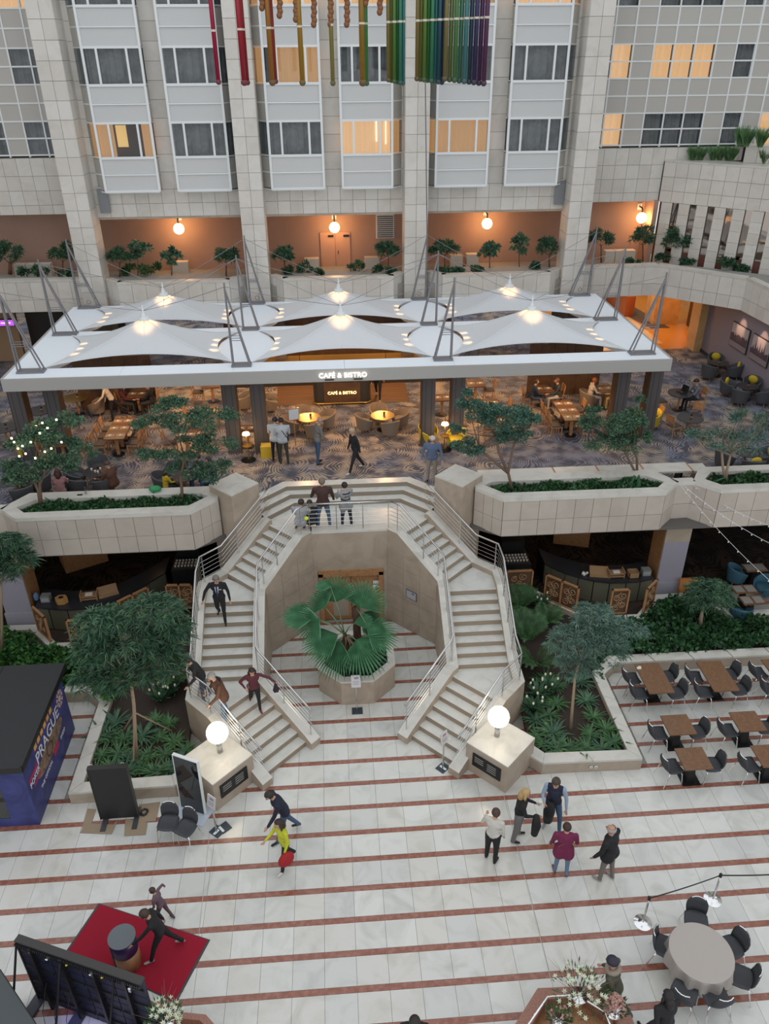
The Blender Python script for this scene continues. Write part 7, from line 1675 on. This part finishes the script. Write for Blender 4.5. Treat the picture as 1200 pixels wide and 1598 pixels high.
def finish_people():
    bpy.context.view_layer.update(); dg = bpy.context.evaluated_depsgraph_get()
    for o, segs, mats_, hands, k in PEOPLE:
        me = bpy.data.meshes.new_from_object(o.evaluated_get(dg)); o.modifiers.clear(); o.data = me; me.name = 'body'
        n = len(me.polygons); C = np.empty(n*3); me.polygons.foreach_get('center', C); C = C.reshape(n, 3)
        best = np.full(n, 1e9); idx = np.zeros(n, int); keys = ['skin', 'top', 'sleeve', 'bottom', 'hips', 'shoes']
        for p, q, r0, r1, m_ in segs:
            p = np.array(p); q = np.array(q); d = q-p; L2 = max(d@d, 1e-9); u = np.clip(((C-p)@d)/L2, 0, 1); dist = np.linalg.norm(C-(p+u[:, None]*d), axis=1)-(r0+(r1-r0)*u)
            w = dist < best; best[w] = dist[w]; idx[w] = keys.index(m_)
        me.materials.clear()
        for key in keys: me.materials.append(mats_[key])
        me.polygons.foreach_set('material_index', idx.astype(np.int32)); me.polygons.foreach_set('use_smooth', [True]*n)
        # five fingers per hand, rooted in the palm
        fb = MB(); fb.v = [tuple(v.co) for v in me.vertices]; fb.f = [tuple(p.vertices) for p in me.polygons]; fb.m = idx.tolist()
        for sd, palm, dd in hands:
            side = dd.cross(Vector((0, 1, 0))); side = side.normalized() if side.length > .2 else Vector((1, 0, 0)); nrm = side.cross(dd).normalized()
            for j, (off, ln) in enumerate(((-.021, .062), (-.007, .072), (.008, .068), (.022, .054))):
                b0 = palm+side*off*k; b1 = b0+dd*ln*.55*k+nrm*.008*k; b2 = b1+(dd*.8+nrm*.5).normalized()*ln*.5*k; fb.tube([b0, b1, b2], [.0085*k, .008*k, .006*k], 5)
            b0 = palm-dd*.03*k+Vector((-sd*.02*k, 0, 0)); b1 = b0+(dd*.6+Vector((-sd*.6, .3, 0))).normalized()*.04*k; fb.tube([b0, b1, b1+dd*.03*k], [.011*k, .010*k, .007*k], 5)
        m2 = fb.mesh('body', [mats_[key] for key in keys], True); o.data = m2
        bpy.data.meshes.remove(me)

def onstairs(px, py_, side):
    "the tread under that pixel (left flight)"
    best = None
    for k in range(1, 23):
        p = P(px, py_, k*R_); u = abs(p.x-X0)
        if 1 <= k <= 6: m = (u+(-1)*0); d = ((u-1.43)+(p.y-15.11))/2; ok = .2067*(k-1) <= d+.02 < .2067*k+.02
        elif k == 7: ok = 1.24 <= ((u-1.43)+(p.y-15.11))/2 and p.y < 16.64
        elif k < 15: ok = ym(k) <= p.y < ym(k+1)
        elif k == 15: ok = 18.69 <= p.y < 19.5
        else: ok = False
        if ok: best = p
    return best or P(px, py_, LOW)
hold = lambda t, nm, mb, m: obj(nm, mb, m, t, smooth=True)
navy = (.012, .016, .035); jean = (.06, .10, .17); blk = (.010, .010, .012); wht = (.55, .55, .54)
# --- hall
def A_(*a): return [tuple(x) for x in a]
person('man in a dark navy jacket bending forward with one arm held out, behind the woman in yellow', P(447, 1304, 0), 200, 1.80, dict(legs=[(18, 2, 4), (-16, 2, 16)], arms=[(48, 8, 12, 0), (10, 6, 20, 0)], lean=22), top=navy, bottom=jean, hair=('short', (.02, .015, .012)), bulk=1.12, look=(10, 25))
def redbag(t, T, k, hands, legs, J): w = J['wrist-1']; obj('red_bag', MB().ell(w+Vector((-.05, .0, -.16)), (.11, .20, .20), 12, 8), cmat((.32, .010, .015)), t, smooth=True); obj('bag_strap', MB().tube([w+Vector((0, .06, -.03)), w+Vector((0, 0, .03)), w+Vector((0, -.06, -.03))], .012, 5), cmat((.3, .01, .01)), t)
person('woman with long dark curly hair in a bright yellow sweater carrying a red bag', P(447, 1350, 0), 215, 1.66, dict(legs=[(15, 3, 5), (-10, 3, 24)], arms=[(6, 10, 25, 0), (24, 8, 50, 10)], lean=5), top=(.50, .52, .03), bottom=blk, shoes=(.6, .58, .55), hair=('long', (.025, .015, .012)), extra=redbag)
person('child in black stepping on the red carpet with a hand on the round plinth', P(258, 1487, .02), 190, 1.62, dict(legs=[(24, 4, 8), (-22, 4, 12)], arms=[(62, 10, 8, 0), (-12, 10, 12, 0)], lean=16), top=blk, bottom=blk, shoes=(.38, .34, .30), hair=('short', (.05, .028, .018)), look=(0, 20))
person('small child in a mauve top running behind the child in black with an arm stretched out', P(257, 1436, 0), 165, 1.12, dict(legs=[(18, 3, 30), (-14, 3, 10)], arms=[(10, 10, 40, 0), (10, 66, 5, 0)], lean=14), top=(.13, .08, .10), bottom=(.10, .06, .075), shoes=(.05, .04, .05), hair=('short', (.05, .025, .015)))
person('woman in a cream sweater and black trousers with her back to the camera', P(766, 1340, 0), 60, 1.66, dict(legs=[(2, 3, 3), (-3, 3, 3)], arms=[(12, 22, 70, 10), (6, 6, 10, 0)], lean=2), top=(.55, .53, .48), bottom=blk, shoes=blk, hair=('bun', (.06, .03, .02)), look=(25, 0), wide=1.15)
def coatarm(t, T, k, hands, legs, J): w = J['wrist1']; obj('folded_coat', MB().tube([w+Vector((.02, 0, .05)), w+Vector((.06, .02, -.2)), w+Vector((.04, .0, -.55))], [.07, .11, .08], 9), cmat(blk), t, smooth=True); obj('paper_cup', MB().lathe([(.03, 0), (.04, .09)], tuple(J['wrist-1']+Vector((.03, .1, .0))), 8), napkin, t)
person('woman with long blond hair in a black jacket and wide grey trousers, a black coat over her arm', P(806, 1308, 0), -10, 1.72, dict(legs=[(4, 3, 3), (-5, 3, 3)], arms=[(22, 8, 70, 25), (20, 10, 68, 15)], lean=5), top=blk, bottom=(.16, .155, .15), hair=('long', (.42, .28, .12)), bulk=1.06, wide=1.25, extra=coatarm)
def coatfront(t, T, k, hands, legs, J): obj('folded_coat', MB().tube([T(.05, .2, .12), T(.05, .22, -.15), T(.06, .2, -.55)], [.09, .14, .11], 10), cmat(blk), t, smooth=True); obj('vest', MB().tube([T(0, .0, .02), T(0, .0, .25), T(0, .0, .43)], [.150*k, .160*k, .135*k], 16), cmat(navy), t, smooth=True)
person('man in a navy vest with pale blue sleeves and jeans holding a dark coat before him', P(858, 1289, 0), -115, 1.78, dict(legs=[(10, 14, 4), (0, 3, 2)], arms=[(8, 16, 14, 0), (22, 10, 80, 25)], lean=5), top=navy, sleeve=(.28, .36, .46), bottom=(.05, .09, .16), shoes=(.26, .25, .22), hair=('short', (.05, .035, .025)), look=(-5, 25), bulk=1.04, extra=coatfront)
person('woman in a quilted magenta jacket and jeans with her back to the camera', P(874, 1362, 0), 80, 1.62, dict(legs=[(3, 4, 3), (-3, 5, 3)], arms=[(8, 10, 20, 0), (8, 12, 30, 0)], lean=3), top=(.15, .012, .055), bottom=(.12, .19, .27), shoes=(.17, .06, .05), hair=('short', (.04, .018, .012)), coat=.38, bulk=1.2, extra=lambda t, T, k, hands, legs, J: obj('bag_strap', MB().tube([T(.14, -.06, .47), T(0, -.14, .35), T(-.16, -.10, .15)], .01, 5), cmat((.25, .06, .06)), t))
person('bald man in a black jacket and grey trousers standing alone at the edge of the group', P(943, 1371, 0), 130, 1.76, dict(legs=[(5, 3, 3), (-6, 4, 3)], arms=[(10, 12, 22, 0), (10, 12, 22, 0)], lean=4), top=blk, bottom=(.17, .15, .13), shoes=(.28, .27, .26), skin=1, hair=('balding', (.35, .32, .30)), bulk=1.22, coat=.12)
q = P(647, 1590, 1.55); person('person in black with bowed head cut by the lower edge of the picture', (q.x, q.y, 0), -95, 1.72, STAND, top=blk, hair=('short', (.02, .014, .012)), look=(0, 30), bulk=1.1)
def scarf(t, T, k, hands, legs, J): obj('scarf', MB().tube([T(.12*math.cos(a), .10*math.sin(a)+.01, .50+.02*math.sin(2*a)) for a in [i*PI/6 for i in range(12)]], .055, 8, closed=True), cmat((.26, .22, .17)), t, smooth=True)
q = P(962, 1506, 1.6); person('person walking in an olive coat with a beige scarf and dark knit hat', (q.x+.05, q.y+.05, 0), 140, 1.72, WALK, top=(.07, .065, .045), bottom=(.09, .09, .10), shoes=(.2, .2, .2), hair=('cap', (.02, .018, .035)), coat=.35, bulk=1.12, extra=scarf)
q = P(1047, 1553, 1.6); person('person dressed in black with blurred dark hair by the cloth-covered table', (q.x, q.y-.05, 0), 100, 1.70, WALK, top=blk, hair=('long', (.012, .008, .008)), bulk=1.12)
# --- stairs
def suit(t, T, k, hands, legs, J):
    obj('shirt_front', MB().add([T(-.06, .132, .46), T(.06, .132, .46), T(.045, .142, .30), T(0, .142, .10), T(-.045, .142, .30)], [(0, 1, 2, 3, 4)]), cmat((.6, .62, .68)), t); obj('tie', MB().add([T(-.02, .145, .47), T(.02, .145, .47), T(.028, .158, .18), T(0, .155, .12), T(-.028, .158, .18)], [(0, 1, 2, 3, 4)]), cmat((.02, .025, .14)), t); obj('name_badge', MB().box(-.03, .03, -.004, .004, -.01, .01, 0, Matrix.Translation(T(-.10, .135, .36))), napkin, t)
q = onstairs(338, 972, -1)
person('man in a black suit, white shirt and blue tie descending the stair', q+Vector((.16, .05, 0)), -92, 1.70, dict(legs=[(10, 2, 6), (-10, 3, 28)], arms=[(4, 16, 14, 0), (14, 34, 12, 0)], lean=4), top=blk, bottom=blk, skin=0, hair=('short', (.16, .14, .13)), look=(0, 25), bulk=1.08, extra=suit)
q = onstairs(352, 1122, -1)
person('grey-haired man in a brown jacket and jeans holding the stair rail', q, -150, 1.76, dict(legs=[(8, 3, 6), (-6, 4, 6)], arms=[(36, 12, 40, 0), (14, 8, 50, 10)], lean=14), top=(.10, .045, .025), sleeve=(.08, .035, .02), bottom=(.10, .16, .24), shoes=(.16, .09, .06), hair=('short', (.30, .28, .26)), look=(0, 30), bulk=1.18, coat=.15, extra=lambda t, T, k, hands, legs, J: obj('dark_collar', MB().tube([T(-.15, -.02, .45), T(0, -.08, .47), T(.15, -.02, .45)], [.05, .065, .05], 8), cmat(blk), t, smooth=True))
person('person with dark hair in a dark jacket leaning behind the grey-haired man on the stair landing', P(320, 1092, LOW), -160, 1.68, dict(legs=[(6, 4, 4), (-8, 4, 6)], arms=[(30, 10, 45, 0), (26, 40, 30, 0)], lean=24), top=(.018, .018, .02), bottom=(.05, .07, .10), hair=('short', (.018, .012, .01)), look=(0, 20), bulk=1.12)
q = onstairs(400, 1106, -1)
def shawl(t, T, k, hands, legs, J): w = J['wrist-1']; obj('dark_pouch', MB().tube([w+Vector((0, .05, -.02)), w+Vector((0, .05, -.26))], [.03, .09], 5), cmat((.02, .012, .03)), t); obj('hip_bag', MB().ell(T(.16, .02, .05), (.05, .08, .06), 8, 6), cmat((.16, .12, .09)), t)
person('woman with long dark hair in a burgundy blouse coming down with one hand on the rail', q, -80, 1.56, dict(legs=[(12, 2, 8), (-8, 3, 38)], arms=[(30, 62, 10, -40), (-8, 42, 70, 70)], lean=7), top=(.09, .018, .03), bottom=blk, shoes=(.20, .01, .012), hair=('long', (.03, .012, .012)), look=(5, 15), extra=shawl)
# --- balcony
person('broad man in a brown sweater and jeans seen from behind at the balcony rail', P(506, 824, TOP), 92, 1.76, dict(legs=[(1, 9, 2), (-1, 9, 2)], arms=[(22, 16, 30, 0), (12, 14, 25, 0)], lean=2), top=(.055, .025, .02), bottom=(.07, .11, .17), shoes=(.05, .06, .08), hair=('short', (.17, .13, .10)), skin=1, bulk=1.22)
def stripes(t, T, k, hands, legs, J):
    for z in (.08, .20, .32, .42): obj('sweater_band', MB().tube([T(.150*math.cos(a), .125*math.sin(a), z) for a in [i*PI/8 for i in range(16)]], .022, 6, closed=True), cmat(blk), t, smooth=True)
person('person in a black and grey striped sweater with folded arms at the balcony rail', P(541, 823, TOP), 115, 1.60, dict(legs=[(1, 7, 2), (-2, 8, 2)], arms=[(35, 5, 80, 45), (30, 5, 80, 45)], lean=2), top=(.26, .26, .26), bottom=(.015, .015, .03), shoes=(.03, .03, .03), hair=('short', (.012, .01, .01)), bulk=1.16, coat=.2, extra=stripes)
CROUCH = dict(legs=[(95, 14, 120), (95, 14, 120)], arms=[(45, 8, 40, 10), (45, 8, 40, 10)], lean=16, seat=True)
person('child in a grey top crouching with its back to the camera by the balcony rail corner', P(470, 832, TOP+.0), 75, 1.62, CROUCH, top=(.33, .34, .36), bottom=(.04, .04, .05), bulk=1.35, hair=('short', (.03, .02, .015)))
person('child in black crouching beside the child in grey by the balcony rail', P(487, 829, TOP+.0), 100, 1.50, CROUCH, top=(.015, .015, .018), bottom=(.015, .015, .02), bulk=1.25, hair=('short', (.03, .02, .015)))
t = thing('yellow_toy', 'bright yellow folded cap held between the two crouching children', 'cap', P(478, 809, TOP+.75)); obj('cap_body', MB().ell((0, 0, 0), (.07, .07, .06), 10, 6), cmat((.6, .7, .05)), t, smooth=True)
# --- cafe, standing
PUFF = dict(legs=[(2, 4, 3), (-2, 4, 3)], arms=[(20, 6, 60, 20), (22, 6, 62, 20)], lean=10)
def quilt(t, T, k, hands, legs, J):
    for z in (.05, .13, .21, .29, .37): obj('quilt_seam', MB().tube([T(.158*math.cos(a), .140*math.sin(a), z) for a in [i*PI/8 for i in range(16)]], .006, 4, closed=True), cmat((.22, .24, .27)), t)
    obj('shoulder_bag', MB().ell(T(.17, -.02, .02), (.05, .09, .08), 8, 6), cmat(blk), t); obj('bag_strap', MB().tube([T(-.12, -.06, .48), T(0, -.16, .33), T(.15, -.10, .08)], .012, 5), cmat(blk), t)
person('person in a white puffer jacket and black trousers reading the menu stand', P(432, 720, ZC), 75, 1.66, PUFF, top=(.45, .49, .52), bottom=blk, hair=('short', (.02, .018, .03)), bulk=1.2, look=(-20, 20))
person('person in a quilted pale jacket and olive trousers with a black shoulder bag', P(444, 723, ZC), 100, 1.70, PUFF, top=(.42, .45, .48), bottom=(.035, .038, .028), hair=('short', (.015, .012, .012)), bulk=1.2, look=(10, 20), extra=quilt)
person('bald man in a grey shirt and jeans looking down beside the brass table', P(497, 723, ZC), 20, 1.74, dict(legs=[(3, 3, 3), (-3, 3, 3)], arms=[(20, 5, 50, 10), (18, 5, 40, 10)], lean=9), top=(.17, .16, .15), bottom=(.045, .09, .16), hair=('balding', (.3, .27, .25)), look=(0, 25), bulk=1.04)
person('woman in black with short blond hair and white shoes striding across the carpet', P(555, 735, ZC), 205, 1.70, dict(legs=[(22, 3, 4), (-22, 3, 10)], arms=[(-10, 5, 8, 0), (12, 5, 12, 0)], lean=6), top=blk, bottom=blk, shoes=(.6, .58, .54), hair=('short', (.40, .30, .18)), look=(0, 20), bulk=1.05)
person('white-haired man in a blue shirt and beige trousers standing at the stair head', P(673, 752, ZC), -95, 1.76, dict(legs=[(3, 3, 3), (-3, 3, 3)], arms=[(6, 16, 30, 0), (-4, 16, 35, 0)], lean=6), top=(.10, .14, .23), bottom=(.27, .23, .18), hair=('short', (.5, .47, .45)), look=(0, 30), bulk=1.12)
person('waiter in a white shirt and black apron bending between the tables', P(180, 655, ZC), 195, 1.72, dict(legs=[(10, 4, 8), (-34, 3, 14)], arms=[(50, 6, 30, 0), (20, 6, 20, 0)], lean=26), top=(.42, .38, .33), bottom=blk, hair=('short', (.05, .03, .02)))
person('person in black passing behind the service desk', P(590, 622, ZC), -100, 1.68, WALK, top=blk, bottom=blk, shoes=(.5, .45, .4), hair=('short', (.03, .02, .015)))
# --- seated
def sit(lb, px, py_, z, head, h=1.68, dz=.45, **kw):
    q = P(px, py_, z+dz); kw.setdefault('pose', SIT); return person(lb, (q.x, q.y, z), head, h, **kw)
sit('diner in a burgundy jumper seated at the table behind the waiter', 192, 630, ZC, 0, top=(.08, .015, .02), bottom=(.02, .02, .02), hair=('long', (.03, .015, .012)))
sit('diner in a black jumper seated opposite the diner in burgundy', 238, 628, ZC, 180, top=blk, hair=('short', (.04, .025, .018)))
sit('diner in a navy jacket seated at the table with white plates', 830, 622, ZC, 0, top=(.02, .03, .05), bottom=(.03, .05, .08), hair=('short', (.05, .03, .02)))
sit('diner in a dark top and white trousers seated opposite the navy jacket', 871, 620, ZC, 180, top=(.03, .035, .04), bottom=(.42, .38, .33), hair=('short', (.08, .04, .02)))
sit('red-haired woman in a white top seated in a tub chair at dinner', 920, 620, ZC, 0, top=(.48, .42, .36), bottom=(.22, .22, .25), hair=('short', (.22, .06, .015)))
sit('diner in pale clothes half hidden by the outer canopy column', 962, 620, ZC, 180, top=(.38, .30, .2), bottom=(.36, .26, .1), hair=('short', (.06, .04, .02)))
q = P(918, 620, ZC+.4); place(tubt, q.x-.02, q.y, ZC, PI/2, 'taupe tub chair under the red-haired woman', GT); q = P(962, 620, ZC+.4); place(tubt, q.x, q.y, ZC, -PI/2, 'taupe tub chair half hidden by the outer canopy column', GT)
sit('person in a grey jacket and dark cap working at the laptop', 1086, 622, ZC, 178, top=(.13, .15, .17), bottom=(.012, .012, .02), hair=('cap', (.012, .012, .014)), extra=lambda t, T, k, hands, legs, J: obj('red_bag', MB().ell(T(.10, -.17, .06), (.14, .06, .08), 10, 6), cmat((.4, .02, .02)), t, smooth=True))
sit('person in a pink top with dark hair seated low behind the planter ledge', 96, 768, ZC, 100, h=1.6, top=(.30, .15, .15), hair=('long', (.05, .015, .012)))
sit('person wrapped in a brown fur coat seated at the lounge table', 178, 757, ZC, 150, top=(.085, .035, .02), bottom=(.03, .02, .02), hair=('cap', (.07, .03, .02)), bulk=1.35)
sit('child in a bright yellow top seated by the planter ledge', 258, 757, ZC, 30, h=1.35, top=(.50, .36, .02), hair=('long', (.03, .02, .015)))
sit('person in a navy top and jeans lounging behind the wide planter tree', 318, 742, ZC, 200, top=(.02, .03, .045), bottom=(.05, .09, .17), hair=('short', (.05, .03, .02)))
sit('person in denim seated beside the stone pier with folded hands', 335, 748, ZC, 195, top=(.03, .05, .06), bottom=(.06, .10, .19), hair=('short', (.03, .02, .015)))
finish_people()

# keep every label short
SHORTER = [('grey tub chair at the lounge table beside the child', 'grey tub chair beside the child'), ('warmly lit white framed three-pane', 'lit three-pane'), ('unlit white framed three-pane', 'unlit three-pane'), ('wooden chair at the long table laid for six', 'wooden chair at the table for six'), (', place first from the stair', ' first'), (', place second from the stair', ' second'), (', place third from the stair', ' third'),
           ('between the two right-hand trees', 'between the right-hand trees'), ('standing on the dark round lounge table', 'on the lounge table'), ('small square walnut table', 'small walnut table'), ('small square orange-brown table', 'small table'), ('long walnut table in the kerb corner under the drooping twig', 'long walnut table in the kerb corner'),
           ('behind the couple in white jackets', 'behind the white jackets'), ('near the woman walking in black', 'near the striding woman'), ('big dark tree with long drooping leaves on a staked trunk in the bed by the booth', 'big dark long-leaved tree on a staked trunk in the bed by the booth'), ('tall tiled stone column of the facade, behind the tented roof between the first and second bay pair', 'tiled stone facade column between the first and second bay pair'),
           ('on the sideboard behind the stair rail near the man in the suit', 'on the sideboard behind the rail near the suited man'), ('tray with rows of small pale cups', 'tray of small pale cups'), ('ground bed of ferns and ivy with a pale stone kerb', 'bed of ferns and ivy with a pale kerb'), ('bending forward with one arm held out, behind the woman in yellow', 'bending forward behind the woman in yellow'),
           ('small child in a mauve top running behind the child in black with an arm stretched out', 'small child in a mauve top running behind the child in black'), ('black jacket and wide grey trousers, a black coat over her arm', 'black jacket and wide grey trousers, coat over arm'), ('in a navy vest with pale blue sleeves and jeans holding a dark coat before him', 'in a navy vest with pale blue sleeves, holding a dark coat'),
           ('bald man in a black jacket and grey trousers standing alone at the edge of the group', 'bald man in a black jacket and grey trousers standing apart from the group'), ('person with dark hair in a dark jacket leaning behind the grey-haired man on the stair landing', 'dark-haired person in a dark jacket leaning behind the grey-haired man'), ('woman with long dark hair in a burgundy blouse coming down with one hand on the rail', 'woman in a burgundy blouse coming down with a hand on the rail'),
           ('child in a grey top crouching with its back to the camera by the balcony rail corner', 'child in a grey top crouching by the balcony rail corner'), ('at the far end of the serving rack, on the buffet', 'beside the serving rack on the buffet'), ('at the empty round table in front of the laptop table', 'at the empty table before the laptop table'), ('grey tub chair at the farther lounge table', 'grey tub chair at the farther table'), ('grey tub chair at the nearer lounge table', 'grey tub chair at the nearer table'), ('at the table laid for two in front of the first column pair', 'at the table for two before the first column pair'), ('in the front row at the picture edge', 'in the front row, picture edge'), ('in the middle row, ', 'mid row, ')]
for o in bpy.data.objects:
    l_ = o.get('label')
    if l_ and len(l_.split()) > 16:
        for a_, b_ in SHORTER: l_ = l_.replace(a_, b_)
        o['label'] = l_
